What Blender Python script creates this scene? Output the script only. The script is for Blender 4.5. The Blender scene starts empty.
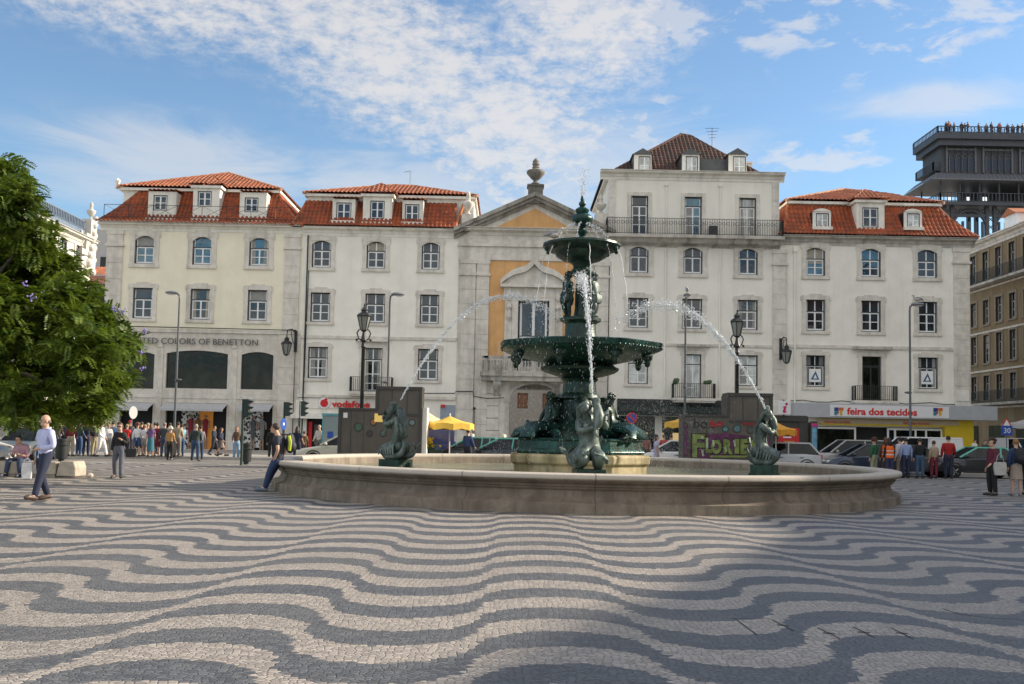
import bpy, bmesh, math, random
from mathutils import Vector, Matrix
random.seed(7)
PI = math.pi
S = bpy.context.scene
COL = S.collection
# ------------------------------------------------------------------ camera
F, PITCH, ROLL, HC, HOR, SHX = 1000.0, math.radians(3.6), math.radians(1.1), 1.57, 434.5, 0.0
_cr, _sr = math.cos(ROLL), math.sin(ROLL)
_r0, _u0, FW = Vector((1, 0, 0)), Vector((0, -math.sin(PITCH), math.cos(PITCH))), Vector((0, math.cos(PITCH), math.sin(PITCH)))
RT, UP = _cr*_r0 + _sr*_u0, -_sr*_r0 + _cr*_u0
CX, CY = 512.0, 371.574
cam = bpy.data.cameras.new('camera')
cam.sensor_width = 36; cam.lens = F/1024*36; cam.clip_end = 3000; cam.clip_start = .1
cam.shift_y = (CY-342)/1024
co = bpy.data.objects.new('camera', cam); COL.objects.link(co)
m3 = Matrix((RT, UP, -FW)).transposed()
co.matrix_world = Matrix.Translation((0, 0, HC)) @ m3.to_4x4()
S.camera = co
def at(px, py, Y):                      # point of the place seen at a pixel of the photograph, Y metres away
    d = FW + RT*((px-CX)/F) + UP*((CY-py)/F)
    return Vector((0, 0, HC)) + d*(Y/d.y)
def gnd(px, py, z=0):
    d = FW + RT*((px-CX)/F) + UP*((CY-py)/F)
    p = d*((z-HC)/d.z); return p.x, p.y
# ------------------------------------------------------------------ light
SUN_EL, SUN_AZ = math.radians(25), math.radians(15)     # azimuth from +X towards +Y
SKY_STRENGTH, CLOUD, CLOUD_FILL = 0.105, 4.7, 7.4
S.view_settings.view_transform = 'Standard'; S.view_settings.look = 'None'
S.view_settings.gamma = 1; S.view_settings.use_curve_mapping = False
S.view_settings.exposure = 0.80
S.view_settings.use_white_balance = True; S.view_settings.white_balance_temperature = 7250; S.view_settings.white_balance_tint = 11
sd = Vector((math.cos(SUN_EL)*math.cos(SUN_AZ), math.cos(SUN_EL)*math.sin(SUN_AZ), math.sin(SUN_EL)))
sl = bpy.data.lights.new('sun', 'SUN'); sl.energy = 4.2; sl.angle = math.radians(.53); sl.color = (1, .93, .82)
so = bpy.data.objects.new('sun', sl); COL.objects.link(so)
so.rotation_euler = sd.to_track_quat('Z', 'Y').to_euler()

class NT:                               # tiny node-tree writer
    def __init__(s, tree): s.t = tree; s.n = tree.nodes; s.l = tree.links
    def new(s, ty, **k):
        n = s.n.new(ty)
        for a, b in k.items(): setattr(n, a, b)
        return n
    def put(s, sock, v):
        if v is None: return
        if isinstance(v, bpy.types.NodeSocket): s.l.new(v, sock)
        elif isinstance(v, (tuple, list)) and len(v) == 3 and sock.type == 'RGBA': sock.default_value = (*v, 1)
        else: sock.default_value = v
    def m(s, op, a, b=None, c=None, clamp=False):
        n = s.new('ShaderNodeMath', operation=op, use_clamp=clamp)
        for i, v in enumerate((a, b, c)): s.put(n.inputs[i], v)
        return n.outputs[0]
    def vm(s, op, a, b=None, out=0):
        n = s.new('ShaderNodeVectorMath', operation=op)
        s.put(n.inputs[0], a); s.put(n.inputs[1], b)
        return n.outputs[out]
    def mix(s, f, a, b, mode='MIX'):
        n = s.new('ShaderNodeMix', data_type='RGBA', blend_type=mode)
        s.put(n.inputs[0], f); s.put(n.inputs[6], a); s.put(n.inputs[7], b)
        return n.outputs[2]
    def noise(s, v, sc, det=3, rough=.55, dist=0, out=0):
        n = s.new('ShaderNodeTexNoise'); s.put(n.inputs['Vector'], v)
        for k, x in (('Scale', sc), ('Detail', det), ('Roughness', rough), ('Distortion', dist)): s.put(n.inputs[k], x)
        return n.outputs[out]
    def step(s, v, lo, hi, a=0., b=1.):
        n = s.new('ShaderNodeMapRange', interpolation_type='SMOOTHSTEP')
        for i, x in enumerate((v, lo, hi, a, b)): s.put(n.inputs[i], x)
        return n.outputs[0]
    def sep(s, v): return s.nodeout('ShaderNodeSeparateXYZ', v)
    def nodeout(s, ty, v):
        n = s.new(ty); s.put(n.inputs[0], v); return n.outputs
    def comb(s, x, y, z):
        n = s.new('ShaderNodeCombineXYZ')
        for i, v in enumerate((x, y, z)): s.put(n.inputs[i], v)
        return n.outputs[0]

W = bpy.data.worlds.new('World'); S.world = W; W.use_nodes = True
def build_sky():
    t = NT(W.node_tree); t.n.clear()
    sky = t.new('ShaderNodeTexSky', sky_type='NISHITA', sun_disc=False)
    sky.sun_elevation = SUN_EL; sky.sun_rotation = PI/2-SUN_AZ
    sky.altitude = 20; sky.air_density = 1.0; sky.dust_density = .25; sky.ozone_density = 2.5
    d = t.new('ShaderNodeTexCoord').outputs['Generated']
    x, y, z = t.sep(d)
    zc = t.m('MAXIMUM', z, .03)
    u, v = t.m('DIVIDE', x, zc), t.m('DIVIDE', y, zc)          # flat cloud deck seen in perspective
    p = t.comb(u, v, 0.)
    az = t.m('ARCTAN2', x, y); el = t.m('ARCSINE', z)          # direction: bearing and height, radians
    def blob(a0, e0, ra, re, tilt=0.):
        da, de = t.m('SUBTRACT', az, a0), t.m('SUBTRACT', el, e0)
        c, s_ = math.cos(tilt), math.sin(tilt)
        a = t.m('DIVIDE', t.m('ADD', t.m('MULTIPLY', da, c), t.m('MULTIPLY', de, s_)), ra)
        b = t.m('DIVIDE', t.m('SUBTRACT', t.m('MULTIPLY', de, c), t.m('MULTIPLY', da, s_)), re)
        r = t.m('ADD', t.m('MULTIPLY', a, a), t.m('MULTIPLY', b, b))
        return t.m('POWER', 2.718, t.m('MULTIPLY', r, -1.))
    big = t.noise(p, .55, 4, .6, .6)
    # warped bearing/height space for the rippled altocumulus
    q = t.comb(t.m('MULTIPLY', az, 1.0), t.m('MULTIPLY', el, 2.0), 0.)
    ripple = t.noise(q, 34, 5, .68, .12)
    wisps = t.noise(t.comb(t.m('MULTIPLY', az, 4.), t.m('MULTIPLY', el, 15.), 1.3), 1.6, 6, .62, .9)
    band = None
    for a in ((-.36, .415, .26, .062, -.06), (-.13, .365, .17, .075, -.40), (-.01, .30, .12, .08, -.35), (.07, .40, .10, .07, 0.)):
        b = blob(*a); band = b if band is None else t.m('MAXIMUM', band, b)
    c1 = t.m('MULTIPLY', t.step(t.m('ADD', ripple, t.m('MULTIPLY', band, .34)), .47, .92), t.step(band, .06, .55))
    puffn = t.noise(t.comb(t.m('MULTIPLY', az, 1.), t.m('MULTIPLY', el, 2.3), 3.7), 17, 5, .6, .3)
    pm = None
    for a in ((.17, .405, .24, .05, .0), (.42, .385, .14, .045, .2), (.10, .29, .10, .05, 0.), (.28, .27, .10, .03, 0.)):
        b = blob(*a); pm = b if pm is None else t.m('MAXIMUM', pm, b)
    c3 = t.step(t.m('ADD', puffn, t.m('MULTIPLY', pm, .16)), .60, .74)
    c3 = t.m('MULTIPLY', c3, t.step(pm, .1, .6))
    low = None
    for a in ((-.33, .245, .17, .05, .0), (-.10, .235, .16, .045, -.1), (.08, .27, .17, .07, 0.), (.41, .31, .10, .018, .0)):
        b = blob(*a); low = b if low is None else t.m('MAXIMUM', low, b)
    c2 = t.m('MULTIPLY', t.step(t.m('ADD', wisps, t.m('MULTIPLY', low, .42)), .52, .95), t.step(low, .05, .7))
    # rest of the dome: unseen cloud added behind and overhead, fill for shaded facades
    rest = t.m('MULTIPLY', t.step(big, .36, .60), t.step(t.m('ADD', t.m('MULTIPLY', y, -1.), z), .05, .55))
    cov = t.m('MAXIMUM', t.m('MULTIPLY', c1, .74), t.m('MULTIPLY', c2, .45))
    cov = t.m('MAXIMUM', cov, t.m('MULTIPLY', c3, .48))
    blue = t.mix(1., sky.outputs[0], (.82, .98, 1.08), 'MULTIPLY')
    col = t.mix(cov, blue, (CLOUD*.99, CLOUD*1.0, CLOUD*1.03))
    col = t.mix(t.m('MULTIPLY', rest, .9), col, (CLOUD_FILL, CLOUD_FILL*.99, CLOUD_FILL*.97))   # extra bright cloud added behind the viewer as fill light
    bg = t.new('ShaderNodeBackground'); t.put(bg.inputs[0], col); bg.inputs[1].default_value = SKY_STRENGTH
    o = t.new('ShaderNodeOutputWorld'); t.l.new(bg.outputs[0], o.inputs[0])
build_sky()

# ------------------------------------------------------------------ materials
MATS = {}
def mat(name, base, rough=.8, var=.12, vscale=3., streak=0., stain=(.25, .22, .18), bump=0., bscale=30., metal=0., spec=.5, coat=0.):
    if name in MATS: return MATS[name]
    m = bpy.data.materials.new(name); m.use_nodes = True; MATS[name] = m
    t = NT(m.node_tree); bs = t.n['Principled BSDF']
    pos = t.new('ShaderNodeNewGeometry').outputs['Position']
    if metal == 0 and var: 
        n = t.noise(pos, vscale, 5, .6)
        k = t.step(n, .3, .7, 1-var, 1+var)
        c = t.vm('SCALE', tuple(base)); c.node.inputs[3].default_value = 1
        t.put(c.node.inputs[3], k)
    else:
        c = tuple(base)
    if streak:
        s1 = t.noise(t.vm('MULTIPLY', pos, (1.6, 1.6, .12)), 1., 5, .65)
        s2 = t.noise(pos, .35, 4, .6)
        f = t.m('MULTIPLY', t.step(t.m('ADD', s1, t.m('MULTIPLY', s2, .5)), .68, 1.0), streak)
        c = t.mix(f, c, stain)
    t.put(bs.inputs['Base Color'], c)
    bs.inputs['Roughness'].default_value = rough; bs.inputs['Metallic'].default_value = metal
    bs.inputs['Specular IOR Level'].default_value = spec; bs.inputs['Coat Weight'].default_value = coat
    if bump:
        b = t.new('ShaderNodeBump'); b.inputs['Strength'].default_value = 1; b.inputs['Distance'].default_value = bump
        t.put(b.inputs['Height'], t.noise(pos, bscale, 4, .6)); t.l.new(b.outputs[0], bs.inputs['Normal'])
    return m
def glow(name, base, e):
    m = mat(name, base, .6, 0); bs = m.node_tree.nodes['Principled BSDF']
    bs.inputs['Emission Color'].default_value = (*base, 1); bs.inputs['Emission Strength'].default_value = e
    return m
cream = mat('cream_plaster', (.85, .80, .635), .9, .04, .8, .15, (.55, .52, .42), .004, 40)
white_pl = mat('white_plaster', (.86, .83, .75), .9, .05, .8, .16, (.45, .42, .37), .004, 40)
grey_pl = mat('pale_plaster', (.85, .82, .74), .9, .05, .7, .18, (.43, .40, .35), .004, 40)
trimw = mat('white_trim', (.80, .77, .70), .8, .06, 2, .5, (.35, .33, .29))
stone = mat('limestone', (.68, .64, .575), .85, .12, 2.2, .42, (.26, .24, .21), .006, 25)
stone_d = mat('weathered_stone', (.50, .47, .42), .9, .16, 2.5, .8, (.15, .14, .12), .01, 20)
sooty = mat('sooty_stone', (.20, .185, .165), .9, .25, 2.5, .6, (.08, .075, .07), .01, 20)
ochre = mat('ochre_plaster', (.70, .39, .17), .9, .08, 1.2, .5, (.42, .27, .12))
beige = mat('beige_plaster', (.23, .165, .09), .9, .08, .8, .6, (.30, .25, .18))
wsunny = mat('pale_carved_stone', (.50, .48, .44), .8, .06, 2)
greyw = mat('grey_render', (.42, .42, .42), .9, .06, 1)
darkin = mat('dark_interior', (.012, .012, .013), .8, .0)
bluefr = mat('dark_blue_paint', (.012, .022, .035), .45, 0)
whitefr = mat('white_window_paint', (.82, .83, .83), .45, .05)
iron = mat('black_iron', (.018, .022, .022), .5, .2, 20)
greyir = mat('grey_painted_iron', (.045, .053, .068), .5, .15, 1.5)
lampgrey = mat('grey_lamp_steel', (.10, .11, .12), .4, .05)
zinc = mat('grey_zinc', (.09, .095, .10), .5, .15, 2)
ridge_m = mat('ridge_tile', (.42, .15, .07), .85, .25, 6)
ridge_w = mat('mortared_ridge_tile', (.50, .27, .17), .85, .3, 6)

def tile_mat(name, c1, c2, moss=0.):
    m = bpy.data.materials.new(name); m.use_nodes = True; MATS[name] = m
    t = NT(m.node_tree); bs = t.n['Principled BSDF']
    uv = t.new('ShaderNodeUVMap').outputs[0]
    pos = t.new('ShaderNodeNewGeometry').outputs['Position']
    fl = t.vm('FLOOR', t.vm('MULTIPLY', uv, (1/.30, 1/.42, 1)))
    w = t.new('ShaderNodeTexWhiteNoise', noise_dimensions='2D'); t.put(w.inputs['Vector'], fl)
    big = t.step(t.noise(pos, .7, 4), .35, .7)
    f = t.m('ADD', t.m('MULTIPLY', w.outputs[0], .4), t.m('MULTIPLY', big, .6))
    c = t.mix(f, c1, c2)
    if moss:
        c = t.mix(t.m('MULTIPLY', t.step(t.m('ADD', t.noise(pos, 2.2, 5), t.m('MULTIPLY', w.outputs[0], .25)), .5, .75), moss), c, (.035, .03, .024))
    t.put(bs.inputs['Base Color'], c); bs.inputs['Roughness'].default_value = .75
    return m
tile_o = tile_mat('orange_roof_tile', (.36, .10, .045), (.55, .20, .10), .4)
tile_r = tile_mat('red_roof_tile', (.29, .055, .018), (.42, .095, .03), .45)
tile_b = tile_mat('brown_roof_tile', (.075, .034, .026), (.15, .065, .043), .8)

def glass_mat(name, dark, refl, rough=.03, tint=(.9, .95, 1)):
    m = bpy.data.materials.new(name); m.use_nodes = True; MATS[name] = m
    t = NT(m.node_tree); t.n.clear()
    pos = t.new('ShaderNodeNewGeometry').outputs['Position']
    n = t.noise(t.vm('MULTIPLY', pos, (.9, .9, .6)), 1.3, 3)
    d = t.new('ShaderNodeBsdfDiffuse'); t.put(d.inputs[0], t.mix(t.step(n, .42, .62), dark, tuple(c*2.2+.008 for c in dark)))
    g = t.new('ShaderNodeBsdfGlossy'); g.inputs['Roughness'].default_value = rough; t.put(g.inputs[0], tint)
    b = t.new('ShaderNodeBump'); b.inputs['Strength'].default_value = .35; b.inputs['Distance'].default_value = .02
    t.put(b.inputs['Height'], t.noise(pos, 1.1, 2)); t.l.new(b.outputs[0], g.inputs['Normal'])
    mx = t.new('ShaderNodeMixShader'); mx.inputs[0].default_value = refl
    t.l.new(d.outputs[0], mx.inputs[1]); t.l.new(g.outputs[0], mx.inputs[2])
    o = t.new('ShaderNodeOutputMaterial'); t.l.new(mx.outputs[0], o.inputs[0])
    return m
glass = glass_mat('window_glass', (.008, .014, .020), .07)
glass_b = glass_mat('sky_reflecting_glass', (.012, .045, .065), .13, tint=(.6, .85, 1))
glass_c = glass_mat('curtained_glass', (.26, .27, .26), .10)
glass_car = glass_mat('car_glass', (.006, .008, .010), .028)

# ------------------------------------------------------------------ mesh writing
class MB:
    def __init__(s): s.v = []; s.f = []; s.m = []; s.uv = {}; s.k = 0
    def mi(s, i): s.k = i; return s
    def face(s, idx): s.f.append(tuple(idx)); s.m.append(s.k)
    def poly(s, pts):
        b = len(s.v); s.v += [Vector(p) for p in pts]; s.face(range(b, b+len(pts))); return s
    def box(s, x0, x1, y0, y1, z0, z1):
        b = len(s.v)
        s.v += [Vector(p) for p in ((x0,y0,z0),(x1,y0,z0),(x1,y1,z0),(x0,y1,z0),(x0,y0,z1),(x1,y0,z1),(x1,y1,z1),(x0,y1,z1))]
        for q in ((0,3,2,1),(4,5,6,7),(0,1,5,4),(1,2,6,5),(2,3,7,6),(3,0,4,7)): s.face(b+i for i in q)
        return s
    def prism(s, pts, d):                        # polygon pts extruded by vector d
        b = len(s.v); n = len(pts); d = Vector(d)
        s.v += [Vector(p) for p in pts] + [Vector(p)+d for p in pts]
        s.face(range(b+n-1, b-1, -1)); s.face(range(b+n, b+2*n))
        for i in range(n): j = (i+1) % n; s.face((b+i, b+j, b+n+j, b+n+i))
        return s
    def tube(s, path, r, n=8, cap=True, squash=1.):
        path = [Vector(p) for p in path]; rs = r if isinstance(r, (list, tuple)) else [r]*len(path)
        b = len(s.v); ref = None
        for i, p in enumerate(path):
            a = path[max(i-1, 0)]; c = path[min(i+1, len(path)-1)]; t = (c-a).normalized()
            if ref is None:
                ref = t.orthogonal().normalized()
                if abs(t.z) > .9: ref = Vector((1, 0, 0)) - t*t.x; ref.normalize()
            ref = (ref - t*ref.dot(t)).normalized(); bi = t.cross(ref)
            for k in range(n):
                a2 = 2*PI*k/n; s.v.append(p + (ref*math.cos(a2) + bi*math.sin(a2)*squash)*rs[i])
        for i in range(len(path)-1):
            for k in range(n):
                k2 = (k+1) % n; s.face((b+i*n+k, b+i*n+k2, b+i*n+n+k2, b+i*n+n+k))
        if cap:
            s.face(range(b+n-1, b-1, -1)); e = b+(len(path)-1)*n; s.face(range(e, e+n))
        return s
    def lathe(s, prof, c=(0, 0, 0), n=24, sx=1., sy=1., rot=0., mod=None, cap=True):   # prof: (r, z) from bottom to top
        b = len(s.v); c = Vector(c)
        for r, z in prof:
            for k in range(n):
                a = 2*PI*k/n + rot; rr = r*(mod(a) if mod else 1)
                s.v.append(c + Vector((rr*math.cos(a)*sx, rr*math.sin(a)*sy, z)))
        for i in range(len(prof)-1):
            for k in range(n):
                k2 = (k+1) % n; s.face((b+i*n+k, b+i*n+k2, b+i*n+n+k2, b+i*n+n+k))
        if not cap: return s
        if prof[0][0] > 1e-4: s.face(range(b+n-1, b-1, -1))
        if prof[-1][0] > 1e-4: e = b+(len(prof)-1)*n; s.face(range(e, e+n))
        return s
    def ball(s, c, r, n=8, m=6, sx=1., sy=1., sz=1., rot=None):
        b = len(s.v); c = Vector(c)
        P = [Vector((0, 0, -r*sz))]
        for i in range(1, m):
            a = -PI/2 + PI*i/m
            for k in range(n): P.append(Vector((r*math.cos(a)*math.cos(2*PI*k/n)*sx, r*math.cos(a)*math.sin(2*PI*k/n)*sy, r*math.sin(a)*sz)))
        P.append(Vector((0, 0, r*sz)))
        s.v += [c + (rot @ p if rot else p) for p in P]
        for k in range(n):
            k2 = (k+1) % n; s.face((b, b+1+k2, b+1+k)); t = b+1+(m-2)*n; s.face((t+k, t+k2, b+len(P)-1))
            for i in range(m-2): o = b+1+i*n; s.face((o+k, o+k2, o+n+k2, o+n+k))
        return s
    def xf(s, M, start=0):
        for i in range(start, len(s.v)): s.v[i] = M @ s.v[i]
        return s
    def build(s, name, mats, parent=None, smooth=False, local=False, bevel=0):
        me = bpy.data.meshes.new(name)
        off = Vector((0, 0, 0))
        if parent is not None and not local:
            q = parent
            while q is not None: off += q.location; q = q.parent
        me.from_pydata([tuple(v-off) for v in s.v], [], s.f)
        if not isinstance(mats, (list, tuple)): mats = [mats]
        for m in mats: me.materials.append(m)
        if len(mats) > 1: me.polygons.foreach_set('material_index', s.m)
        if s.uv:
            ul = me.uv_layers.new(name='UVMap')
            for p in me.polygons:
                for li in p.loop_indices:
                    q = s.uv.get(me.loops[li].vertex_index)
                    if q: ul.data[li].uv = q
        if smooth: 
            me.polygons.foreach_set('use_smooth', [True]*len(me.polygons))
            try: me.set_sharp_from_angle(angle=smooth if smooth is not True else math.radians(40))
            except Exception: pass
        me.update()
        o = bpy.data.objects.new(name, me); COL.objects.link(o)
        if parent is not None: o.parent = parent
        if bevel:
            b = o.modifiers.new('bevel', 'BEVEL'); b.width = bevel; b.segments = 2; b.limit_method = 'ANGLE'; b.angle_limit = math.radians(35)
        return o
def tag(o, label, cat, group=None, kind=None):
    o['label'] = label; o['category'] = cat
    if group: o['group'] = group
    if kind: o['kind'] = kind
    return o
def struct(o, kind='structure', label=None):
    o['kind'] = kind
    if label: o['label'] = label
    return o
def thing(name, label, cat, loc=(0, 0, 0), rz=0., group=None):
    o = bpy.data.objects.new(name, None); COL.objects.link(o)
    o.location = loc; o.rotation_euler = (0, 0, rz); o.empty_display_size = .2
    return tag(o, label, cat, group)
def dup(o, loc=None, rz=None, label=None, parent=None):
    c = o.copy(); COL.objects.link(c)
    if parent is not None: c.parent = parent
    if loc is not None: c.location = loc
    if rz is not None: c.rotation_euler = (0, 0, rz)
    if label: c['label'] = label
    for ch in list(o.children): dup(ch, parent=c)
    return c

# ------------------------------------------------------------------ ground
PLAZA_Y, KERB_Y, FY = 44.6, 52.6, 70.0
def plaza_mat():
    m = bpy.data.materials.new('wave_mosaic'); m.use_nodes = True
    t = NT(m.node_tree); bs = t.n['Principled BSDF']
    pos = t.new('ShaderNodeNewGeometry').outputs['Position']
    X0, Y0, _ = t.sep(pos)
    jig = t.noise(pos, 1.3, 2, .5, 0, 1)
    pos2 = t.vm('ADD', pos, t.vm('MULTIPLY', t.vm('SUBTRACT', jig, (.5, .5, .5)), (.12, .12, 0)))
    vo = []
    for feat in ('F1', 'DISTANCE_TO_EDGE'):
        v = t.new('ShaderNodeTexVoronoi', voronoi_dimensions='2D', feature=feat)
        t.put(v.inputs['Vector'], t.vm('MULTIPLY', pos2, (.95, 1.2, 1))); v.inputs['Scale'].default_value = 18.5; v.inputs['Randomness'].default_value = .8; vo.append(v)
    cell = t.vm('DIVIDE', vo[0].outputs['Position'], (.95, 1.2, 1))
    x, y, _ = t.sep(cell)
    s = t.m('SINE', t.m('MULTIPLY', t.m('ADD', x, .25), 2*PI/2.67))
    w = t.m('MULTIPLY', s, t.m('POWER', t.m('ADD', t.m('MULTIPLY', s, s), .012), -.29))
    ph = t.m('DIVIDE', t.m('SUBTRACT', t.m('SUBTRACT', y, t.m('MULTIPLY', w, .60)), t.m('ADD', t.m('MULTIPLY', x, .035), 8.38)), 1.136)
    fr = t.m('ABSOLUTE', t.m('SUBTRACT', t.m('FRACT', t.m('ADD', ph, .5)), .5))
    dark = t.step(fr, .249, .252, 1, 0)
    r = t.sep(vo[0].outputs['Color'])[0]
    lightc = t.mix(r, (.28, .248, .218), (.45, .398, .352))
    darkc = t.mix(r, (.072, .077, .086), (.14, .147, .158))
    c = t.mix(dark, lightc, darkc)
    wear = t.noise(pos, .32, 5, .6)
    c = t.mix(t.step(wear, .40, .72, 0, .36), c, (.22, .205, .185))
    spots = t.step(t.noise(pos, 1.7, 4, .7), .66, .74, 0, .35)
    c = t.mix(spots, c, (.10, .095, .09))
    edge = vo[1].outputs['Distance']
    joint = t.step(edge, .03, .085, 1, 0)
    c = t.mix(t.m('MULTIPLY', joint, .55), c, (.07, .063, .055))
    t.put(bs.inputs['Base Color'], c)
    t.put(bs.inputs['Roughness'], t.m('ADD', t.m('MULTIPLY', r, .2), .42)); bs.inputs['Specular IOR Level'].default_value = .35
    b = t.new('ShaderNodeBump'); b.inputs['Strength'].default_value = 1.; b.inputs['Distance'].default_value = .006
    h = t.m('ADD', t.step(edge, .0, .16), t.m('MULTIPLY', r, .15))
    h = t.m('ADD', h, t.m('MULTIPLY', t.noise(pos, .8, 3), 2.))
    t.put(b.inputs['Height'], h); t.l.new(b.outputs[0], bs.inputs['Normal'])
    return m
def road_mat(name, c, sc, rough=.8):
    m = bpy.data.materials.new(name); m.use_nodes = True
    t = NT(m.node_tree); bs = t.n['Principled BSDF']
    pos = t.new('ShaderNodeNewGeometry').outputs['Position']
    v = t.new('ShaderNodeTexVoronoi'); t.put(v.inputs['Vector'], pos); v.inputs['Scale'].default_value = sc
    r = t.sep(v.outputs['Color'])[0]
    k = t.mix(r, tuple(a*.8 for a in c), tuple(a*1.2 for a in c))
    k = t.mix(t.step(t.noise(pos, .4, 5), .4, .75, 0, .4), k, tuple(a*.5 for a in c))
    t.put(bs.inputs['Base Color'], k); bs.inputs['Roughness'].default_value = rough
    return m
G = road_mat('ground_paving', (.24, .225, .205), 6)
struct(MB().poly([(-1200, -400, -.03), (1200, -400, -.03), (1200, 2500, -.03), (-1200, 2500, -.03)]).build('ground', G))
struct(MB().poly([(-34, -60, 0), (37, -60, 0), (37, PLAZA_Y-.35, 0), (-34, PLAZA_Y-.35, 0)]).build('plaza_pavement', plaza_mat()))
struct(MB().box(-34, 37, PLAZA_Y-.35, PLAZA_Y, -.1, .004).build('plaza_kerb', mat('kerb_stone', (.42, .40, .37), .8, .15, 2)))
struct(MB().poly([(-34, PLAZA_Y, -.026), (40, PLAZA_Y, -.026), (40, KERB_Y, -.026), (-34, KERB_Y, -.026)]).build('road', road_mat('road_setts', (.19, .18, .165), 7)))
struct(MB().box(-60, 40, KERB_Y, KERB_Y+.3, -.1, .10).build('pavement_kerb', MATS['kerb_stone']))
struct(MB().box(-60, 40, KERB_Y+.3, FY+40, -.1, .09).build('pavement', road_mat('pavement_mosaic', (.36, .34, .31), 9)))

def paving_marks():
    m = mat('dark_mark', (.07, .07, .072), .8, .2); q = MB()  # thin dark ribbons and short dark marks laid flat on the paving
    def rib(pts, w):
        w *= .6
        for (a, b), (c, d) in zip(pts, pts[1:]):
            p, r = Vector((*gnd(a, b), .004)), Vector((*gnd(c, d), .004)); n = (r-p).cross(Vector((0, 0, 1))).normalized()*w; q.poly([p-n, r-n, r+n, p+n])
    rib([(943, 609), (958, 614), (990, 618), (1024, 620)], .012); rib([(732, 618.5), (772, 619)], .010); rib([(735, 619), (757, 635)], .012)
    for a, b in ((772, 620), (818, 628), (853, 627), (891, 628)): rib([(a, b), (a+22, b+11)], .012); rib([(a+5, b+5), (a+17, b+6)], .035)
    struct(q.build('dark_paving_marks', m))
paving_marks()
# ------------------------------------------------------------------ buildings: shared builders
def fx(px, py): return at(px, py, FY).x
def fz(px, py): return at(px, py, FY).z
def wall_holes(mb, x0, x1, z0, z1, holes, y=FY, th=.32):
    xs = sorted({x0, x1, *[h[0] for h in holes], *[h[1] for h in holes]}); zs = sorted({z0, z1, *[h[2] for h in holes], *[h[3] for h in holes]})
    xs = [x for x in xs if x0 <= x <= x1]; zs = [z for z in zs if z0 <= z <= z1]
    for a, b in zip(xs, xs[1:]):
        for c, d in zip(zs, zs[1:]):
            mx, mz = (a+b)/2, (c+d)/2
            if any(h[0] < mx < h[1] and h[2] < mz < h[3] for h in holes): continue
            mb.poly([(a, y, c), (b, y, c), (b, y, d), (a, y, d)])
    for a, b, c, d in holes:
        mb.poly([(a, y, c), (a, y, d), (a, y+th, d), (a, y+th, c)]); mb.poly([(b, y, d), (b, y, c), (b, y+th, c), (b, y+th, d)])
        mb.poly([(a, y, d), (b, y, d), (b, y+th, d), (a, y+th, d)]); mb.poly([(b, y, c), (a, y, c), (a, y+th, c), (b, y+th, c)])
def arc_pts(xa, xb, z, rise, n=10):
    w = (xb-xa)/2; R = (w*w+rise*rise)/(2*rise); cx = (xa+xb)/2; a0 = math.asin(w/R)
    return [(cx+R*math.sin(-a0+2*a0*i/n), z-R+R*math.cos(-a0+2*a0*i/n)) for i in range(n+1)]
WR = random.Random(8)
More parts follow.
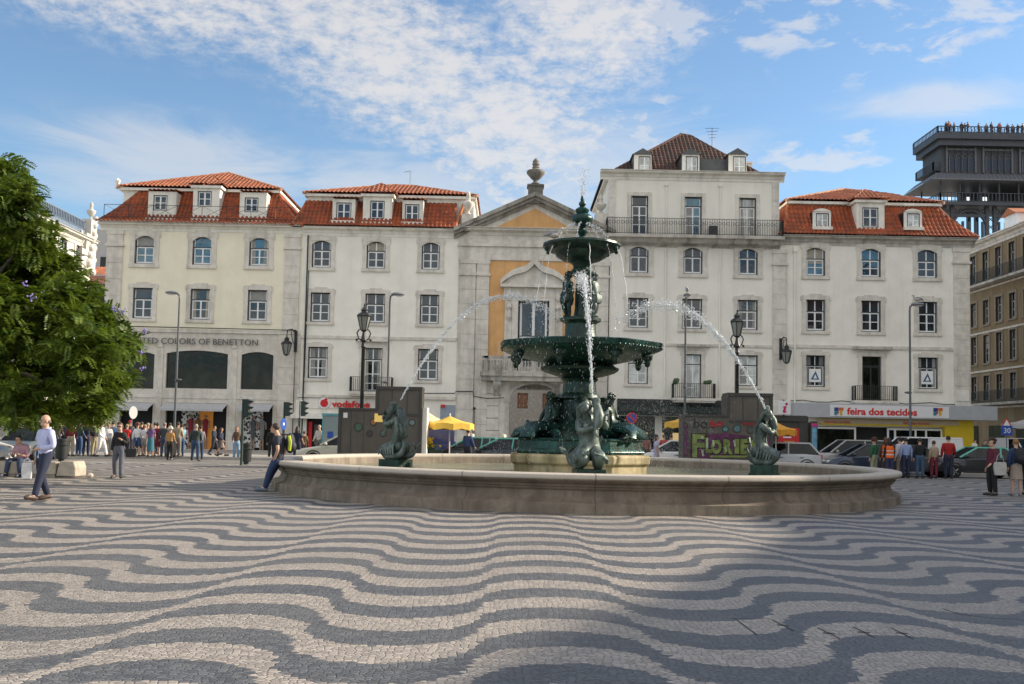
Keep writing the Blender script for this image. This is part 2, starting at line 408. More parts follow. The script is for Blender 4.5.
def window(par, xa, xb, za, zb, arch=0., y=FY, sur=.30, hsplit=(.36,), low=(.5,), vfull=True, outer=bluefr, bar=whitefr, g=glass, sur_m=None, ears=True, ob=.07, bw=.085, name='window'):
    """one window: sashes (the part), its pane and its stone surround (sub-parts)"""
    f = MB(); yo = y+.14
    f.mi(0)
    for a in ((xa, xa+ob, za, zb), (xb-ob, xb, za, zb), (xa+ob, xb-ob, za, za+ob), (xa+ob, xb-ob, zb-ob, zb)): f.box(a[0], a[1], yo, yo+.09, a[2], a[3])
    H = zb-za; xm = (xa+xb)/2; xi, xj = xa+ob, xb-ob; zt = zb-ob
    zs = [zb-H*s for s in hsplit]
    f.mi(1); e = .015
    z1 = zs[0] if zs else zt
    f.box(xm-bw*.6, xm+bw*.6, yo+e, yo+.07, za+ob, z1)
    for s in (xi, xj-bw): f.box(s, s+bw, yo+e, yo+.07, za+ob, z1)
    f.box(xi+bw, xm-bw*.6, yo+e, yo+.07, za+ob, za+ob+bw*1.2); f.box(xm+bw*.6, xj-bw, yo+e, yo+.07, za+ob, za+ob+bw*1.2)
    for s in (xi+bw, xm+bw*.6):
        b = xm-bw*.6 if s < xm-.01 else xj-bw
        f.box(s, b, yo+e, yo+.07, z1-bw, z1)
        for l in low:
            zz = za+ob + (z1-za-ob)*l; f.box(s, b, yo+e+.004, yo+.06, zz-bw*.32, zz+bw*.32)
    if zs:
        f.mi(0); f.box(xi, xj, yo-.01, yo+.085, z1, z1+.06); f.mi(1)
        if vfull: f.box(xm-bw*.45, xm+bw*.45, yo+e, yo+.07, z1+.06, zt)
        if vfull != 2:
            for s in (xi, xj-bw*.7): f.box(s, s+bw*.7, yo+e, yo+.07, z1+.06, zt)
    w = f.build(name, [outer, bar], par)
    MB().poly([(xa, yo+.05, za), (xb, yo+.05, za), (xb, yo+.05, zb), (xa, yo+.05, zb)]).build('pane', g, w)
    k = WR.random()
    if name != 'portal_window' and g is not glass_d and k < .40:
        cm = mat(('pale_curtain', 'grey_blind', 'cream_curtain')[int(k*97) % 3], ((.30, .30, .29), (.16, .17, .18), (.36, .33, .27))[int(k*97) % 3], .8, .15, 6); c = MB(); yc = yo+.047; wd = xj-xi
        if k < .2: f0 = .16+k; c.poly([(xi, yc, za), (xi+wd*f0, yc, za), (xi+wd*f0*.8, yc, zb), (xi, yc, zb)]); c.poly([(xj-wd*f0, yc, za), (xj, yc, za), (xj, yc, zb), (xj-wd*f0*.8, yc, zb)])
        elif k < .36: c.poly([(xi, yc, zb-H*(k*1.6)), (xj, yc, zb-H*(k*1.6)), (xj, yc, zb), (xi, yc, zb)])
        else: c.poly([(xi, yc, za), (xm, yc, za), (xm, yc, z1), (xi, yc, z1)])
        c.build('curtain', cm, w)
    if sur:
        q = MB(); s = sur; p0, p1 = y-.07, y+.02
        q.box(xa-s, xa, p0, y+.1, za, zb); q.box(xb, xb+s, p0, y+.1, za, zb)
        q.box(xa-s-.04, xb+s+.04, p0-.05, y+.1, za-s*.75, za); q.box(xa-s, xb+s, p0, y+.1, zb, zb+s*1.05)
        if ears:
            q.box(xa-s-.09, xa-s, p0+.004, y+.06, zb-s*.3, zb+s*.75); q.box(xb+s, xb+s+.09, p0+.004, y+.06, zb-s*.3, zb+s*.75)
            q.box(xm-s*1.6, xm+s*1.6, p0+.004, y+.06, zb+s*1.05, zb+s*1.4)
        if arch:
            A = arc_pts(xa, xb, zb, arch); h = len(A)//2
            q.prism([(xa, p0+.03, zb)]+[(x, p0+.03, z) for x, z in A[h::-1]], (0, .17, 0)); q.prism([(xb, p0+.03, zb)]+[(x, p0+.03, z) for x, z in A[h:]][::1], (0, .17, 0))
        q.build('surround', sur_m or stone, w, bevel=.012)
    return w
def wpx(p):          # window given in pixels (xa, xb, ya, yb) on the facade plane -> metres
    xa, xb, ya, yb = p; xm, ym = (xa+xb)/2, (ya+yb)/2
    return [fx(xa, ym), fx(xb, ym), fz(xm, yb), fz(xm, ya)]
def railing(mb, pts, z0, h, gap=.13, r=.014, rail=.03):
    for a, b in zip(pts, pts[1:]):
        a, b = Vector((*a, 0)), Vector((*b, 0)); L = (b-a).length; n = max(2, int(L/gap)); d = (b-a).normalized(); nrm = Vector((-d.y, d.x, 0))*rail*.5
        for zz in (z0+.06, z0+h):
            mb.prism([a-nrm+Vector((0, 0, zz)), a+nrm+Vector((0, 0, zz)), b+nrm+Vector((0, 0, zz)), b-nrm+Vector((0, 0, zz))], (0, 0, rail))
        for i in range(n+1):
            p = a + d*(L*i/n); k = r*(1.8 if i in (0, n) else 1)
            mb.box(p.x-k, p.x+k, p.y-k, p.y+k, z0, z0+h)
def balcony(par, xa, xb, z, h=1.0, dep=.75, y=FY, gap=.13):
    b = MB().box(xa-.1, xb+.1, y-dep-.08, y-.002, z-.18, z); b.box(xa, xb, y-dep, y-.004, z-.3, z-.18)
    o = b.build('balcony', stone, par)
    r = MB(); railing(r, [(xa, y-.02), (xa, y-dep), (xb, y-dep), (xb, y-.02)], z, h, gap); r.build('railing', iron, o)
    return o
def tile_face(mb, p0, p1, p2, p3, rib=.30, amp=.11, course=.42, sag=0., tn=5):
    p0, p1, p2, p3 = map(Vector, (p0, p1, p2, p3))
    ex = (p1-p0); L = ex.length; ex.normalize()
    mid = (p2+p3)/2-p0; ey = mid-ex*mid.dot(ex); VT = ey.length; ey.normalize(); n = ex.cross(ey)
    if n.z < 0: n = -n
    u3, u2 = (p3-p0).dot(ex), (p2-p0).dot(ex)
    nr = max(2, round(L/rib)); nc = max(2, round(VT/course)); T = nr*tn
    def lim(v):
        return u3*v/VT, L+(u2-L)*v/VT
    rows = []
    for c in range(nc):
        rows += [(c/nc, .035), ((c+1)/nc-.0005, .01)]
    base = len(mb.v)
    for t, lift in rows:
        v = t*VT; lo, hi = lim(v)
        for i in range(T+1):
            u = L*i/T; uc = min(max(u, lo), hi)
            ph = (uc/rib) % 1
            pr = amp*(abs(math.cos(PI*ph))**.8)
            q = p0 + ex*uc + ey*v + n*(pr+lift-sag*4*t*(1-t)*(1.3-t*.6))
            mb.uv[len(mb.v)] = (uc, v); mb.v.append(q)
    for j in range(len(rows)-1):
        for i in range(T):
            a = base+j*(T+1)+i
            mb.face((a, a+1, a+T+2, a+T+1))
    return mb
def ridge(mb, pts, r=.13):
    for a, b in zip(pts, pts[1:]):
        a, b = Vector(a), Vector(b); n = max(1, int((b-a).length/.42))
        for i in range(n):
            p, q = a.lerp(b, i/n), a.lerp(b, (i+1)/n); mb.tube([p, q], [r*.92, r*1.1], 8)
def curve_line(a, b, sag, nrm, n=8):
    return [Vector(a).lerp(Vector(b), i/n) - Vector(nrm)*(sag*4*(i/n)*(1-i/n)) for i in range(n+1)]
def hip_roof(par, x0, x1, y0, y1, z, apexes, tm, rm=None, ov=.35, name='roof', rough=True):
    """apexes: [a] for a pyramid or [a, b] for a ridge"""
    a = Vector(apexes[0]); b = Vector(apexes[-1])
    A, B, C, D = Vector((x0-ov, y0-ov, z)), Vector((x1+ov, y0-ov, z)), Vector((x1+ov, y1+ov, z)), Vector((x0-ov, y1+ov, z))
    mb = MB(); tile_face(mb, A, B, b, a); tile_face(mb, C, D, a, b); tile_face(mb, B, C, b, b); tile_face(mb, D, A, a, a)
    o = mb.build(name, tm, par, smooth=math.radians(50))
    r = MB(); ridge(r, [A, a]); ridge(r, [B, b]); ridge(r, [D, a]); ridge(r, [C, b])
    if (a-b).length > .1: ridge(r, [a, b])
    r.build('ridge_tiles', rm or ridge_w, o, smooth=True)
    s = MB().box(x0-ov+.1, x1+ov-.1, y0-ov+.1, y1+ov-.1, z-.22, z-.03); s.build('eaves', trimw, o)
    return o
def dormer(par, xa, xb, z0, z1, win, y0, y1, kind='flat', wm=None, roofm=None, sidem=None):
    """dormer: cheek walls and front (part) with a window and a roof as sub-parts"""
    wm = wm or trimw; m = MB()
    wa, wb, wz0, wz1 = win
    m.mi(0); wall_holes(m, xa, xb, z0, z1, [(wa, wb, wz0, wz1)], y0, .12)
    m.mi(1); m.poly([(xa, y0, z0), (xa, y0, z1), (xa, y1, z1), (xa, y1, z0)]); m.poly([(xb, y0, z1), (xb, y0, z0), (xb, y1, z0), (xb, y1, z1)])
    m.poly([(xa, y0, z1), (xb, y0, z1), (xb, y1, z1), (xa, y1, z1)])
    if kind == 'flat': m.mi(0); m.box(xa-.1, xb+.1, y0-.1, y0+.06, z1-.12, z1+.02); m.box(xa-.06, xb+.06, y0-.1, y0-.005, z0-.02, z0+.12)
    if kind in ('shed', 'hip', 'round'): m.mi(0).box(xa-.05, xb+.05, y0-.28, y0-.003, z0-.16, z0+.06)
    d = m.build('dormer', [wm, sidem or wm], par)
    w = MB(); ob, yo, xm = .06, y0+.05, (wa+wb)/2
    w.mi(0)
    for a in ((wa, wa+ob, wz0, wz1), (wb-ob, wb, wz0, wz1), (wa+ob, wb-ob, wz0, wz0+ob), (wa+ob, wb-ob, wz1-ob, wz1)): w.box(a[0], a[1], yo-.03, yo+.05, a[2], a[3])
    w.mi(1)
    for s in (wa+ob, wb-ob-.06, xm-.05): w.box(s, s+(.1 if s == xm-.05 else .06), yo, yo+.04, wz0+ob, wz1-ob)
    for zz in (wz0+ob, (wz0+wz1)/2-.02, wz1-ob-.06):
        for s in ((wa+ob+.06, xm-.05), (xm+.05, wb-ob-.06)): w.box(s[0], s[1], yo+.003, yo+.035, zz, zz+.05)
    w.mi(2); w.poly([(wa, yo+.03, wz0), (wb, yo+.03, wz0), (wb, yo+.03, wz1), (wa, yo+.03, wz1)])
    w.build('window', [bluefr, whitefr, glass_c if kind in ('gable', 'round') else glass], d)
    if kind == 'hip':
        zc = z1+.02; ap = Vector(((xa+xb)/2, (y0+y1)/2+.3, z1+(xb-xa)*.52))
        mb = MB(); o = .25; A, B, C, D = (Vector((xa-o, y0-o, zc)), Vector((xb+o, y0-o, zc)), Vector((xb+o, y1+1.2, zc)), Vector((xa-o, y1+1.2, zc)))
        tile_face(mb, A, B, ap, ap); tile_face(mb, B, C, ap, ap); tile_face(mb, D, A, ap, ap)
        k = mb.build('dormer_roof', roofm, d, smooth=math.radians(50))
        MB().box(xa-.16, xb+.16, y0-.16, y1, z1-.2, z1-.02).build('dormer_cornice', wm, d)
    elif kind == 'shed':
        mb = MB(); tile_face(mb, (xa-.12, y0-.22, z1), (xb+.12, y0-.22, z1), (xb+.12, y1+.9, z1+.42), (xa-.12, y1+.9, z1+.42)); mb.build('dormer_roof', roofm, d, smooth=math.radians(50))
    elif kind == 'gable':
        h = (xb-xa)*.36; xm = (xa+xb)/2
        MB().prism([(xa-.14, y0-.1, z1), (xb+.14, y0-.1, z1), (xm, y0-.1, z1+h)], (0, y1-y0+.1, 0)).build('dormer_roof', zinc, d)
    elif kind == 'round':
        A = arc_pts(xa, xb, z1+(xb-xa)*.16, (xb-xa)*.16)
        MB().prism([(x, y0-.06, z) for x, z in A[::-1]], (0, y1-y0, 0)).build('dormer_roof', trimw, d)
    return d
def pilaster(par, xa, xb, z0, z1, y=FY, dep=.14, m=stone, cap=True):
    q = MB().box(xa+.02, xb-.02, y-dep+.03, y+.02, z0, z1); nb = max(3, int((z1-z0)/1.05)); k = (z1-z0)/nb
    for i in range(nb): q.box(xa, xb, y-dep, y+.019, z0+k*i+.001, z0+k*(i+1)-.024)
    if cap:
        q.box(xa-.1, xb+.1, y-dep-.1, y+.02, z1-1.15, z1-.98); q.box(xa-.06, xb+.06, y-dep-.05, y+.02, z1-.3, z1-.002)
    return q.build('pilaster', m, par, bevel=.015)
def cornice(par, x0, x1, z0, z1, y=FY, out=.55, m=trimw, name='cornice', ends=0):
    h = z1-z0
    prof = [(0, 0), (.12, 0), (.12, .3), (.22, .36), (.3, .62), (.62, .74), (.8, .76), (.8, .92), (1, .96), (1, 1), (0, 1)]
    q = MB().prism([(x0, y+.02-out*a, z0+h*b) for a, b in prof], (x1-x0, 0, 0))
    return q.build(name, m, par)
def xrail(mb, x0, x1, y, z, h, step=1.6):
    n = max(1, round((x1-x0)/step)); s = (x1-x0)/n
    for zz in (z, z+h): mb.tube([(x0, y, zz), (x1, y, zz)], .02, 5)
    for i in range(n+1): mb.tube([(x0+s*i, y, z-.1), (x0+s*i, y, z+h)], .022, 5)
    for i in range(n):
        mb.tube([(x0+s*i, y, z), (x0+s*(i+1), y, z+h)], .014, 4); mb.tube([(x0+s*(i+1), y, z), (x0+s*i, y, z+h)], .014, 4)
def font(name, body, size, loc, m, par=None, ext=.02, align='LEFT', rot=(PI/2, 0, 0), width=None, bold=0., shear=0., local=False):
    c = bpy.data.curves.new(name, 'FONT'); c.body = body; c.size = size; c.extrude = ext; c.align_x = align; c.offset = bold; c.shear = shear; c.resolution_u = 3
    tmp = bpy.data.objects.new('tmp', c); COL.objects.link(tmp)
    me = bpy.data.meshes.new_from_object(tmp.evaluated_get(bpy.context.evaluated_depsgraph_get()))
    bpy.data.objects.remove(tmp); me.name = name
    me.materials.clear(); me.materials.append(m)
    if width:
        xs = [v.co.x for v in me.vertices]; k = width/(max(xs)-min(xs))
        for v in me.vertices: v.co.x *= k
    o = bpy.data.objects.new(name, me); COL.objects.link(o)
    off = Vector((0, 0, 0)); q = par
    while q is not None and not local: off += q.location; q = q.parent
    o.location = Vector(loc)-off; o.rotation_euler = rot
    if par is not None: o.parent = par
    return o
def zrow(pxs, top): # mean height of a row
    return sum(fz((p[0]+p[1])/2, p[2] if top else p[3]) for p in pxs)/len(pxs)
def rows(pxs):       # a row of windows: same sill and head
    z0, z1 = zrow(pxs, False), zrow(pxs, True); o = []
    for p in pxs:
        w = wpx(p); o.append((w[0], w[1], z0, z1))
    return o
def body_box(par, x0, x1, z1, dep, m, y=FY, sides=True):
    q = MB(); 
    q.poly([(x0, y, 0), (x0, y, z1), (x0, y+dep, z1), (x0, y+dep, 0)]); q.poly([(x1, y, 0), (x1, y+dep, 0), (x1, y+dep, z1), (x1, y, z1)])
    q.poly([(x1, y+dep, 0), (x0, y+dep, 0), (x0, y+dep, z1), (x1, y+dep, z1)]); q.poly([(x0, y, z1), (x1, y, z1), (x1, y+dep, z1), (x0, y+dep, z1)])
    q.mi(1); q.poly([(x0+.05, y+.45, 0), (x1-.05, y+.45, 0), (x1-.05, y+.45, z1), (x0+.05, y+.45, z1)])
    return q.build('side_walls', [m, darkin], par)

# ------------------------------------------------------------------ the square's south side
def Z(py, px=512, d=0): return at(px, py, FY+d).z
def X(px, py=330, d=0): return at(px, py, FY+d).x
def mansard(par, L0, R0, L1, R1, tm, ylo=69.45, yup=71.3, sag=.0, sides=(True, True), back=8, rm=None):
    zl = (at(*L0, ylo).z+at(*R0, ylo).z)/2; zu = (at(*L1, yup).z+at(*R1, yup).z)/2
    A, B = Vector((at(*L0, ylo).x, ylo, zl)), Vector((at(*R0, ylo).x, ylo, zl))
    C, D = Vector((at(*R1, yup).x, yup, zu)), Vector((at(*L1, yup).x, yup, zu))
    mb = MB(); tile_face(mb, A, B, C, D, sag=sag); bk = Vector((0, back, 0))
    if sides[0]: tile_face(mb, A+bk, A, D, D+bk, sag=sag)
    if sides[1]: tile_face(mb, B, B+bk, C+bk, C, sag=sag)
    o = mb.build('mansard_roof', tm, par, smooth=math.radians(50))
    r = MB(); n = Vector((0, -.75, .66))
    for k, (p, q) in enumerate(((A, D), (B, C))):
        if sides[k]: r = MB(); ridge(r, curve_line(p, q, sag, n+Vector((1.4*k-.7, 0, 0))), .11); r.build('ridge_tiles', rm or ridge_m, o, smooth=True)
    MB().box(A.x+.1, B.x-.1, ylo+.12, ylo+.6, zl-.1, zl-.02).build('eaves_board', trimw, o)
    return A, B, C, D
def shop_glass(par, p, arch=0., m=None, name='shop_window'):
    xa, xb, za, zb = p
    f = MB(); y = FY+.18
    for a in ((xa, xa+.07, za, zb), (xb-.07, xb, za, zb), (xa+.07, xb-.07, za, za+.08), (xa+.07, xb-.07, zb-.07, zb)): f.box(a[0], a[1], y, y+.07, a[2], a[3])
    o = f.build(name, iron, par)
    MB().poly([(xa, y+.03, za), (xb, y+.03, za), (xb, y+.03, zb), (xa, y+.03, zb)]).build('pane', m or glass_d, o)
    if arch:
        A = arc_pts(xa, xb, zb, arch); h = len(A)//2; q = MB()
        q.prism([(xa, FY-.015, zb+.01)]+[(x, FY-.015, z) for x, z in A[:h+1]][::1], (0, .2, 0)); q.prism([(xb, FY-.015, zb+.01)]+[(x, FY-.015, z) for x, z in A[:h-1:-1]], (0, .2, 0))
        q.build('arch', stone_w, o)
    return o
glass_d = glass_mat('dark_shop_glass', (.004, .006, .004), .025)
stone_w = mat('warm_shop_stone', (.66, .61, .54), .8, .1, 2.5, .35, (.3, .27, .24), .004, 30)
awn = mat('grey_awning_cloth', (.45, .46, .47), .8, .06)
def awning(par, xa, xb, z, m=awn, dep=1.1, drop=.42, val=.14):
    q = MB(); y = FY-.03
    q.prism([(xa, y, z), (xa, y-dep, z-drop), (xa, y-dep, z-drop-val), (xa, y-dep+.02, z-drop-val), (xa, y-dep+.02, z-drop-.03), (xa, y, z-.05)], (xb-xa, 0, 0))
    return q.build('awning', m, par)

# --- B1: cream corner building with the clothes shop
def build_cream():
    xl, xr = X(103), X(300); b = thing('corner_building', 'cream four storey corner building with grey pilasters above a stone shop front with three awnings', 'building', (xl, FY, 0))
    T = rows([(135, 154.5, 236, 264), (192.7, 211.8, 237, 265), (249.4, 268.7, 238, 266)])
    R2 = rows([(133, 152.5, 288, 319), (190.5, 210, 289, 319.5), (247.8, 267, 290, 320.5)])
    zs = Z(331.5, 200); zc0, zc1 = Z(232, 200), Z(223, 200)
    q = MB(); wall_holes(q, xl, xr, zs, zc0, T+R2); q.build('wall', cream, b)
    for w in T: window(b, *w, arch=.3, sur=.34, hsplit=(.38,), low=(.5,), vfull=0, g=glass_b)
    for i, w in enumerate(R2): window(b, *w, sur=.30, hsplit=(.36,), low=(.5,), vfull=0, g=glass)
    big = [wpx(p) for p in ((118, 154, 351, 388.5), (166, 227.5, 350.5, 388.5), (241, 273, 352, 389.5))]
    gro = [wpx(p)[:2]+[.12, wpx(p)[3]] for p in ((119, 152, 402.5, 450), (165, 226, 403, 450), (241, 272, 403.5, 450))]
    q = MB(); wall_holes(q, xl, xr, 0, zs, [tuple(w) for w in big+gro]); q.build('shop_front', stone_w, b)
    for w in big: shop_glass(b, w, .22)
    q = MB(); q.box(xl-.05, xr+.02, FY-.12, FY+.02, zs-.1, zs+.14); z2 = Z(397.5, 200); q.box(xl-.03, xr, FY-.06, FY+.02, z2-.08, z2+.14)
    for px in (159.5, 233.5): x = X(px, 380); q.box(x-.22, x+.22, FY-.05, FY+.02, .1, Z(348, 200)); q.box(x-.16, x+.16, FY-.12, FY+.02, Z(348, 200), Z(344, 200))
    q.build('string_course', stone, b, bevel=.015)
    for pa, pb in ((105, 121), (283.5, 299)): pilaster(b, X(pa, 300), X(pb, 300), zs+.14, zc0, dep=.12)
    pilaster(b, X(277, 400), X(299, 400), 0.1, zs-.1, dep=.08, m=stone_w, cap=False)
    cornice(b, xl-.5, xr, zc0, zc1, m=trimw)
    for w in gro:
        o = awning(b, w[0]-.05, w[1]+.05, w[3]-.02)
    # what stands in the shop: panels and dressed dummies behind the openings
    x0, x1 = gro[1][:2]; xm = x0+(x1-x0)*.24; pm = mat_pattern()
    MB().box(xm, x0+(x1-x0)*.54, FY+.30, FY+.36, .12, 2.9).build('shop_display', pm, b); MB().box(x0+(x1-x0)*.54, x0+(x1-x0)*.76, FY+.33, FY+.39, .12, 2.9).build('shop_display', glow('lit_orange_backdrop', (.42, .17, .03), .15), b)
    x0, x1 = gro[2][:2]; MB().box(x0+.1, x0+(x1-x0)*.66, FY+.30, FY+.36, .3, 2.95).build('shop_display', pm, b)
    for px, c in ((189, (.25, .03, .04)), (196.5, (.20, .09, .03)), (204, (.22, .02, .03)), (252, (.08, .09, .1)), (261, (.2, .2, .2))):
        x = X(px, 440); q = MB(); q.mi(0).lathe([(.10, .3), (.17, .9), (.16, 1.2), (.22, 1.55), (.08, 1.72)], (x, FY+.2, .55), 10, sy=.6); q.mi(1).ball((x, FY+.2, 2.42), .11); q.mi(1).tube([(x-.24, FY+.2, 2.1), (x-.28, FY+.16, 1.6)], .05, 6); q.tube([(x+.24, FY+.2, 2.1), (x+.28, FY+.16, 1.6)], .05, 6)
        q.tube([(x-.08, FY+.2, .12), (x-.08, FY+.2, .9)], .06, 6); q.tube([(x+.08, FY+.2, .12), (x+.08, FY+.2, .9)], .06, 6)
        q.build('mannequin', [mat('garment_%d' % int(px), c, .9, .1), mat('mannequin_skin', (.3, .2, .15), .6, .0)], b, smooth=True)
    w0, w1 = X(127.5, 340), X(258.6, 342)
    t = font('lettering', 'UNITED COLORS OF BENETTON', .60, ((w0+w1)/2, FY-.16, Z(344.5, 193)), mat('steel_letters', (.10, .10, .105), .45, .05), b, .03, 'CENTER', width=w1-w0)
    # roofs
    A, B, C, D = mansard(b, (95, 221), (303, 226), (140, 191.5), (279, 194), tile_r, sag=.16, sides=(False, True))
    zu = at(200, 189.5, 71).z
    q = MB().box(X(123, 200, 1.2), X(279, 200, 1.2), 71.3, 79, C.z-3, zu); q.build('attic_wall', trimw, b)
    ap = at(228.5, 173.5, 75.2)
    hip_roof(b, X(123, 190, 1.2), X(277.5, 190, 1.2), 71.3, 79.1, zu+.1, [ap], tile_o)
    for (pa, pb, ya, yb), w, k in (((148, 176, 191.5, 219.5), (153.2, 167.2, 195, 210.3), 'shed'), ((193, 219.5, 185.5, 219.5), (197.5, 211.5, 191, 206.5), 'hip'), ((239.5, 266.5, 192.5, 222), (244.5, 258.2, 197.3, 212), 'shed')):
        y0 = 69.95; f = lambda px, py: at(px, py, y0)
        ym = (ya+yb)/2
        dormer(b, f(pa, ym).x, f(pb, ym).x, f((pa+pb)/2, yb).z, f((pa+pb)/2, ya).z, (f(w[0], ym).x, f(w[1], ym).x, f(w[0], w[3]).z, f(w[0], w[2]).z), y0, 72.2, k, roofm=tile_o)
    r = MB(); xrail(r, at(104, 213, 69.6).x, at(300, 213, 69.6).x, 69.6, at(200, 218, 69.6).z, .85, 1.75); r.build('roof_railing', iron, b)
    v = MB(); v.lathe([(.12, 0), (.2, .1), (.08, .25), (.18, .5), (.2, .62), (.02, .8)], at(117.5, 189, 71.2), 8); v.build('chimney_pot', trimw, b, smooth=True)
    p = MB(); pz = X(296, 400); p.tube([(xr-.25, FY-.2, .1), (xr-.25, FY-.2, zs+.2), (xl+2, FY-.2, zs+.25)], .035, 6); p.build('cable', iron, b)
    body_box(b, xl, xr, zc1, 11, cream)
def mat_pattern():
    m = mat('black_and_white_print', (.8, .8, .8), .6, 0); t = NT(m.node_tree); bs = t.n['Principled BSDF']
    pos = t.new('ShaderNodeNewGeometry').outputs['Position']
    v = t.new('ShaderNodeTexVoronoi'); t.put(v.inputs['Vector'], pos); v.inputs['Scale'].default_value = 5.; v.inputs['Randomness'].default_value = .8
    t.put(bs.inputs['Base Color'], t.mix(t.step(v.outputs['Distance'], .42, .46, 1, 0), (.62, .62, .6), (.015, .015, .015)))
    return m

# --- B2: white building with the telephone shop
def build_white():
    xl, xr = X(300), X(457); b = thing('white_building', 'white building with red mansard roof and three dormers over a red lettered phone shop', 'building', (xl, FY, 0))
    T = rows([(312, 331, 241, 267.6), (366.7, 385.4, 241.5, 269), (421.7, 439.7, 242.5, 269.5)])
    R2 = rows([(310.6, 330, 293, 322), (365.3, 385, 293.5, 323), (420, 439, 294.5, 324)])
    R3 = rows([(308, 327.7, 347, 378.7), (418, 438, 349, 380)]); z3 = R3[0]
    dr = wpx((363, 382, 348, 392)); zb = Z(392, 372); dr[2] = zb; dr[3] = z3[3]
    zc0, zc1 = Z(237, 380), Z(228.5, 380)
    sh = wpx((306, 325, 418, 448)); sh[2] = .1; s2 = wpx((440, 455, 405, 440)); s2[2] = 1.4
    q = MB(); wall_holes(q, xl, xr, 0, zc0, T+R2+R3+[tuple(dr), tuple(sh)]); q.build('wall', white_pl, b)
    for w in T: window(b, *w, arch=.26, sur=.30, hsplit=(.36,), low=(.5,), sur_m=stone, outer=iron)
    for w in R2: window(b, *w, sur=.28, hsplit=(.37,), low=(.5,), outer=iron)
    for w in R3: window(b, *w, sur=.26, hsplit=(.36,), low=(.5,), outer=iron)
    window(b, *dr, sur=.28, hsplit=(.27,), low=(.25, .55), outer=iron, name='balcony_door')
    MB().box(dr[0]-.5, dr[1]+.5, FY-.35, FY+.02, dr[3]+.42, dr[3]+.58).build('door_hood', stone, b, bevel=.02)
    balcony(b, X(351.6, 385), X(392.6, 385), zb)
    zs = Z(338, 380); q = MB().box(xl, xr, FY-.09, FY+.02, zs-.12, zs+.1); z2 = Z(397, 380); q.box(xl, xr, FY-.2, FY+.02, z2-.12, z2+.08); q.build('string_course', stone, b, bevel=.015)
    cornice(b, xl, xr, zc0, zc1, m=trimw, out=.5)
    fa = MB().box(X(299, 402), X(376, 402), FY-.10, FY+.02, Z(408.5, 340), Z(398.8, 340)); fa.build('fascia', trimw, b)
    red = mat('red_sign_enamel', (.62, .008, .012), .4, 0)
    t = font('lettering', 'vodafone', .62, (X(332.6, 403), FY-.15, Z(407.2, 350)), red, b, .04, bold=.018, width=X(370.6, 403)-X(332.6, 403))
    lg = MB(); c = Vector((X(324.7, 403), FY-.13, Z(403, 324.7)))
    lg.mi(0); n0 = len(lg.v); lg.lathe([(.40, 0), (.40, .05)], (0, 0, 0), 24); lg.mi(1); lg.lathe([(.27, .04), (.27, .09)], (0, -.02, 0), 20); lg.prism([(-.05, .2, .05), (.26, .2, .05), (.12, .38, .05)], (0, 0, .035))
    lg.xf(Matrix.Translation(c) @ Matrix.Rotation(PI/2, 4, 'X'), n0); lg.build('emblem', [whitefr, red], b)
    MB().box(sh[0]+.1, sh[0]+.35, FY+.3, FY+.36, .1, 2.2).build('shop_display', red, b); MB().box(sh[0]+.5, sh[1]-.4, FY+.33, FY+.38, .6, 2).build('shop_display', mat('shop_interior', (.1, .09, .09), .7, .2), b)
    awning(b, sh[0]-1, sh[1]+.4, sh[3]+.35, trimw, .5, .1, .3)
    o = MB(); o.poly([(s2[0], FY-.025, s2[2]), (s2[1], FY-.025, s2[2]), (s2[1], FY-.025, s2[3]), (s2[0], FY-.025, s2[3])]); o.build('shuttered_panel', mat('blue_grey_paint', (.28, .33, .40), .7, .1), b)
    k = MB().box(X(441, 406), X(445, 406), FY-.18, FY-.03, Z(407.3, 443), Z(404.6, 443)); k.build('red_alarm_box', red, b)
    A, B, C, D = mansard(b, (291, 223.5), (455, 230), (307, 201.5), (464, 204), tile_r, sag=.05, sides=(True, True))
    zu = at(380, 195.5, 71).z
    MB().box(X(307, 200, 1.2), X(474, 200, 1.2), 71.3, 79, C.z-2.6, zu).build('attic_wall', trimw, b)
    hip_roof(b, X(308.5, 195, 1.2), X(473, 195, 1.2), 71.3, 79.1, zu+.1, [at(392, 185.5, 75.2), at(412, 186.3, 75.2)], tile_o)
    for (pa, pb, ya, yb), w, k in (((332.5, 355, 199, 222), (336.3, 351.3, 202.3, 221), 'shed'), ((363, 392, 194, 223.5), (370.2, 384.5, 200.5, 218.7), 'hip'), ((402.3, 423.3, 200.3, 223.5), (405, 419.2, 204, 222.7), 'shed')):
        y0 = 69.95; f = lambda px, py: at(px, py, y0); ym = (ya+yb)/2
        dormer(b, f(pa, ym).x, f(pb, ym).x, f((pa+pb)/2, yb).z, f((pa+pb)/2, ya).z, (f(w[0], ym).x, f(w[1], ym).x, f(w[0], w[3]).z, f(w[0], w[2]).z), y0, 72.0, k, roofm=tile_o)
    p = MB(); x = X(309, 270); p.tube([(x, FY-.08, Z(270, 309)), (x-.1, FY-.08, Z(400, 303))], .03, 6); p.tube([(xl+.4, FY-.2, .1), (xl+.4, FY-.2, zc0)], .05, 6)
    a = at(410, 184, 75.2); p.tube([a, a+Vector((0, 0, 1))], .02, 5); p.tube([a+Vector((-.5, 0, .9)), a+Vector((0, 0, 1))], .015, 5)
    p.build('cable', iron, b)
    body_box(b, xl, xr, zc1, 11, white_pl)

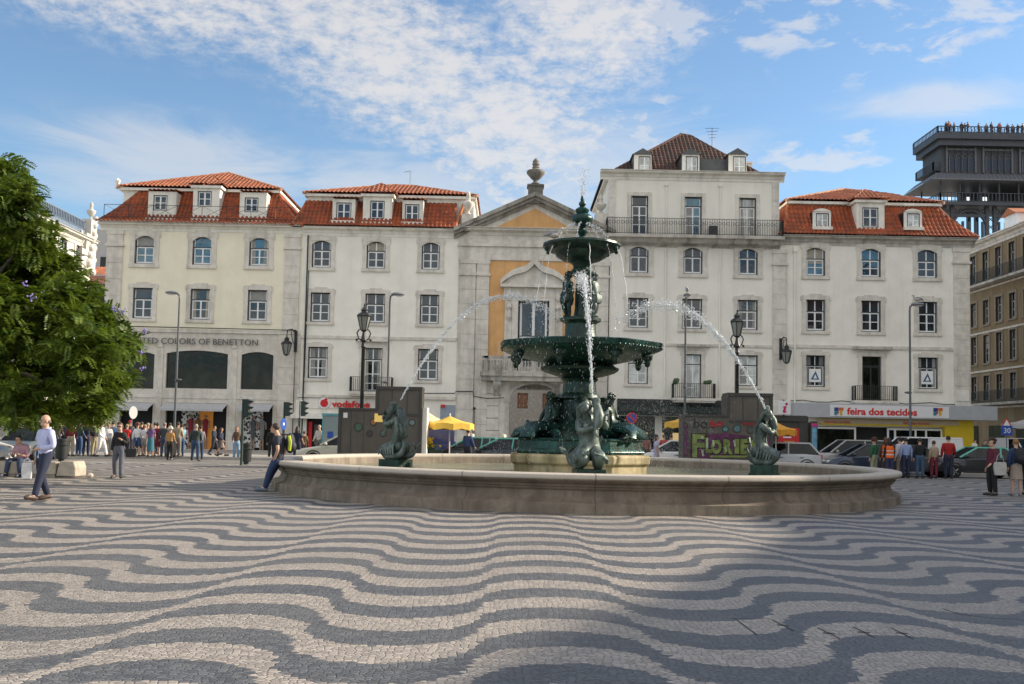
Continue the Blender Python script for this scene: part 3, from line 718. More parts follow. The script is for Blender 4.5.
def urn(mb, c, h, r):          # stone urn: pedestal not included
    k = h
    mb.lathe([(r*.55, 0), (r*.6, .05*k), (r*.28, .12*k), (r*.25, .18*k), (r*.55, .26*k), (r*.98, .42*k), (r, .50*k), (r*.95, .53*k), (r*.5, .57*k), (r*.36, .62*k), (r*.42, .66*k), (r*.3, .70*k), (r*.42, .76*k), (r*.34, .83*k), (r*.36, .88*k), (r*.2, .95*k), (.01, k)], c, 14)
# --- B3: the arch building under a pediment
def build_arch():
    xl, xr = X(457), X(609); b = thing('arch_building', 'ochre and stone building with pediment and urn on top over a street archway', 'building', (xl, FY, 0))
    xc = X(533.5, 300); half = xr-xc
    ze0, ze1 = Z(261, 534), Z(240, 534)
    win = wpx((518, 549, 301, 337)); zb = Z(373, 534)
    ar = [X(509, 420), X(559, 420)]; zsp, zt = Z(401, 534), Z(384, 534)
    win[2] = zb+.06
    q = MB(); wall_holes(q, xl, xr, 0, ze0, [tuple(win), (ar[0], ar[1], 0, zt)]); q.build('wall', stone, b)
    # arch spandrels and ring
    n = 14; cx, w2 = sum(ar)/2, (ar[1]-ar[0])/2
    A = [(cx-w2*math.cos(PI*i/n), zsp+(zt-zsp)*math.sin(PI*i/n)) for i in range(n+1)]
    s = MB(); s.prism([(ar[0]-.01, FY-.02, zt+.01)]+[(x, FY-.02, z) for x, z in A[:n//2+1]], (0, .6, 0)); s.prism([(ar[1]+.01, FY-.02, zt+.01)]+[(x, FY-.02, z) for x, z in A[:n//2-1:-1]], (0, .6, 0))
    for i in range(n):
        (x0, z0), (x1, z1) = A[i], A[i+1]; k = 1.16
        s.prism([(x0, FY-.12, z0), (x1, FY-.12, z1), (cx+(x1-cx)*k, FY-.12, zsp+(z1-zsp)*k+.0), (cx+(x0-cx)*k, FY-.12, zsp+(z0-zsp)*k)], (0, .14, 0))
    for sx in (-1, 1):
        xa = cx+sx*w2*1.0; xb = cx+sx*w2*1.16; s.box(min(xa, xb), max(xa, xb), FY-.12, FY+.02, 0.09, zsp-.12); s.box(min(xa, xb)-.06, max(xa, xb)+.06, FY-.18, FY+.02, zsp-.12, zsp+.12)
    s.build('arch', stone_d, b)
    # rusticated blocks
    for pa, pb in ((483.5, 499), (568, 583)):
        r = MB()
        for i in range(7):
            z0 = .12+i*.86; r.box(X(pa, 420)+.03, X(pb, 420)-.03, FY-.1, FY+.02, z0, z0+.80)
        r.build('quoins', stone, b, bevel=.03)
    # ochre field
    o = MB(); zo0, zo1 = Z(356.5, 534), Z(261.5, 534); xo0, xo1 = X(489, 300), X(578, 300)
    wall_holes(o, xo0, xo1, zo0, zo1, [(win[0]-.9, win[1]+.9, zo0, Z(287, 534))], FY-.03, .02); o.build('ochre_panel', ochre, b)
    for pa, pb, dp in ((459.5, 475, .22), (475.5, 488.5, .14), (579, 593, .14), (593.5, 608, .22)):
        pilaster(b, X(pa, 320), X(pb, 320), .1, ze0, dep=dp, m=stone)
    # portal window
    w = window(b, *win, sur=0, hsplit=(.50,), low=(), ob=.13, bw=.20, outer=bluefr, g=glass, name='portal_window')
    p = MB()
    for sx in (-1, 1):
        xa = win[0] if sx < 0 else win[1]; e = lambda a, c: (min(xa+sx*a, xa+sx*c), max(xa+sx*a, xa+sx*c))
        p.box(*e(0, .42), FY-.22, FY+.05, zb+.06, win[3]); p.box(*e(.42, .95), FY-.14, FY+.02, zb+.06, Z(300, 534)); p.ball((xa+sx*.62, FY-.2, Z(296, 534)), .28, 8, 6, sx=.8, sy=.6, sz=1.5); p.lathe([(.05, 0), (.2, .3), (.1, .8), (.22, 1.0), (.06, 1.3)], (xa+sx*.62, FY-.18, Z(322, 534)), 8)
    p.box(win[0]-.42, win[1]+.42, FY-.22, FY+.05, win[3], win[3]+.5); zp = Z(287.5, 534)
    x0, x1 = X(500.5, 287), X(567.5, 287); p.box(x0+.25, x1-.25, FY-.25, FY+.02, zp-.75, zp-.06); p.box(x0, x1, FY-.55, FY+.02, zp-.06, zp+.16)
    p.build('portal_surround', stone, b, bevel=.02)
    # ogee pediment over the portal
    hw = (x1-x0)/2; xm = (x0+x1)/2; H = Z(263.5, 534)-zp
    def og(t): return H*(.56*math.sin(PI/2*min(1, t*1.45))**.85 + .44*max(0, (t-.58)/.42)**2.)
    L = [(-1+i/10, og(i/10)) for i in range(11)]; L = L+[(-a, h) for a, h in L[-2::-1]]
    s = MB(); s.prism([(xm+hw*a*.97, FY-.2, zp+.16+h*.82) for a, h in L[::-1]]+[(xm-hw*.97, FY-.2, zp+.15), (xm+hw*.97, FY-.2, zp+.15)], (0, .22, 0))
    for (a, h), (c, g) in zip(L, L[1:]):
        s.prism([(xm+hw*a, FY-.5, zp+.13+h*.86), (xm+hw*c, FY-.5, zp+.13+g*.86), (xm+hw*c, FY-.5, zp+.42+g), (xm+hw*a, FY-.5, zp+.42+h)], (0, .5, 0))
    s.build('portal_pediment', stone, b)
    # balustrade
    l = MB(); xa, xb = X(482, 365), X(586, 365); l.box(xa-.1, xb+.1, FY-1.0, FY-.003, zb-.3, zb-.02); l.box(xa, xb, FY-.85, FY-.004, zb-.62, zb-.3); zt2 = Z(357.5, 534)
    l.box(xa, xb, FY-.95, FY-.72, zt2-.16, zt2); l.box(xa, xb, FY-.93, FY-.74, zb-.02, zb+.1)
    nb = 34
    for i in range(nb+1):
        x = xa+.1+(xb-xa-.2)*i/nb
        if i % 8 == 1: l.box(x-.16, x+.16, FY-.95, FY-.72, zb, zt2-.02)
        else: l.lathe([(.05, 0), (.085, .2), (.04, .45), (.06, .68)], (x, FY-.835, zb+.1), 7)
    for x in (X(497, 380), X(571, 380)): l.prism([(x-.25, FY-.003, zb-.62), (x-.25, FY-.8, zb-.62), (x-.25, FY-.75, zb-.9), (x-.25, FY-.2, zb-1.6), (x-.25, FY-.003, zb-1.7)], (.5, 0, 0))
    l.build('balustrade', stone_d, b)
    # entablature and pediment
    cornice(b, xl-.15, xr+.15, ze1, Z(229.5, 534), out=.7, m=stone, name='cornice')
    e = MB().box(xl, xr, FY-.12, FY+.02, ze0, ze1); zz = Z(247, 534); e.box(xl-.08, xr+.08, FY-.26, FY+.01, zz-.05, zz+.12); e.build('entablature', stone, b)
    za = Z(194, 534); zf = Z(230.5, 534)
    g = MB(); g.prism([(xl+.3, FY-.05, zf), (xr-.3, FY-.05, zf), (xc, FY-.05, za-.5)], (0, 1., 0)); g.build('gable', stone, b)
    g = MB(); g.poly([(X(497, 226), FY-.06, Z(227.7, 534)), (X(571, 226), FY-.06, Z(227.7, 534)), (xc, FY-.06, Z(208.5, 534))]); g.build('ochre_triangle', ochre, b)
    g = MB(); th = .72
    for sx, xe in ((-1, xl-.35), (1, xr+.35)):
        for dy, t0, t1 in ((.75, .28, 0), (.55, .5, .28), (.28, th, .5)):
            g.prism([(xe, FY-dy, zf-t0), (xc, FY-dy, za-t0), (xc, FY-dy, za-t1), (xe, FY-dy, zf-t1)], (0, dy+1.2 if dy == .75 else dy, 0))
    g.build('raking_cornice', mat('lichened_stone', (.36, .335, .295), .9, .25, 2., .9, (.11, .10, .09), .01, 20), b)
    u = MB(); ub = za-.15
    u.box(xc-.52, xc+.52, FY-.5, FY+.5, ub-.6, Z(185.5, 534)); u.box(xc-.6, xc+.6, FY-.58, FY+.58, Z(187.5, 534), Z(186, 534)); urn(u, (xc, FY, Z(185.6, 534)), Z(158, 534)-Z(185.6, 534), .65)
    u.build('crowning_urn', sooty, b, smooth=math.radians(40))
    for px, yt, yb in ((468, 189, 214), (601.5, 193, 213)):
        u = MB(); x = X(px, 200); z0, z1 = Z(yb, px), Z(yt, px); u.box(x-.42, x+.42, FY+.1, FY+.9, z0-1, z0+.02); urn(u, (x, FY+.5, z0), z1-z0, .40); u.build('urn', stone, b, smooth=math.radians(40))
    q = MB()
    q.poly([(xl, FY, 0), (xl, FY, ze1), (xl, FY+10, ze1), (xl, FY+10, 0)]); q.poly([(xr, FY, 0), (xr, FY+10, 0), (xr, FY+10, ze1), (xr, FY, ze1)])
    q.poly([(xl, FY+.9, ze1), (xl, FY+10, ze1), (xc, FY+10, za-.6), (xc, FY+.9, za-.6)][::-1]); q.poly([(xr, FY+.9, ze1), (xr, FY+10, ze1), (xc, FY+10, za-.6), (xc, FY+.9, za-.6)])
    q.poly([(ar[0], FY, 0), (ar[0], FY, zt), (ar[0], FY+9.99, zt), (ar[0], FY+9.99, 0)]); q.poly([(ar[1], FY, 0), (ar[1], FY+9.99, 0), (ar[1], FY+9.99, zt), (ar[1], FY, zt)]); q.poly([(ar[0], FY+.3, zt), (ar[1], FY+.3, zt), (ar[1], FY+9.99, zt), (ar[0], FY+9.99, zt)])
    q.poly([(xl, FY+.5, zt+.2), (xr, FY+.5, zt+.2), (xr, FY+.5, ze1), (xl, FY+.5, ze1)])
    q.poly([(xl, FY+10, zt), (xr, FY+10, zt), (xr, FY+10, ze1), (xl, FY+10, ze1)])
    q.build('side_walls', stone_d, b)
    c = MB()
    for L in (((410, 393.5), (455, 393.5), (456, 391.5), (473, 391.5), (474, 396.5), (487, 398.5), (504, 398)), ((586, 401), (606, 399))): c.tube([(X(*q), FY-.30, Z(q[1], q[0])) for q in L], .035, 5)
    c.tube([(X(474.5, 420), FY-.3, .1), (X(474.5, 410), FY-.3, Z(407.5, 474))], .03, 5); c.ball((X(474.5, 409), FY-.34, Z(408.5, 474)), .1, 7, 5); c.build('cable', iron, b)
    # street seen through the arch
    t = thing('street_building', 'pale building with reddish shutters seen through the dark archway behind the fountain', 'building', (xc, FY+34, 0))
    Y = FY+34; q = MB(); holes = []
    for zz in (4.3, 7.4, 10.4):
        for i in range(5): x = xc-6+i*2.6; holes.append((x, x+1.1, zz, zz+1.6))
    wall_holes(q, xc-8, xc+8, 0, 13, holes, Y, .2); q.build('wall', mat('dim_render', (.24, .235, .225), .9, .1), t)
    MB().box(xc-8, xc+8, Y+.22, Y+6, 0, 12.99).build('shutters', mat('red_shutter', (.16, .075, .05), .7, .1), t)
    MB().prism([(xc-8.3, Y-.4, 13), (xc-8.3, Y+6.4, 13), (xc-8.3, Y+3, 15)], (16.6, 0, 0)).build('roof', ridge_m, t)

# --- B4: tall building
def build_tall():
    xl, xr = X(608.5, 280), X(779, 280); b = thing('tall_building', 'tallest white building with brown tiled roof and long iron balcony right of the pediment', 'building', (xl, FY, 0))
    T = rows([(629.5, 648.4, 247, 273), (683.4, 702.4, 248, 274), (738.4, 757.6, 248.5, 275)])
    R5 = rows([(631, 648, 196, 234), (684.5, 701.6, 197, 235), (739, 756, 198, 236)]); z5 = Z(237.5, 690)
    R5 = [(a, c, z5+.06, e) for a, c, d, e in R5]
    R3 = rows([(628, 648, 298, 328), (682, 702, 299, 329), (737.6, 757.6, 300, 330)])
    R2 = rows([(628, 648, 354, 384), (738, 757.6, 354.5, 386)]); dr = wpx((685, 701, 354, 398.5)); dr[3] = R2[0][3]
    zc0, zc1 = Z(181, 690), Z(172.5, 690)
    sh = [(X(618, 430), X(655, 430), .1, Z(417, 690)), (X(662, 430), X(690, 430), .1, Z(417, 690)), (X(697, 430), X(726, 430), .1, Z(417, 690))]
    q = MB(); wall_holes(q, xl, xr, 0, zc0, T+R5+R3+R2+[tuple(dr)]+sh); q.build('wall', grey_pl, b)
    for w in T: window(b, *w, arch=.28, sur=.34, hsplit=(.36,), low=(), outer=bluefr)
    for i, w in enumerate(R5): window(b, *w, sur=.26, hsplit=(.24,), low=(.36, .68), outer=bluefr, vfull=0, g=glass_b if i == 1 else (glass if i == 0 else glass_c), name='balcony_door', ears=False)
    for w in R3: window(b, *w, sur=.28, hsplit=(.37,), low=(.5,), outer=iron)
    for w in R2: window(b, *w, sur=.26, hsplit=(.34,), low=(.5,), outer=iron, g=glass_c)
    window(b, *dr, sur=.26, hsplit=(.24,), low=(.3,), outer=iron, g=glass_c, name='balcony_door')
    MB().box(dr[0]-.6, dr[1]+.6, FY-.4, FY+.02, dr[3]+.5, dr[3]+.68).build('door_hood', stone_d, b, bevel=.02)
    o = balcony(b, X(672, 390), X(713, 390), Z(398.5, 690))
    for dx in (.25, 2.4): k = MB(); [k.ball((X(672, 390)+dx+random.uniform(-.2, .2), FY-.6+random.uniform(-.1, .1), Z(398.5, 690)+1.05+random.uniform(0, .2)), .14, 6, 5) for i in range(7)]; k.build('flower_pot', mat('pot_plant', (.05, .09, .03), .8, .3), o)
    # long balcony
    xa, xb = X(606, 230), X(779.5, 230); dep = .95
    s = MB().box(xa-.1, xb+.1, FY-dep-.1, FY-.003, z5-.22, z5); s.prism([(xa, FY-.004, z5-.22), (xa, FY-.8, z5-.22), (xa, FY-.6, z5-.5), (xa, FY-.15, z5-.62), (xa, FY-.004, z5-.75)], (xb-xa, 0, 0)); o = s.build('long_balcony', stone_d, b)
    r = MB(); railing(r, [(xa, FY-.03), (xa, FY-dep), (xb, FY-dep), (xb, FY-.03)], z5, 1.12, .12)
    n = 40
    for i in range(n): 
        x = xa+(xb-xa)*(i+.5)/n; pts = [Vector((x+.11*math.cos(a), FY-dep, z5+.82+.11*math.sin(a))) for a in [2*PI*k/8 for k in range(9)]]; r.tube(pts, .014, 4, False)
    r.build('railing', iron, o)
    zs = Z(345, 690); MB().box(xl, xr, FY-.09, FY+.02, zs-.1, zs+.08).build('string_course', stone, b)
    pilaster(b, X(772.5, 320), X(786, 320), .1, z5-.75, dep=.16); pilaster(b, X(608.5, 200), X(615.5, 200), z5+.01, zc0, dep=.1, cap=False); pilaster(b, X(772, 200), X(779, 200), z5+.01, zc0, dep=.1, cap=False)
    cornice(b, X(600, 180), X(784, 180), zc0, zc1, out=.6, m=trimw)
    MB().prism([(xl, FY+1, zc1), (xl, FY-.6, zc1), (xl, FY-.6, zc0), (xl, FY+.0, zc0)], (-.02, 0, 0)) 
    p = MB()
    for px in (665.5, 719.8): x = X(px, 260); p.tube([(x, FY-.08, z5-.8), (x, FY-.08, Z(395, px))], .06, 6); p.tube([(x, FY-.08, z5+.02), (x, FY-.08, zc0-.2)], .05, 6); p.box(x-.1, x+.1, FY-.2, FY-.02, zc0-.4, zc0-.2); 
    p.build('drainpipe', white_pl, b)
    MB().box(X(708, 228), X(716, 228), FY-.55, FY-.15, z5+.02, z5+.75).build('air_conditioner', greyir, b)
    # restaurant front
    f = MB(); f.box(X(617, 407), X(727, 407), FY-.2, FY-.02, Z(416, 690), Z(400, 690)); f.build('fascia', iron, b)
    awning(b, X(617, 415), X(727, 415), Z(404, 690), mat('dark_green_awning', (.012, .022, .02), .8, .05), 1.6, .6, .3)
    for w in sh: shop_glass(b, w)
    for i in range(5): MB().box(X(641+i*16, 430), X(648+i*16, 430), FY+.155, FY+.175, .9, 1.9).build('lit_menu_board', glow('warm_lit_panel', (.55, .4, .2), .4), b)
    # roof
    zr = zc1-.15
    q = hip_roof(b, X(603, 180, 1), X(771, 180, 1), 71, 82, zr, [at(681.5, 134.5, 76.5), at(689.5, 136.5, 76.5)], tile_b, mat('dark_ridge_tile', (.13, .06, .045), .85, .3, 6), ov=0)
    for (pa, pb), w in (((634, 651.5), (638.5, 650.5)), ((682, 699.5), (685.8, 698)), ((728.5, 746.5), (733, 745.8))):
        y0 = 70.75; f = lambda px, py: at(px, py, y0)
        dormer(b, f(pa, 160).x, f(pb, 160).x, zr-.1, f(pa, 154.5).z, (f(w[0], 165).x, f(w[1], 165).x, zr+.12, f(pa, 156).z), y0, 73.4, 'gable', trimw, sidem=zinc)
    q = MB(); y = 71.4; q.box(at(700, 160, y).x, at(727, 160, y).x, y, y+2.5, zr, at(710, 159, y).z); q.build('zinc_box', zinc, b)
    a = at(712, 150, 77); q = MB(); q.tube([a, a+Vector((0, 0, 1.8))], .025, 5)
    for k in range(4): q.tube([a+Vector((-.55+.1*k, 0, 1.7-.25*k)), a+Vector((.55-.1*k, 0, 1.75-.25*k))], .016, 4)
    q.build('aerial', iron, b)
    for px, y_ in ((748, 74), (590, 74)): 
        q = MB(); c = at(px, 165, y_); q.box(c.x-.3, c.x+.3, y_, y_+.8, zr, zr+2.0); q.box(c.x-.38, c.x+.38, y_-.08, y_+.88, zr+2, zr+2.12); 
        if px > 600: q.build('chimney', white_pl, b)
    body_box(b, xl, xr, zc1-.03, 12, grey_pl)

# --- B5: right building with the fabric shop
def build_right():
    xl, xr = X(779, 330), X(969.5, 330); b = thing('white_corner_building', 'white building with orange mansard roof above the yellow fabric shop', 'building', (xl, FY, 0))
    T = rows([(806, 825, 248.5, 277), (861, 880.6, 249, 277), (917, 937, 249.4, 277.5)])
    R2 = rows([(806, 825, 300, 331), (861, 880.6, 301, 332), (918, 937, 301.5, 333)])
    R3 = rows([(806, 825, 356, 387), (918, 937.6, 357, 389)]); dr = wpx((862, 881, 357, 401)); dr[3] = R3[0][3]; zb = Z(401, 872); dr[2] = zb
    zc0, zc1 = Z(246.5, 875), Z(237.5, 875)
    gr = [(X(806, 440), X(942, 440), .1, Z(427, 870))]
    q = MB(); wall_holes(q, xl, xr, 0, zc0, T+R2+R3+[tuple(dr)]+gr); q.build('wall', white_pl, b)
    for i, w in enumerate(T): window(b, *w, arch=.24, sur=.30, hsplit=(.40,), low=(.5,), g=glass_b if i < 2 else glass, sur_m=stone)
    for i, w in enumerate(R2): window(b, *w, sur=.30, hsplit=(.38,), low=(.5,), g=glass, sur_m=stone)
    blue = mat('poster_blue', (.03, .12, .22), .6, .0)
    for w in R3:
        k = window(b, *w, sur=.28, hsplit=(.34,), low=(), vfull=2, outer=iron, bw=.05)
        xm, zm = (w[0]+w[1])/2, w[2]+(w[3]-w[2])*.36
        p = MB(); p.mi(0).box(xm-.42, xm+.42, FY+.12, FY+.135, zm-.45, zm+.48); p.mi(1).prism([(xm-.3, FY+.115, zm-.28), (xm+.3, FY+.115, zm-.28), (xm+.04, FY+.115, zm+.34)], (0, .01, 0)); p.mi(0).prism([(xm-.12, FY+.108, zm-.2), (xm+.14, FY+.108, zm-.2), (xm+.03, FY+.108, zm+.1)], (0, .01, 0)); p.build('window_poster', [whitefr, blue], k)
    window(b, *dr, sur=.30, hsplit=(.22,), low=(), outer=iron, bar=iron, g=glass_d, vfull=0, name='balcony_door')
    MB().box(dr[0]-.7, dr[1]+.7, FY-.42, FY+.02, dr[3]+.45, dr[3]+.66).build('door_hood', stone_d, b, bevel=.03)
    balcony(b, X(852, 395), X(893, 395), zb)
    zs = Z(347.5, 875); MB().box(xl, xr, FY-.1, FY+.02, zs-.12, zs+.1).build('string_course', stone, b)
    pilaster(b, X(953.5, 330), X(969.5, 330), .1, zc0, dep=.14)
    cornice(b, xl, xr+.4, zc0, zc1, out=.6, m=stone_d)
    p = MB(); x = X(794.5, 320); p.tube([(x, FY-.1, Z(410, 794)), (x, FY-.1, zc0-.1)], .07, 7); p.box(x-.14, x+.14, FY-.22, FY-.03, zc0-.5, zc0-.15); p.build('drainpipe', white_pl, b)
    p = MB(); zq = Z(402.5, 875)
    pts = [(X(790, 400)+(X(969, 400)-X(790, 400))*i/14, FY-.1, zq+.07*math.sin(i*1.9)) for i in range(15)]; p.tube(pts, .03, 5); p.build('cable', iron, b)
    MB().box(X(955.5, 396), X(968, 396), FY-.18, FY-.10, Z(401, 962), Z(390, 962)).build('street_plaque', trimw, b)
    # shop
    xa, xb = X(790, 411), X(990, 411); za, zt = Z(419, 890), Z(405, 890)
    q = MB().box(xa, xb, FY-1.1, FY-.03, za, zt); q.build('canopy', mat('grey_canopy', (.40, .42, .45), .5, .05), b, bevel=.02)
    q = MB().box(X(825, 411), X(942, 411), FY-1.14, FY-1.09, za+.1, zt-.1); sg = q.build('sign_panel', mat('white_sign', (.72, .72, .74), .5, 0), b)
    red = MATS['red_sign_enamel']
    def logo(x, z, s, y, par):
        g = MB(); c = [(.02, .05, .22), (.02, .20, .30), (.62, .12, .02), (.65, .36, .02), (.45, .02, .03)]
        for i, (a, e, d, f) in enumerate(((0, .45, .5, 1), (0, .3, 0, .45), (.5, 1, .62, 1), (.62, .86, 0, .6), (.32, .48, .2, .46))): g.mi(i).box(x+a*s*1.2, x+e*s*1.2, y-.02, y+.02, z+d*s, z+f*s)
        g.build('emblem', [mat('logo_colour_%d' % i, k, .5, 0) for i, k in enumerate(c)], par)
    t = font('lettering', 'feira dos tecidos', .66, (X(841.6, 412), FY-1.15, Z(415.3, 875)), red, sg, .02, bold=.016, width=X(910.5, 412)-X(841.6, 412))
    logo(X(829, 412), Z(415.3, 834), .52, FY-1.16, sg); logo(X(926.5, 412), Z(415.8, 930), .52, FY-1.16, sg)
    yel = mat('yellow_tile', (.62, .44, .02), .5, .05)
    q = MB().box(X(819, 424), X(970, 424), FY-.5, FY-.02, Z(426, 890), za-.005); o = q.build('yellow_band', yel, b)
    s2 = MB().box(X(815, 421.5), X(955, 421.5), FY-.55, FY-.5, Z(424.5, 890), Z(420, 890)).build('second_sign', mat('dull_sign', (.45, .36, .25), .6, .05), o)
    for px in (822, 900): font('lettering', 'feira dos tecidos', .27, (X(px, 422), FY-.57, Z(423.6, 860)), red, o, .01)
    q = MB().box(X(942, 440), X(970.5, 440), FY-.5, FY-.02, .1, Z(426, 890)-.003); q.build('yellow_wall', yel, b)
    for ps in ((806, 813, 855), (888, 895, 915.5, 926, 941.5)):
        f = MB()
        for px in ps: x = X(px, 440); f.box(x-.06, x+.06, FY-.04, FY+.06, .1, Z(428, 890))
        f.box(X(ps[0], 430), X(ps[-1], 430), FY-.05, FY+.05, Z(430, 890), Z(428, 890)); f.build('shop_frame', whitefr, b)
    for pa, pb in ((806, 855), (895, 941.5)): MB().poly([(X(pa, 440), FY+.02, .1), (X(pb, 440), FY+.02, .1), (X(pb, 440), FY+.02, Z(430, 890)), (X(pa, 440), FY+.02, Z(430, 890))]).build('shop_glass', glass_d, b)
    # roofs
    A, B, C, D = mansard(b, (781, 235), (979, 236), (788, 206.5), (938.5, 207), tile_r, sag=.14, sides=(True, True))
    zu = at(870, 203, 71).z
    MB().box(X(789, 205, 1.2), X(938, 205, 1.2), 71.3, 79, C.z-2.6, zu).build('attic_wall', trimw, b)
    hip_roof(b, X(790, 203, 1.2), X(938, 203, 1.2), 71.3, 79.1, zu+.1, [at(843, 189.5, 75.2), at(866, 192, 75.2)], tile_o)
    for (pa, pb, ya, yb), w, k in (((812.6, 831, 211.5, 228), (816, 829, 213, 227), 'round'), ((856.5, 884.5, 200, 233.5), (862.3, 878.5, 207.3, 227.3), 'hip'), ((903.7, 922, 211.8, 228.5), (907, 919.8, 213.2, 227.3), 'round')):
        y0 = 69.95; f = lambda px, py: at(px, py, y0); ym = (ya+yb)/2
        dormer(b, f(pa, ym).x, f(pb, ym).x, f((pa+pb)/2, yb).z, f((pa+pb)/2, ya).z, (f(w[0], ym).x, f(w[1], ym).x, f(w[0], w[3]).z, f(w[0], w[2]).z), y0, 72.0, k, roofm=tile_o, sidem=bluefr if k == 'round' else None, wm=trimw)
    body_box(b, xl, xr, zc1-.03, 11, white_pl)
build_cream(); build_white(); build_arch(); build_tall(); build_right()

# --- the square's other sides and what shows above the roofs
def atX(px, py, x):
    d = FW + RT*((px-CX)/F) + UP*((CY-py)/F); return Vector((0, 0, HC)) + d*(x/d.x)
def build_west():
    b = thing('beige_building', 'beige building with dark windows and iron balconies at the right edge, facing the square', 'building')
    L, y = 46., 0.
    zc = atX(985, 243, 41).z; rowz = [(atX(988, 280, 41).z, atX(988, 251, 41).z), (atX(1001, 321, 41).z, atX(1001, 296, 41).z), (atX(1001, 361, 41).z, atX(1001, 332, 41).z), (atX(1001, 399, 41).z, atX(1001, 374, 41).z)]
    xs = [96-41*1000/(p-512)+0 for p in (976.5, 988, 1001, 1015)]; st = 2.3; x0 = xs[1]-3*st
    wins = []
    for j, (za, zb) in enumerate(rowz):
        for i in range(19):
            x = x0+i*st
            if 1 < x < L-1.5: wins.append((x-.52, x+.52, za, zb))
    q = MB(); wall_holes(q, 0, L, 0, zc, wins, 0); 
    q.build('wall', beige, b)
    for w in wins: window(b, *w, y=0, sur=.2, hsplit=(.3,), low=(.5,), ears=False, outer=iron, sur_m=mat('sandy_surround', (.26, .21, .145), .85, .1), bar=mat('grey_white_sash', (.35, .36, .36), .6, .05), g=glass)
    cornice(b, 0, L, zc-.5, zc+.25, y=0, out=.6, m=stone)
    s = MB()
    for za, zb in rowz: s.box(0, L, -.08, .02, za-.75, za-.6)
    s.box(0, .8, -.1, .02, 0, zc-.5); s.build('string_course', stone, b)
    for za in (rowz[0][0], rowz[3][0]):
        o = MB().box(.3, L-.3, -.8, -.003, za-.5, za-.3).build('balcony', stone_d, b)
        r = MB(); railing(r, [(.3, -.03), (.3, -.75), (L-.3, -.75), (L-.3, -.03)], za-.3, 1.0, .16); r.build('railing', iron, o)
    a = MB(); a.box(0, L, .5, 12, zc+.25, zc+.8); a.build('parapet', trimw, b)
    for x in (11.4, 15.4, 20, 25): MB().box(x, x+2.0, .9, 3, zc+.8, zc+1.9).build('attic_dormer', whitefr, b)
    r = MB()
    for x in (11.4, 15.4, 20, 25): r.prism([(x-.2, .7, zc+1.9), (x+2.2, .7, zc+1.9), (x+1.0, .7, zc+2.5)], (0, 3, 0))
    r.prism([(.2, 1.5, zc+.8), (.2, 11.5, zc+.8), (.2, 6.5, zc+2.6)], (L-.4, 0, 0)); r.build('roof', ridge_m, b)
    q = MB(); q.poly([(0, 0, 0), (0, 0, zc+.2), (0, 12, zc+.2), (0, 12, 0)]); q.poly([(L, 0, 0), (L, 12, 0), (L, 12, zc+.2), (L, 0, zc+.2)]); q.poly([(0, 12, 0), (L, 12, 0), (L, 12, zc+.2), (0, 12, zc+.2)]); q.poly([(0, .45, 0), (L, .45, 0), (L, .45, zc), (0, .45, zc)])
    q.build('side_walls', beige, b)
    for i in range(10): MB().box(1+i*4.6, 3.6+i*4.6, -.06, .02, 0.1, 3.1).build('shop_window', glass_d, b)
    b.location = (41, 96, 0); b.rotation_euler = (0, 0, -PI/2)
    return b
west = build_west()
def shade_row():
    # the rest of the square's west side, beyond the right edge of the photograph; their roofs throw the shade on the right of the plaza
    for y1, y0, h, rh, hip, lab in ((49.9, 27.1, 17.2, .8, 0, 'long beige terrace on the west side, next to the iron balconies'), (27, -14, 17.0, 7.1, 14.5, 'tall hip roofed terrace nearest the viewer on the west side')):
        b = thing('plaza_side_building', lab, 'building', (41, y1, 0))
        L = y1-y0; q = MB(); holes = []
        for k in range(int(L/3)):
            for z in range(5):
                zz = 1+z*3.4
                if zz+2 < h-.6: holes.append((1+k*3, 2.2+k*3, zz, zz+2))
        wall_holes(q, 0, L, 0, h, holes, 0); q.build('wall', beige, b, local=True)
        MB().box(0, L, .4, 14, 0, h).build('side_walls', beige, b, local=True)
        r0, r1 = Vector((hip, 5, h+rh)), Vector((L, 5, h+rh)); A, B, C, D = Vector((0, -.5, h)), Vector((L, -.5, h)), Vector((L, 14, h)), Vector((0, 14, h))
        m = MB(); tile_face(m, A, B, r1, r0); tile_face(m, C, D, r0, r1)
        if hip: tile_face(m, D, A, r0, r0)
        m.build('roof', tile_o, b, local=True)
        b.rotation_euler = (0, 0, -PI/2)
shade_row()
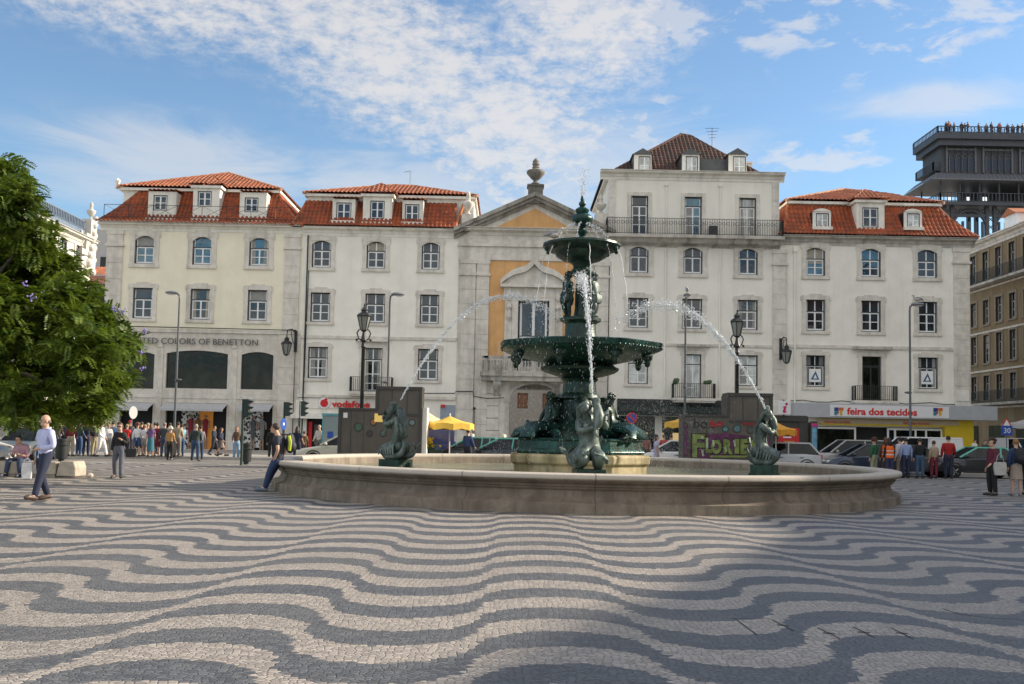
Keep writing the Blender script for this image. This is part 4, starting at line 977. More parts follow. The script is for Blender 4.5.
def build_east():
    x = -38.; b = thing('ornate_white_building', 'ornate white building with carved gable and roof railing behind the tree, in sunlight', 'building')
    ya = x*1000/(0-512)-8; yb = x*1000/(79-512)+1.2; L = yb-ya
    zt = atX(79, 219, x).z; zg = atX(84, 246, x).z
    wins = [(k*3.1+1, k*3.1+2.3, z, z+2.4) for k in range(int(L/3.1)) for z in (3.9, 7.7, 11.4, 15.)]
    q = MB(); wall_holes(q, 0, L, 0, zt-2, wins, 0); q.build('wall', wsunny, b)
    for w in wins: window(b, *w, y=0, sur=.25, ears=False, arch=.3, sur_m=wsunny)
    cornice(b, -.2, L+.2, zt-2.3, zt-1.4, y=0, out=.7, m=wsunny)
    r = MB(); r.box(0, L, .1, .5, zt-1.4, zt-.7); railing(r, [(0, .2), (L, .2)], zt-.7, .8, .3, .05, .1); r.build('roof_railing', mat('blue_grey_railing', (.12, .16, .22), .6, .1), b)
    # carved end gable: stacked scrolls and finials
    g = MB(); e = L
    for dx, z0, z1, w in ((0, zt-4.2, zt-2.5, 2.6), (0, zt-2.5, zt-1, 1.8), (0, zt-1, zt+.4, 1.0)): g.box(e-w, e+.25, -.35, .5, z0, z1)
    for i in range(7): g.ball((e-1.3+.2*i, -.35, zt-3.6+.7*i), .42-.03*i, 8, 6)
    for i in range(5): g.ball((e+.3, -.1, zt-4.2+1.1*i), .34, 8, 6)
    urn(g, (e-.3, 0, zt+.4), 1.7, .4); urn(g, (e-2.1, 0, zt-2.3), 1.5, .36)
    g.build('carved_gable', wsunny, b, smooth=math.radians(40))
    q = MB(); q.poly([(0, 0, 0), (0, 0, zt-2), (0, 12, zt-2), (0, 12, 0)]); q.poly([(L, 0, 0), (L, 12, 0), (L, 12, zt-2), (L, 0, zt-2)]); q.poly([(0, 12, 0), (L, 12, 0), (L, 12, zt-2), (0, 12, zt-2)]); q.poly([(0, 0, zt-2), (L, 0, zt-2), (L, 12, zt-2), (0, 12, zt-2)]); q.poly([(0, .45, 0), (L, .45, 0), (L, .45, zt-2), (0, .45, zt-2)])
    q.build('side_walls', wsunny, b)
    b.location = (x, ya, 0); b.rotation_euler = (0, 0, PI/2)
    # two houses further back in the side street
    Y = 112; h = thing('grey_house', 'plain grey walled house seen between the ornate white building and the cream corner', 'house', (at(98, 300, Y).x, Y, 0))
    q = MB(); a, c = at(84, 300, Y).x, at(112, 300, Y).x; z = at(96, 229, Y).z
    q.box(a, c, Y, Y+8, 0, z); q.build('wall', greyw, h); k = MB().box(a+1.4, a+2.3, Y+.5, Y+1.5, z, z+1.4); k.build('chimney', greyw, h)
    w = MB(); p = at(103, 264, Y); w.box(p.x-.3, p.x+.3, Y-.05, Y+.02, p.z-.6, p.z+.8); w.build('window', iron, h)
    Y = 100; h = thing('pink_house', 'small pink house with red tiled roof showing low beside the cream corner building', 'house', (at(97, 300, Y).x, Y, 0))
    a, c = at(86, 300, Y).x, at(108, 300, Y).x; z = at(97, 276, Y).z
    MB().box(a, c, Y, Y+7, 0, z).build('wall', mat('pink_plaster', (.55, .25, .2), .9, .06), h)
    m = MB(); tile_face(m, (a-.3, Y-.4, z), (c+.3, Y-.4, z), (c+.3, Y+3.5, z+1.4), (a-.3, Y+3.5, z+1.4)); m.build('roof', tile_o, h)
    w = MB(); r = MB()
    for px in (95, 101): p = at(px, 294, Y); w.box(p.x-.4, p.x+.4, Y-.04, Y+.02, p.z-1, p.z+1)
    w.build('window', iron, h)
build_east()

# ------------------------------------------------------------------ iron lift tower above the roofs
def build_tower():
    Y = 150.; P = lambda px, py, d=0: at(px, py, Y+d)
    t = thing('lift_tower', 'dark grey iron lift tower with a crowded railed viewing platform, above the right roofs', 'tower', (P(990, 300).x, Y, 0))
    xl, xr = P(941, 140).x, P(941, 140).x+24; D = 8.5
    zt, zb = P(960, 134.5).z, P(960, 146).z
    MB().box(xl-.9, xr, Y-.9, Y+D, (zt+zb)/2, zt).box(xl-.4, xr, Y-.4, Y+D, zb, (zt+zb)/2).build('platform', greyir, t)
    r = MB(); h = P(960, 127).z-zt
    railing(r, [(xl-.8, Y+D), (xl-.8, Y-.8), (xr, Y-.8)], zt, h*.78, .5, .05, .14)
    n = 46
    for i in range(n):
        x = xl-.8+(xr-xl)*(i+.5)/n; r.tube([(x+.22*math.cos(a), Y-.8, zt+h*.4+.28*math.sin(a)) for a in [2*PI*k/8 for k in range(9)]], .035, 4, False)
    r.build('railing', greyir, t)
    # upper storey with arched iron tracery
    z1 = P(960, 171.5).z; xi = P(943, 155).x
    m = MB().box(xi, xr-1, Y+.8, Y+D-1, z1, zb); m.build('upper_storey', mat('dark_iron_wall', (.05, .054, .062), .6, .1), t)
    g = MB()
    for k in range(4):
        x0 = xi+1.2+k*5.6
        g.box(x0-.5, x0-.25, Y+.5, Y+.82, z1, zb); g.box(x0+3.9, x0+4.15, Y+.5, Y+.82, z1, zb); g.box(x0-.25, x0+3.9, Y+.6, Y+.81, zb-.5, zb-.2)
        for i in range(4):
            a = x0+i*.98; H = (zb-z1)
            g.box(a-.06, a+.06, Y+.55, Y+.8, z1+.2, z1+H*.55)
            pts = [(a+.49-.49*math.cos(q), Y+.68, z1+H*.55+.7*math.sin(q)) for q in [PI*j/8 for j in range(9)]]; g.tube(pts, .07, 5)
            g.tube([(a+.49+.25*math.cos(q), Y+.68, z1+H*.78+.25*math.sin(q)) for q in [2*PI*j/8 for j in range(9)]], .05, 4, False)
        for i in range(1, 4): g.box(x0+i*.98-.0, x0+i*.98+.04, Y+.5, Y+.79, z1, zb)
    g.build('tracery', mat('pale_iron_tracery', (.10, .11, .13), .5, .1), t)
    tg = mat('tower_glass', (.02, .03, .05), .15, 0)
    for k in range(4):
        for i in range(4): a = xi+1.2+k*5.6+i*.98; MB().box(a+.12, a+.86, Y+.76, Y+.795, z1+.4, z1+(zb-z1)*.56).build('window', tg, t)
    b = MB(); zz = P(940, 171.5).z+.4; q = P(936, 172).x; b.box(q, xi+.2, Y+1, Y+D-1, zz, zz+.25); railing(b, [(q, Y+D-1), (q, Y+1), (xi, Y+1)], zz, 1.3, .4, .05, .1); b.build('side_balcony', greyir, t)
    # skirt roof
    za, ze = P(940, 171.5).z, P(940, 182.5).z; xa, xe = P(938, 171).x, P(925, 182).x
    s = MB(); s.poly([(xe, Y-2.5, ze), (xr, Y-2.5, ze), (xr, Y+.7, za), (xa, Y+.7, za)]); s.poly([(xe, Y+D, ze), (xe, Y-2.5, ze), (xa, Y+.7, za), (xa, Y+D, za)]); s.box(xe, xr, Y-2.55, Y-2.45, ze-.15, ze+.02); s.box(xe, xr, Y-2.4, Y+D, ze-.1, ze-.05)
    for i in range(40):
        x = xa+(xr-xa)*i/40; f = (x-xa)/(xr-xa); x2 = xe+(xr-xe)*f; s.tube([(x2, Y-2.5, ze+.04), (x, Y+.7, za+.04)], .05, 4)
    s.build('skirt_roof', mat('zinc_skirt', (.13, .14, .16), .5, .1), t)
    # open gallery
    z2, z3 = P(940, 182.5).z, P(940, 203).z; xg = P(938, 190).x
    c = MB()
    for i in range(9): x = xg+i*2.95; c.box(x-.1, x+.1, Y-1, Y-.8, z3, z2); c.box(x-.1, x+.1, Y+6, Y+6.2, z3, z2)
    c.box(xg-.3, xr, Y-1.3, Y+D-2, z3-.5, z3); railing(c, [(xg-.2, Y+D-2), (xg-.2, Y-1.2), (xr, Y-1.2)], z3, 1.3, .55, .05, .1); c.box(xg+6, xr, Y+6.3, Y+7, z3, z2); c.build('open_gallery', greyir, t)
    l = MB()
    for px in (967.5, 986.5, 1004): p = P(px, 189.5); l.box(p.x-.3, p.x+.3, Y+6.1, Y+6.28, p.z-.3, p.z+.3)
    l.build('gallery_lamp', glow('cool_lamp', (.7, .8, .9), .8), t)
    # legs and arches below
    g = MB(); z4 = z3-.5; zL = z4-9
    for i in range(4):
        x = xg+1+i*6.5
        for dx in (0, 1.2): g.box(x+dx-.25, x+dx+.25, Y, Y+.6, 0, z4); g.box(x+dx-.25, x+dx+.25, Y+6, Y+6.6, 0, z4)
        for k in range(9):
            za_ = z4-1.2*k-1.2; g.tube([(x, Y+.3, za_), (x+1.2, Y+.3, za_+1.2)], .08, 4); g.tube([(x+1.2, Y+.3, za_), (x, Y+.3, za_+1.2)], .08, 4)
        R = 2.65; cx = x+3.85
        g.tube([(cx-R*math.cos(q), Y+.3, z4-3.4+2.9*math.sin(q)) for q in [PI*j/12 for j in range(13)]], .28, 6)
        for j in range(6): g.tube([(cx-R+.45+j*.88+.3*math.cos(q), Y+.3, z4-.6+.3*math.sin(q)) for q in [2*PI*k/8 for k in range(9)]], .08, 4, False)
        for j in range(5): a = cx-2+j*1.0; g.box(a-.14, a+.14, Y+.1, Y+.5, z4-8, z4-2.2)
        g.box(x+1.2, x+6.5, Y+.05, Y+.55, z4-1.5, z4-1.1)
    g.box(xg+1.5, xr, Y+2, Y+5.5, 0, z4-6); g.build('iron_legs', greyir, t)
    return xl, zt, Y
TX, TZ, TY = build_tower()

# ------------------------------------------------------------------ grown figures (skin modifier turned into plain meshes)
def skin_mesh(name, V, E, sub=1, root=None):
    keys = list(V); ix = {k: i for i, k in enumerate(keys)}
    me = bpy.data.meshes.new(name); me.from_pydata([tuple(V[k][0]) for k in keys], [(ix[a], ix[b]) for a, b in E], [])
    o = bpy.data.objects.new('tmp', me); COL.objects.link(o)
    o.modifiers.new('s', 'SKIN'); sk = me.skin_vertices[0].data
    for k in keys:
        r = V[k][1]; sk[ix[k]].radius = r if isinstance(r, tuple) else (r, r); sk[ix[k]].use_root = (k == (root or keys[0]))
    if sub: s = o.modifiers.new('u', 'SUBSURF'); s.levels = s.render_levels = sub
    out = bpy.data.meshes.new_from_object(o.evaluated_get(bpy.context.evaluated_depsgraph_get()))
    bpy.data.objects.remove(o); bpy.data.meshes.remove(me)
    out.polygons.foreach_set('use_smooth', [True]*len(out.polygons)); out.name = name
    return out
def mesh_to_mb(me, mb):
    b = len(mb.v); mb.v += [v.co.copy() for v in me.vertices]
    for p in me.polygons: mb.face(b+i for i in p.vertices)
    return mb
def tone(prefix, c, rough=.85): return mat('%s_%02x%02x%02x' % (prefix, *[int(min(1, k)*255) for k in c]), c, rough, .10, 7)
SKIN = [mat('skin_light', (.52, .31, .22), .55, .04), mat('skin_tan', (.40, .22, .15), .55, .04), mat('skin_brown', (.22, .12, .08), .55, .04)]
leather = mat('dark_leather', (.02, .018, .016), .5, .1)
def pose_points(pose='stand', arms=('down', 'down'), w=1., fem=False):
    L = {}
    sh = .170*w if not fem else .152*w
    hip = .095
    dz = 0; lean = 0
    J = dict(pelvis=(0, 0, .93), spine=(0, .01, 1.10), chest=(0, .005, 1.30), nb=(0, .02, 1.455), neck=(0, .01, 1.53), head=(0, -.015, 1.625))
    for s, k in ((1, 'l'), (-1, 'r')):
        J['hip'+k] = (s*hip, 0, .88); J['knee'+k] = (s*(hip+.012), -.02, .49); J['ank'+k] = (s*(hip+.015), .02, .085); J['toe'+k] = (s*(hip+.04), -.15, .035)
    if pose == 'walk':
        J.update(kneel=(.10, -.16, .50), ankl=(.10, -.26, .10), toel=(.12, -.43, .075), kneer=(-.10, .02, .49), ankr=(-.10, .28, .14), toer=(-.11, .14, .035))
    if pose == 'stride':
        J.update(kneel=(.13, -.14, .50), ankl=(.18, -.27, .10), toel=(.22, -.43, .09), kneer=(-.13, .03, .49), ankr=(-.17, .22, .11), toer=(-.20, .07, .03))
    if pose == 'sit':
        J = {k: (p[0], p[1], p[2]-.47) for k, p in J.items()}
        for s, k in ((1, 'l'), (-1, 'r')): J['knee'+k] = (s*.17, -.44, .50); J['ank'+k] = (s*.2, -.40 if s > 0 else -.5, .085); J['toe'+k] = (s*.23, -.58 if s > 0 else -.68, .035)
        for k, y in (('spine', -.03), ('chest', -.10), ('nb', -.17), ('neck', -.21), ('head', -.27)): J[k] = (0, y, J[k][2]-(.03 if k != 'head' else .06))
    if pose == 'lean':      # back against something, legs out in front
        for k, y in (('pelvis', .10), ('spine', .12), ('chest', .09), ('nb', .06), ('neck', .02), ('head', -.03)): J[k] = (0, y, J[k][2]-.06)
        for s, k in ((1, 'l'), (-1, 'r')): J['hip'+k] = (s*hip, .10, .82); J['knee'+k] = (s*.1, -.09, .48); J['ank'+k] = (s*.1, -.24+.05*s, .085); J['toe'+k] = (s*.13, -.42+.05*s, .05)
    c = Vector(J['chest']); 
    for s, k, a in ((1, 'l', arms[0]), (-1, 'r', arms[1])):
        S_ = c + Vector((s*sh, .015, .088))
        if a == 'down': e, h = S_+Vector((s*.055, .03, -.29)), S_+Vector((s*.075, -.03, -.54))
        elif a == 'swing': e, h = S_+Vector((s*.05, .10, -.27)), S_+Vector((s*.07, .02, -.52))
        elif a == 'fore': e, h = S_+Vector((s*.05, -.06, -.28)), S_+Vector((s*.03, -.25, -.42))
        elif a == 'belly': e, h = S_+Vector((s*.09, .02, -.28)), S_+Vector((-s*.10, -.20, -.33))
        elif a == 'chest': e, h = S_+Vector((s*.08, -.02, -.28)), S_+Vector((-s*.04, -.22, -.16))
        elif a == 'face': e, h = S_+Vector((s*.06, -.10, -.27)), S_+Vector((-s*.06, -.24, .02))
        elif a == 'hips': e, h = S_+Vector((s*.20, .08, -.25)), S_+Vector((s*.04, -.03, -.45))
        elif a == 'lap': e, h = S_+Vector((s*.07, -.06, -.28)), S_+Vector((-s*.08, -.28, -.22))
        elif a == 'pocket': e, h = S_+Vector((s*.10, .08, -.28)), S_+Vector((s*.0, -.04, -.50))
        d = (h-e).normalized()
        J['sh'+k], J['el'+k], J['wr'+k] = S_, e, h; J['ha'+k] = h+d*.085
    return {k: Vector(v) for k, v in J.items()}
BODY_E = [('pelvis', 'spine'), ('spine', 'chest'), ('chest', 'nb'), ('nb', 'neck'), ('neck', 'head')] + [e for k in 'lr' for e in (('pelvis', 'hip'+k), ('hip'+k, 'knee'+k), ('knee'+k, 'ank'+k), ('ank'+k, 'toe'+k), ('chest', 'sh'+k), ('sh'+k, 'el'+k), ('el'+k, 'wr'+k), ('wr'+k, 'ha'+k))]
RAD = dict(pelvis=.115, spine=.105, chest=.12, nb=.075, neck=.055, head=.085, hip=.094, knee=.060, ank=.042, toe=.034, sh=.062, el=.043, wr=.031, ha=.030)
def person(label, loc, face=0., h=1.70, pose='stand', arms=('down', 'down'), top=(.2, .2, .2), sleeves='long', bottom=(.03, .04, .08), legs='trousers', hair=(.03, .02, .015), hs='short', skin=0, w=1., fem=False, group=None, shoes=(.03, .03, .03), vest=None, sub=1, look=0., collar=None, extras=True, glasses=False):
    J = pose_points(pose, arms, w, fem); k = h/1.72
    def R(n, add=0., mul=1.): b = n[:-1] if n[-1] in 'lr' and n[:-1] in RAD else n; return (RAD[b]*mul*(w if b in ('pelvis', 'spine', 'chest', 'hip') else 1)+add)
    t = thing('person', label, 'person', (loc[0], loc[1], loc[2] if len(loc) > 2 else 0), face, group)
    t.scale = (k, k, k)
    V = {n: (p, (R(n)*1.02, R(n)*.70) if n in ('pelvis', 'spine', 'chest') else R(n)) for n, p in J.items()}
    bm = MB(); mesh_to_mb(skin_mesh('b', V, BODY_E, sub, 'pelvis'), bm); sk = SKIN[skin]
    # head: skull, jaw, nose, ears, eyes and mouth; five fingers to a hand
    H = J['head']; q = Matrix.Rotation(look, 3, 'Z')
    bm.ball(H+Vector((0, .012, .022)), .094, 12, 9, .84, 1.04, 1.16); bm.ball(H+q @ Vector((0, -.025, -.055)), .066, 10, 7, .92, .95, 1.0)
    bm.ball(H+q @ Vector((0, -.098, -.012)), .017, 6, 5, .8, 1.1, 1.5)
    for s in (-1, 1): bm.ball(H+q @ Vector((s*.082, .012, -.008)), .024, 6, 5, .4, .8, 1.3)
    bm.mi(1)
    for s in (-1, 1): bm.ball(H+q @ Vector((s*.033, -.083, .012)), .010, 6, 4)
    bm.mi(2); bm.ball(H+q @ Vector((0, -.085, -.055)), .02, 6, 4, 1, .4, .28); bm.mi(0)
    for kk, s in (('l', 1), ('r', -1)):
        a, b = J['wr'+kk], J['ha'+kk]; d = (b-a).normalized(); side = Vector((0, -1, 0)) if abs(d.y) < .7 else Vector((s, 0, 0)); side = (side-d*side.dot(d)).normalized(); nn = d.cross(side)*s
        for i, ln in enumerate((.062, .074, .070, .054)):
            o = b - d*.012 + side*(.024-.016*i); bm.tube([o, o+d*ln*.55+nn*-.004, o+d*ln*.85+nn*-.022], [.0088, .008, .006], 5)
        o = a+d*.02+side*.02; bm.tube([o, o+side*.03+d*.03, o+side*.034+d*.062], [.011, .010, .007], 5)
    bo = bm.build('body', [sk, mat('eye_dark', (.02, .015, .012), .3, 0), mat('lip', (.35, .14, .11), .6, 0)], t, smooth=True, local=True)
    def part(name, names, edges, add, m, mul=1., over=None, rt='pelvis'):
        V2 = {n: (J[n] if not over or n not in over else over[n], ((R(n, add, mul)*1.25, R(n, add, mul)*.9) if n in ('pelvis', 'spine', 'chest') else R(n, add, mul))) for n in names}
        for n in (over or {}):
            if n not in V2: V2[n] = (over[n], (R('pelvis', add, mul)*1.27, R('pelvis', add, mul)*.95))
        me = skin_mesh(name, V2, edges, sub, rt if rt in V2 else names[0]); me.materials.append(m)
        o = bpy.data.objects.new(name, me); COL.objects.link(o); o.parent = t; return o
    tm = tone('cloth', top)
    ov = {}; names = ['chest', 'spine', 'pelvis', 'nb']; ed = [('pelvis', 'spine'), ('spine', 'chest'), ('chest', 'nb')]
    ov['hem'] = J['pelvis'].lerp(J['spine'], -.75); ed.append(('pelvis', 'hem')); ov['nb'] = J['nb']-(J['nb']-J['chest'])*.06
    for kk in 'lr':
        if sleeves == 'none': continue
        names += ['sh'+kk, 'el'+kk]; ed += [('chest', 'sh'+kk), ('sh'+kk, 'el'+kk)]
        if sleeves == 'long': names += ['wr'+kk]; ed += [('el'+kk, 'wr'+kk)]; ov['wr'+kk] = J['wr'+kk]-(J['wr'+kk]-J['el'+kk])*.06
        elif sleeves == 'rolled': names += ['wr'+kk]; ed += [('el'+kk, 'wr'+kk)]; ov['wr'+kk] = J['el'+kk].lerp(J['wr'+kk], .28)
        else: ov['el'+kk] = J['sh'+kk].lerp(J['el'+kk], .72)
    part('shirt' if sleeves != 'coat' else 'coat', names, ed, .024, tm, 1., ov, 'chest')
    bmn = tone('cloth', bottom)
    if legs in ('trousers', 'shorts'):
        names = ['pelvis', 'spine']; ed = [('pelvis', 'spine')]; ov = {'spine': J['pelvis'].lerp(J['spine'], .9)}
        for kk in 'lr':
            names += ['hip'+kk, 'knee'+kk]; ed += [('pelvis', 'hip'+kk), ('hip'+kk, 'knee'+kk)]
            if legs == 'trousers': names += ['ank'+kk]; ed += [('knee'+kk, 'ank'+kk)]; ov['ank'+kk] = J['ank'+kk]+Vector((0, .0, -.02))
        part('trousers' if legs == 'trousers' else 'shorts', names, ed, .026, bmn, 1., ov)
    else:
        zl = .52 if legs == 'skirt' else .30; p = J['pelvis']
        q2 = MB().lathe([(.20, zl), (.19, zl+.06), (.175, .80), (.165, .92), (.145, 1.04)], (p.x, p.y, 0), 14, 1, .78, mod=lambda a: 1+.05*math.sin(7*a)); q2.build('skirt', bmn, t, smooth=True, local=True)
    sm = tone('shoe', shoes, .5)
    for kk in 'lr':
        a, b = J['ank'+kk], J['toe'+kk]; d = (b-a); d.z = 0; d.normalize(); lift = max(0, min(a.z-.085, .1))
        s = MB(); heel = a-d*.055+Vector((0, 0, -.055)); s.tube([heel-d*.02+Vector((0, 0, .012)), heel+d*.03+Vector((0, 0, .015)), b-d*.03+Vector((0, 0, .008)), b+d*.06, b+d*.085], [.034, .050, .054, .042, .014], 8)
        for i, v in enumerate(s.v): s.v[i] = Vector((v.x, v.y, max(v.z, .002)))
        s.build('shoe', sm, t, smooth=True, local=True)
    hm = tone('hair', hair, .6)
    if hs != 'bald':
        g = MB()
        if hs == 'short': g.ball(H+Vector((0, .022, .042)), .100, 12, 8, .88, 1.03, 1.05)
        elif hs == 'long': g.ball(H+Vector((0, .024, .040)), .103, 12, 8, .9, 1.03, 1.08); g.tube([H+Vector((0, .06, .05)), H+Vector((0, .085, -.06)), H+Vector((0, .10, -.19)), H+Vector((0, .10, -.26))], [.08, .10, .085, .03], 10)
        elif hs == 'curly':
            for i in range(26):
                a, e = random.uniform(0, 2*PI), random.uniform(-.3, 1.3); g.ball(H+Vector((.105*math.cos(a)*math.cos(e), .035+.10*math.sin(a)*math.cos(e), .05+.10*math.sin(e))), .05, 6, 5)
        elif hs == 'cap': g.ball(H+Vector((0, .018, .058)), .105, 12, 8, .92, 1.05, .85); g.ball(H+Vector((0, -.10, .055)), .07, 8, 5, 1, .9, .16)
        if hs != 'cap':      # clear the face
            for i, v in enumerate(g.v):
                d = v-H
                if d.y < -.045 and d.z < .075: g.v[i] = Vector((v.x, H.y-.03, max(v.z, H.z+.045)))
        g.build('cap' if hs == 'cap' else 'hair', hm, t, smooth=True, local=True)
    else:
        g = MB()
        for i in range(9): a = PI*.05+PI*.9*i/8; g.ball(H+Vector((.072*math.cos(a), .025+.078*math.sin(a), -.012)), .022, 6, 5, 1, 1, 1.5)
        g.build('hair', hm, t, smooth=True, local=True)
    if glasses: MB().box(-.07, .07, -.107, -.095, .0, .032).xf(Matrix.Translation(H) @ Matrix.Rotation(look, 4, 'Z')).build('sunglasses', leather, t, local=True)
    if collar:
        g = MB().tube([J['nb']+Vector((.08*math.cos(a), .01+.07*math.sin(a), .015+.02*math.sin(a))) for a in [2*PI*i/12 for i in range(13)]], .02, 6, False); g.build('collar', tone('cloth', collar), t, smooth=True, local=True)
    if vest:
        g = MB().lathe([(.185, .88), (.19, 1.0), (.19, 1.15), (.205, 1.3), (.19, 1.38), (.10, 1.46)], (0, .008, 0), 16, 1, .78); g.build('hi_vis_vest', tone('cloth', vest), t, smooth=True, local=True)
        g = MB()
        for z in (1.0, 1.17): g.lathe([(.196, z), (.196, z+.05)], (0, .008, 0), 16, 1.0, .78, cap=False)
        g.build('reflective_band', mat('reflective_tape', (.6, .6, .6), .4, 0), t, local=True)
    return t
def backpack(label, p, face, c, acc=None, s=1.):
    t = thing('backpack', label, 'backpack', p, face)
    m = MB(); m.ball((0, 0, 0), .2*s, 12, 8, .8, .5, 1.15); m.ball((0, .08*s, -.07*s), .12*s, 10, 6, .9, .5, .9); m.build('bag_body', tone('bag', c, .7), t, smooth=True, local=True)
    q = MB()
    for sx in (-1, 1): q.tube([(sx*.10*s, -.08*s, .18*s), (sx*.11*s, -.22*s, .20*s), (sx*.12*s, -.27*s, .02*s), (sx*.12*s, -.1*s, -.16*s)], .018*s, 6)
    q.build('strap', tone('bag', c, .7), t, smooth=True, local=True)
    if acc: k = MB(); k.tube([(.13*s, .02, .16*s), (.16*s, .06*s, .02*s), (.13*s, .04, -.16*s)], .035*s, 6); k.build('trim_strip', tone('bag', acc, .6), t, smooth=True, local=True)
    return t
def bag(label, p, face, c, w=.34, h=.36, name='bag', strap=.25, cat='bag'):
    t = thing(name, label, cat, p, face)
    m = MB(); m.prism([(-w*.42, -.05, -h), (w*.42, -.05, -h), (w*.5, -.035, -h*.4), (w*.45, -.03, 0), (-w*.45, -.03, 0), (-w*.5, -.035, -h*.4)], (0, .09, 0)); m.build('bag_body', tone('bag', c, .7), t, local=True, bevel=.02)
    q = MB(); q.tube([(-w*.3, 0, -.02), (-w*.2, 0, strap*.7), (0, 0, strap), (w*.2, 0, strap*.7), (w*.3, 0, -.02)], .010, 6); q.build('handle', tone('bag', c, .7), t, smooth=True, local=True)
    return t

# ------------------------------------------------------------------ fountain
def bronze_mat(name, c, green, rough=.45):
    m = bpy.data.materials.new(name); m.use_nodes = True; MATS[name] = m
    t = NT(m.node_tree); bs = t.n['Principled BSDF']; pos = t.new('ShaderNodeNewGeometry').outputs['Position']
    n = t.noise(t.vm('MULTIPLY', pos, (1, 1, .35)), 5, 5, .65); n2 = t.noise(pos, 22, 3)
    k = t.mix(t.step(n, .42, .66), c, green); k = t.mix(t.step(n2, .55, .8, 0, .5), k, tuple(a*.35 for a in c))
    t.put(bs.inputs['Base Color'], k); bs.inputs['Metallic'].default_value = .35; t.put(bs.inputs['Roughness'], t.step(n2, .3, .7, rough-.12, rough+.15))
    b = t.new('ShaderNodeBump'); b.inputs['Strength'].default_value = .6; b.inputs['Distance'].default_value = .012; t.put(b.inputs['Height'], t.noise(pos, 28, 4)); t.l.new(b.outputs[0], bs.inputs['Normal'])
    return m
br_green = bronze_mat('wet_green_bronze', (.010, .036, .031), (.015, .085, .07), .3)
br_dark = bronze_mat('dark_green_bronze', (.012, .028, .022), (.02, .065, .05), .36)
br_pat = bronze_mat('patinated_bronze', (.075, .10, .093), (.17, .22, .205), .52)
FC = Vector((at(584, 455, 30).x-.17, 29.9, 0)); BA, BB = 8.83, 9.75
def basin_mat():
    m = bpy.data.materials.new('basin_stone'); m.use_nodes = True; MATS['basin_stone'] = m
    t = NT(m.node_tree); bs = t.n['Principled BSDF']; pos = t.new('ShaderNodeNewGeometry').outputs['Position']
    x, y, z = t.sep(t.vm('SUBTRACT', pos, tuple(FC)))
    n = t.noise(pos, 1.3, 6, .65); fine = t.noise(pos, 14, 4, .7); st = t.noise(t.vm('MULTIPLY', pos, (1, 1, .15)), 3.2, 5, .6)
    c = t.mix(t.step(n, .3, .7), (.15, .118, .088), (.28, .232, .182))
    c = t.mix(t.step(st, .46, .66, 0, .75), c, (.14, .11, .085)); c = t.mix(t.step(fine, .5, .72, 0, .5), c, (.15, .125, .10))
    c = t.mix(t.step(z, .66, .74, 0, .7), c, (.56, .51, .45))  # paler rim: light on its top, against the shaded front, put into colour
    lime = t.m('MULTIPLY', t.step(z, .53, .38), t.step(t.m('ADD', t.m('MULTIPLY', x, x), t.m('MULTIPLY', y, y)), 76, 66)); c = t.mix(t.m('MULTIPLY', lime, .7), c, (.16, .13, .035))
    a = t.m('ARCTAN2', y, x); fr = t.m('ABSOLUTE', t.m('SUBTRACT', t.m('FRACT', t.m('MULTIPLY', t.m('ADD', a, 4.03), 22/(2*PI))), .5))
    c = t.mix(t.step(fr, .0035, .006, .75, 0), c, (.09, .075, .06))
    t.put(bs.inputs['Base Color'], c); bs.inputs['Roughness'].default_value = .8
    b = t.new('ShaderNodeBump'); b.inputs['Distance'].default_value = .015; b.inputs['Strength'].default_value = .8; t.put(b.inputs['Height'], fine); t.l.new(b.outputs[0], bs.inputs['Normal'])
    return m
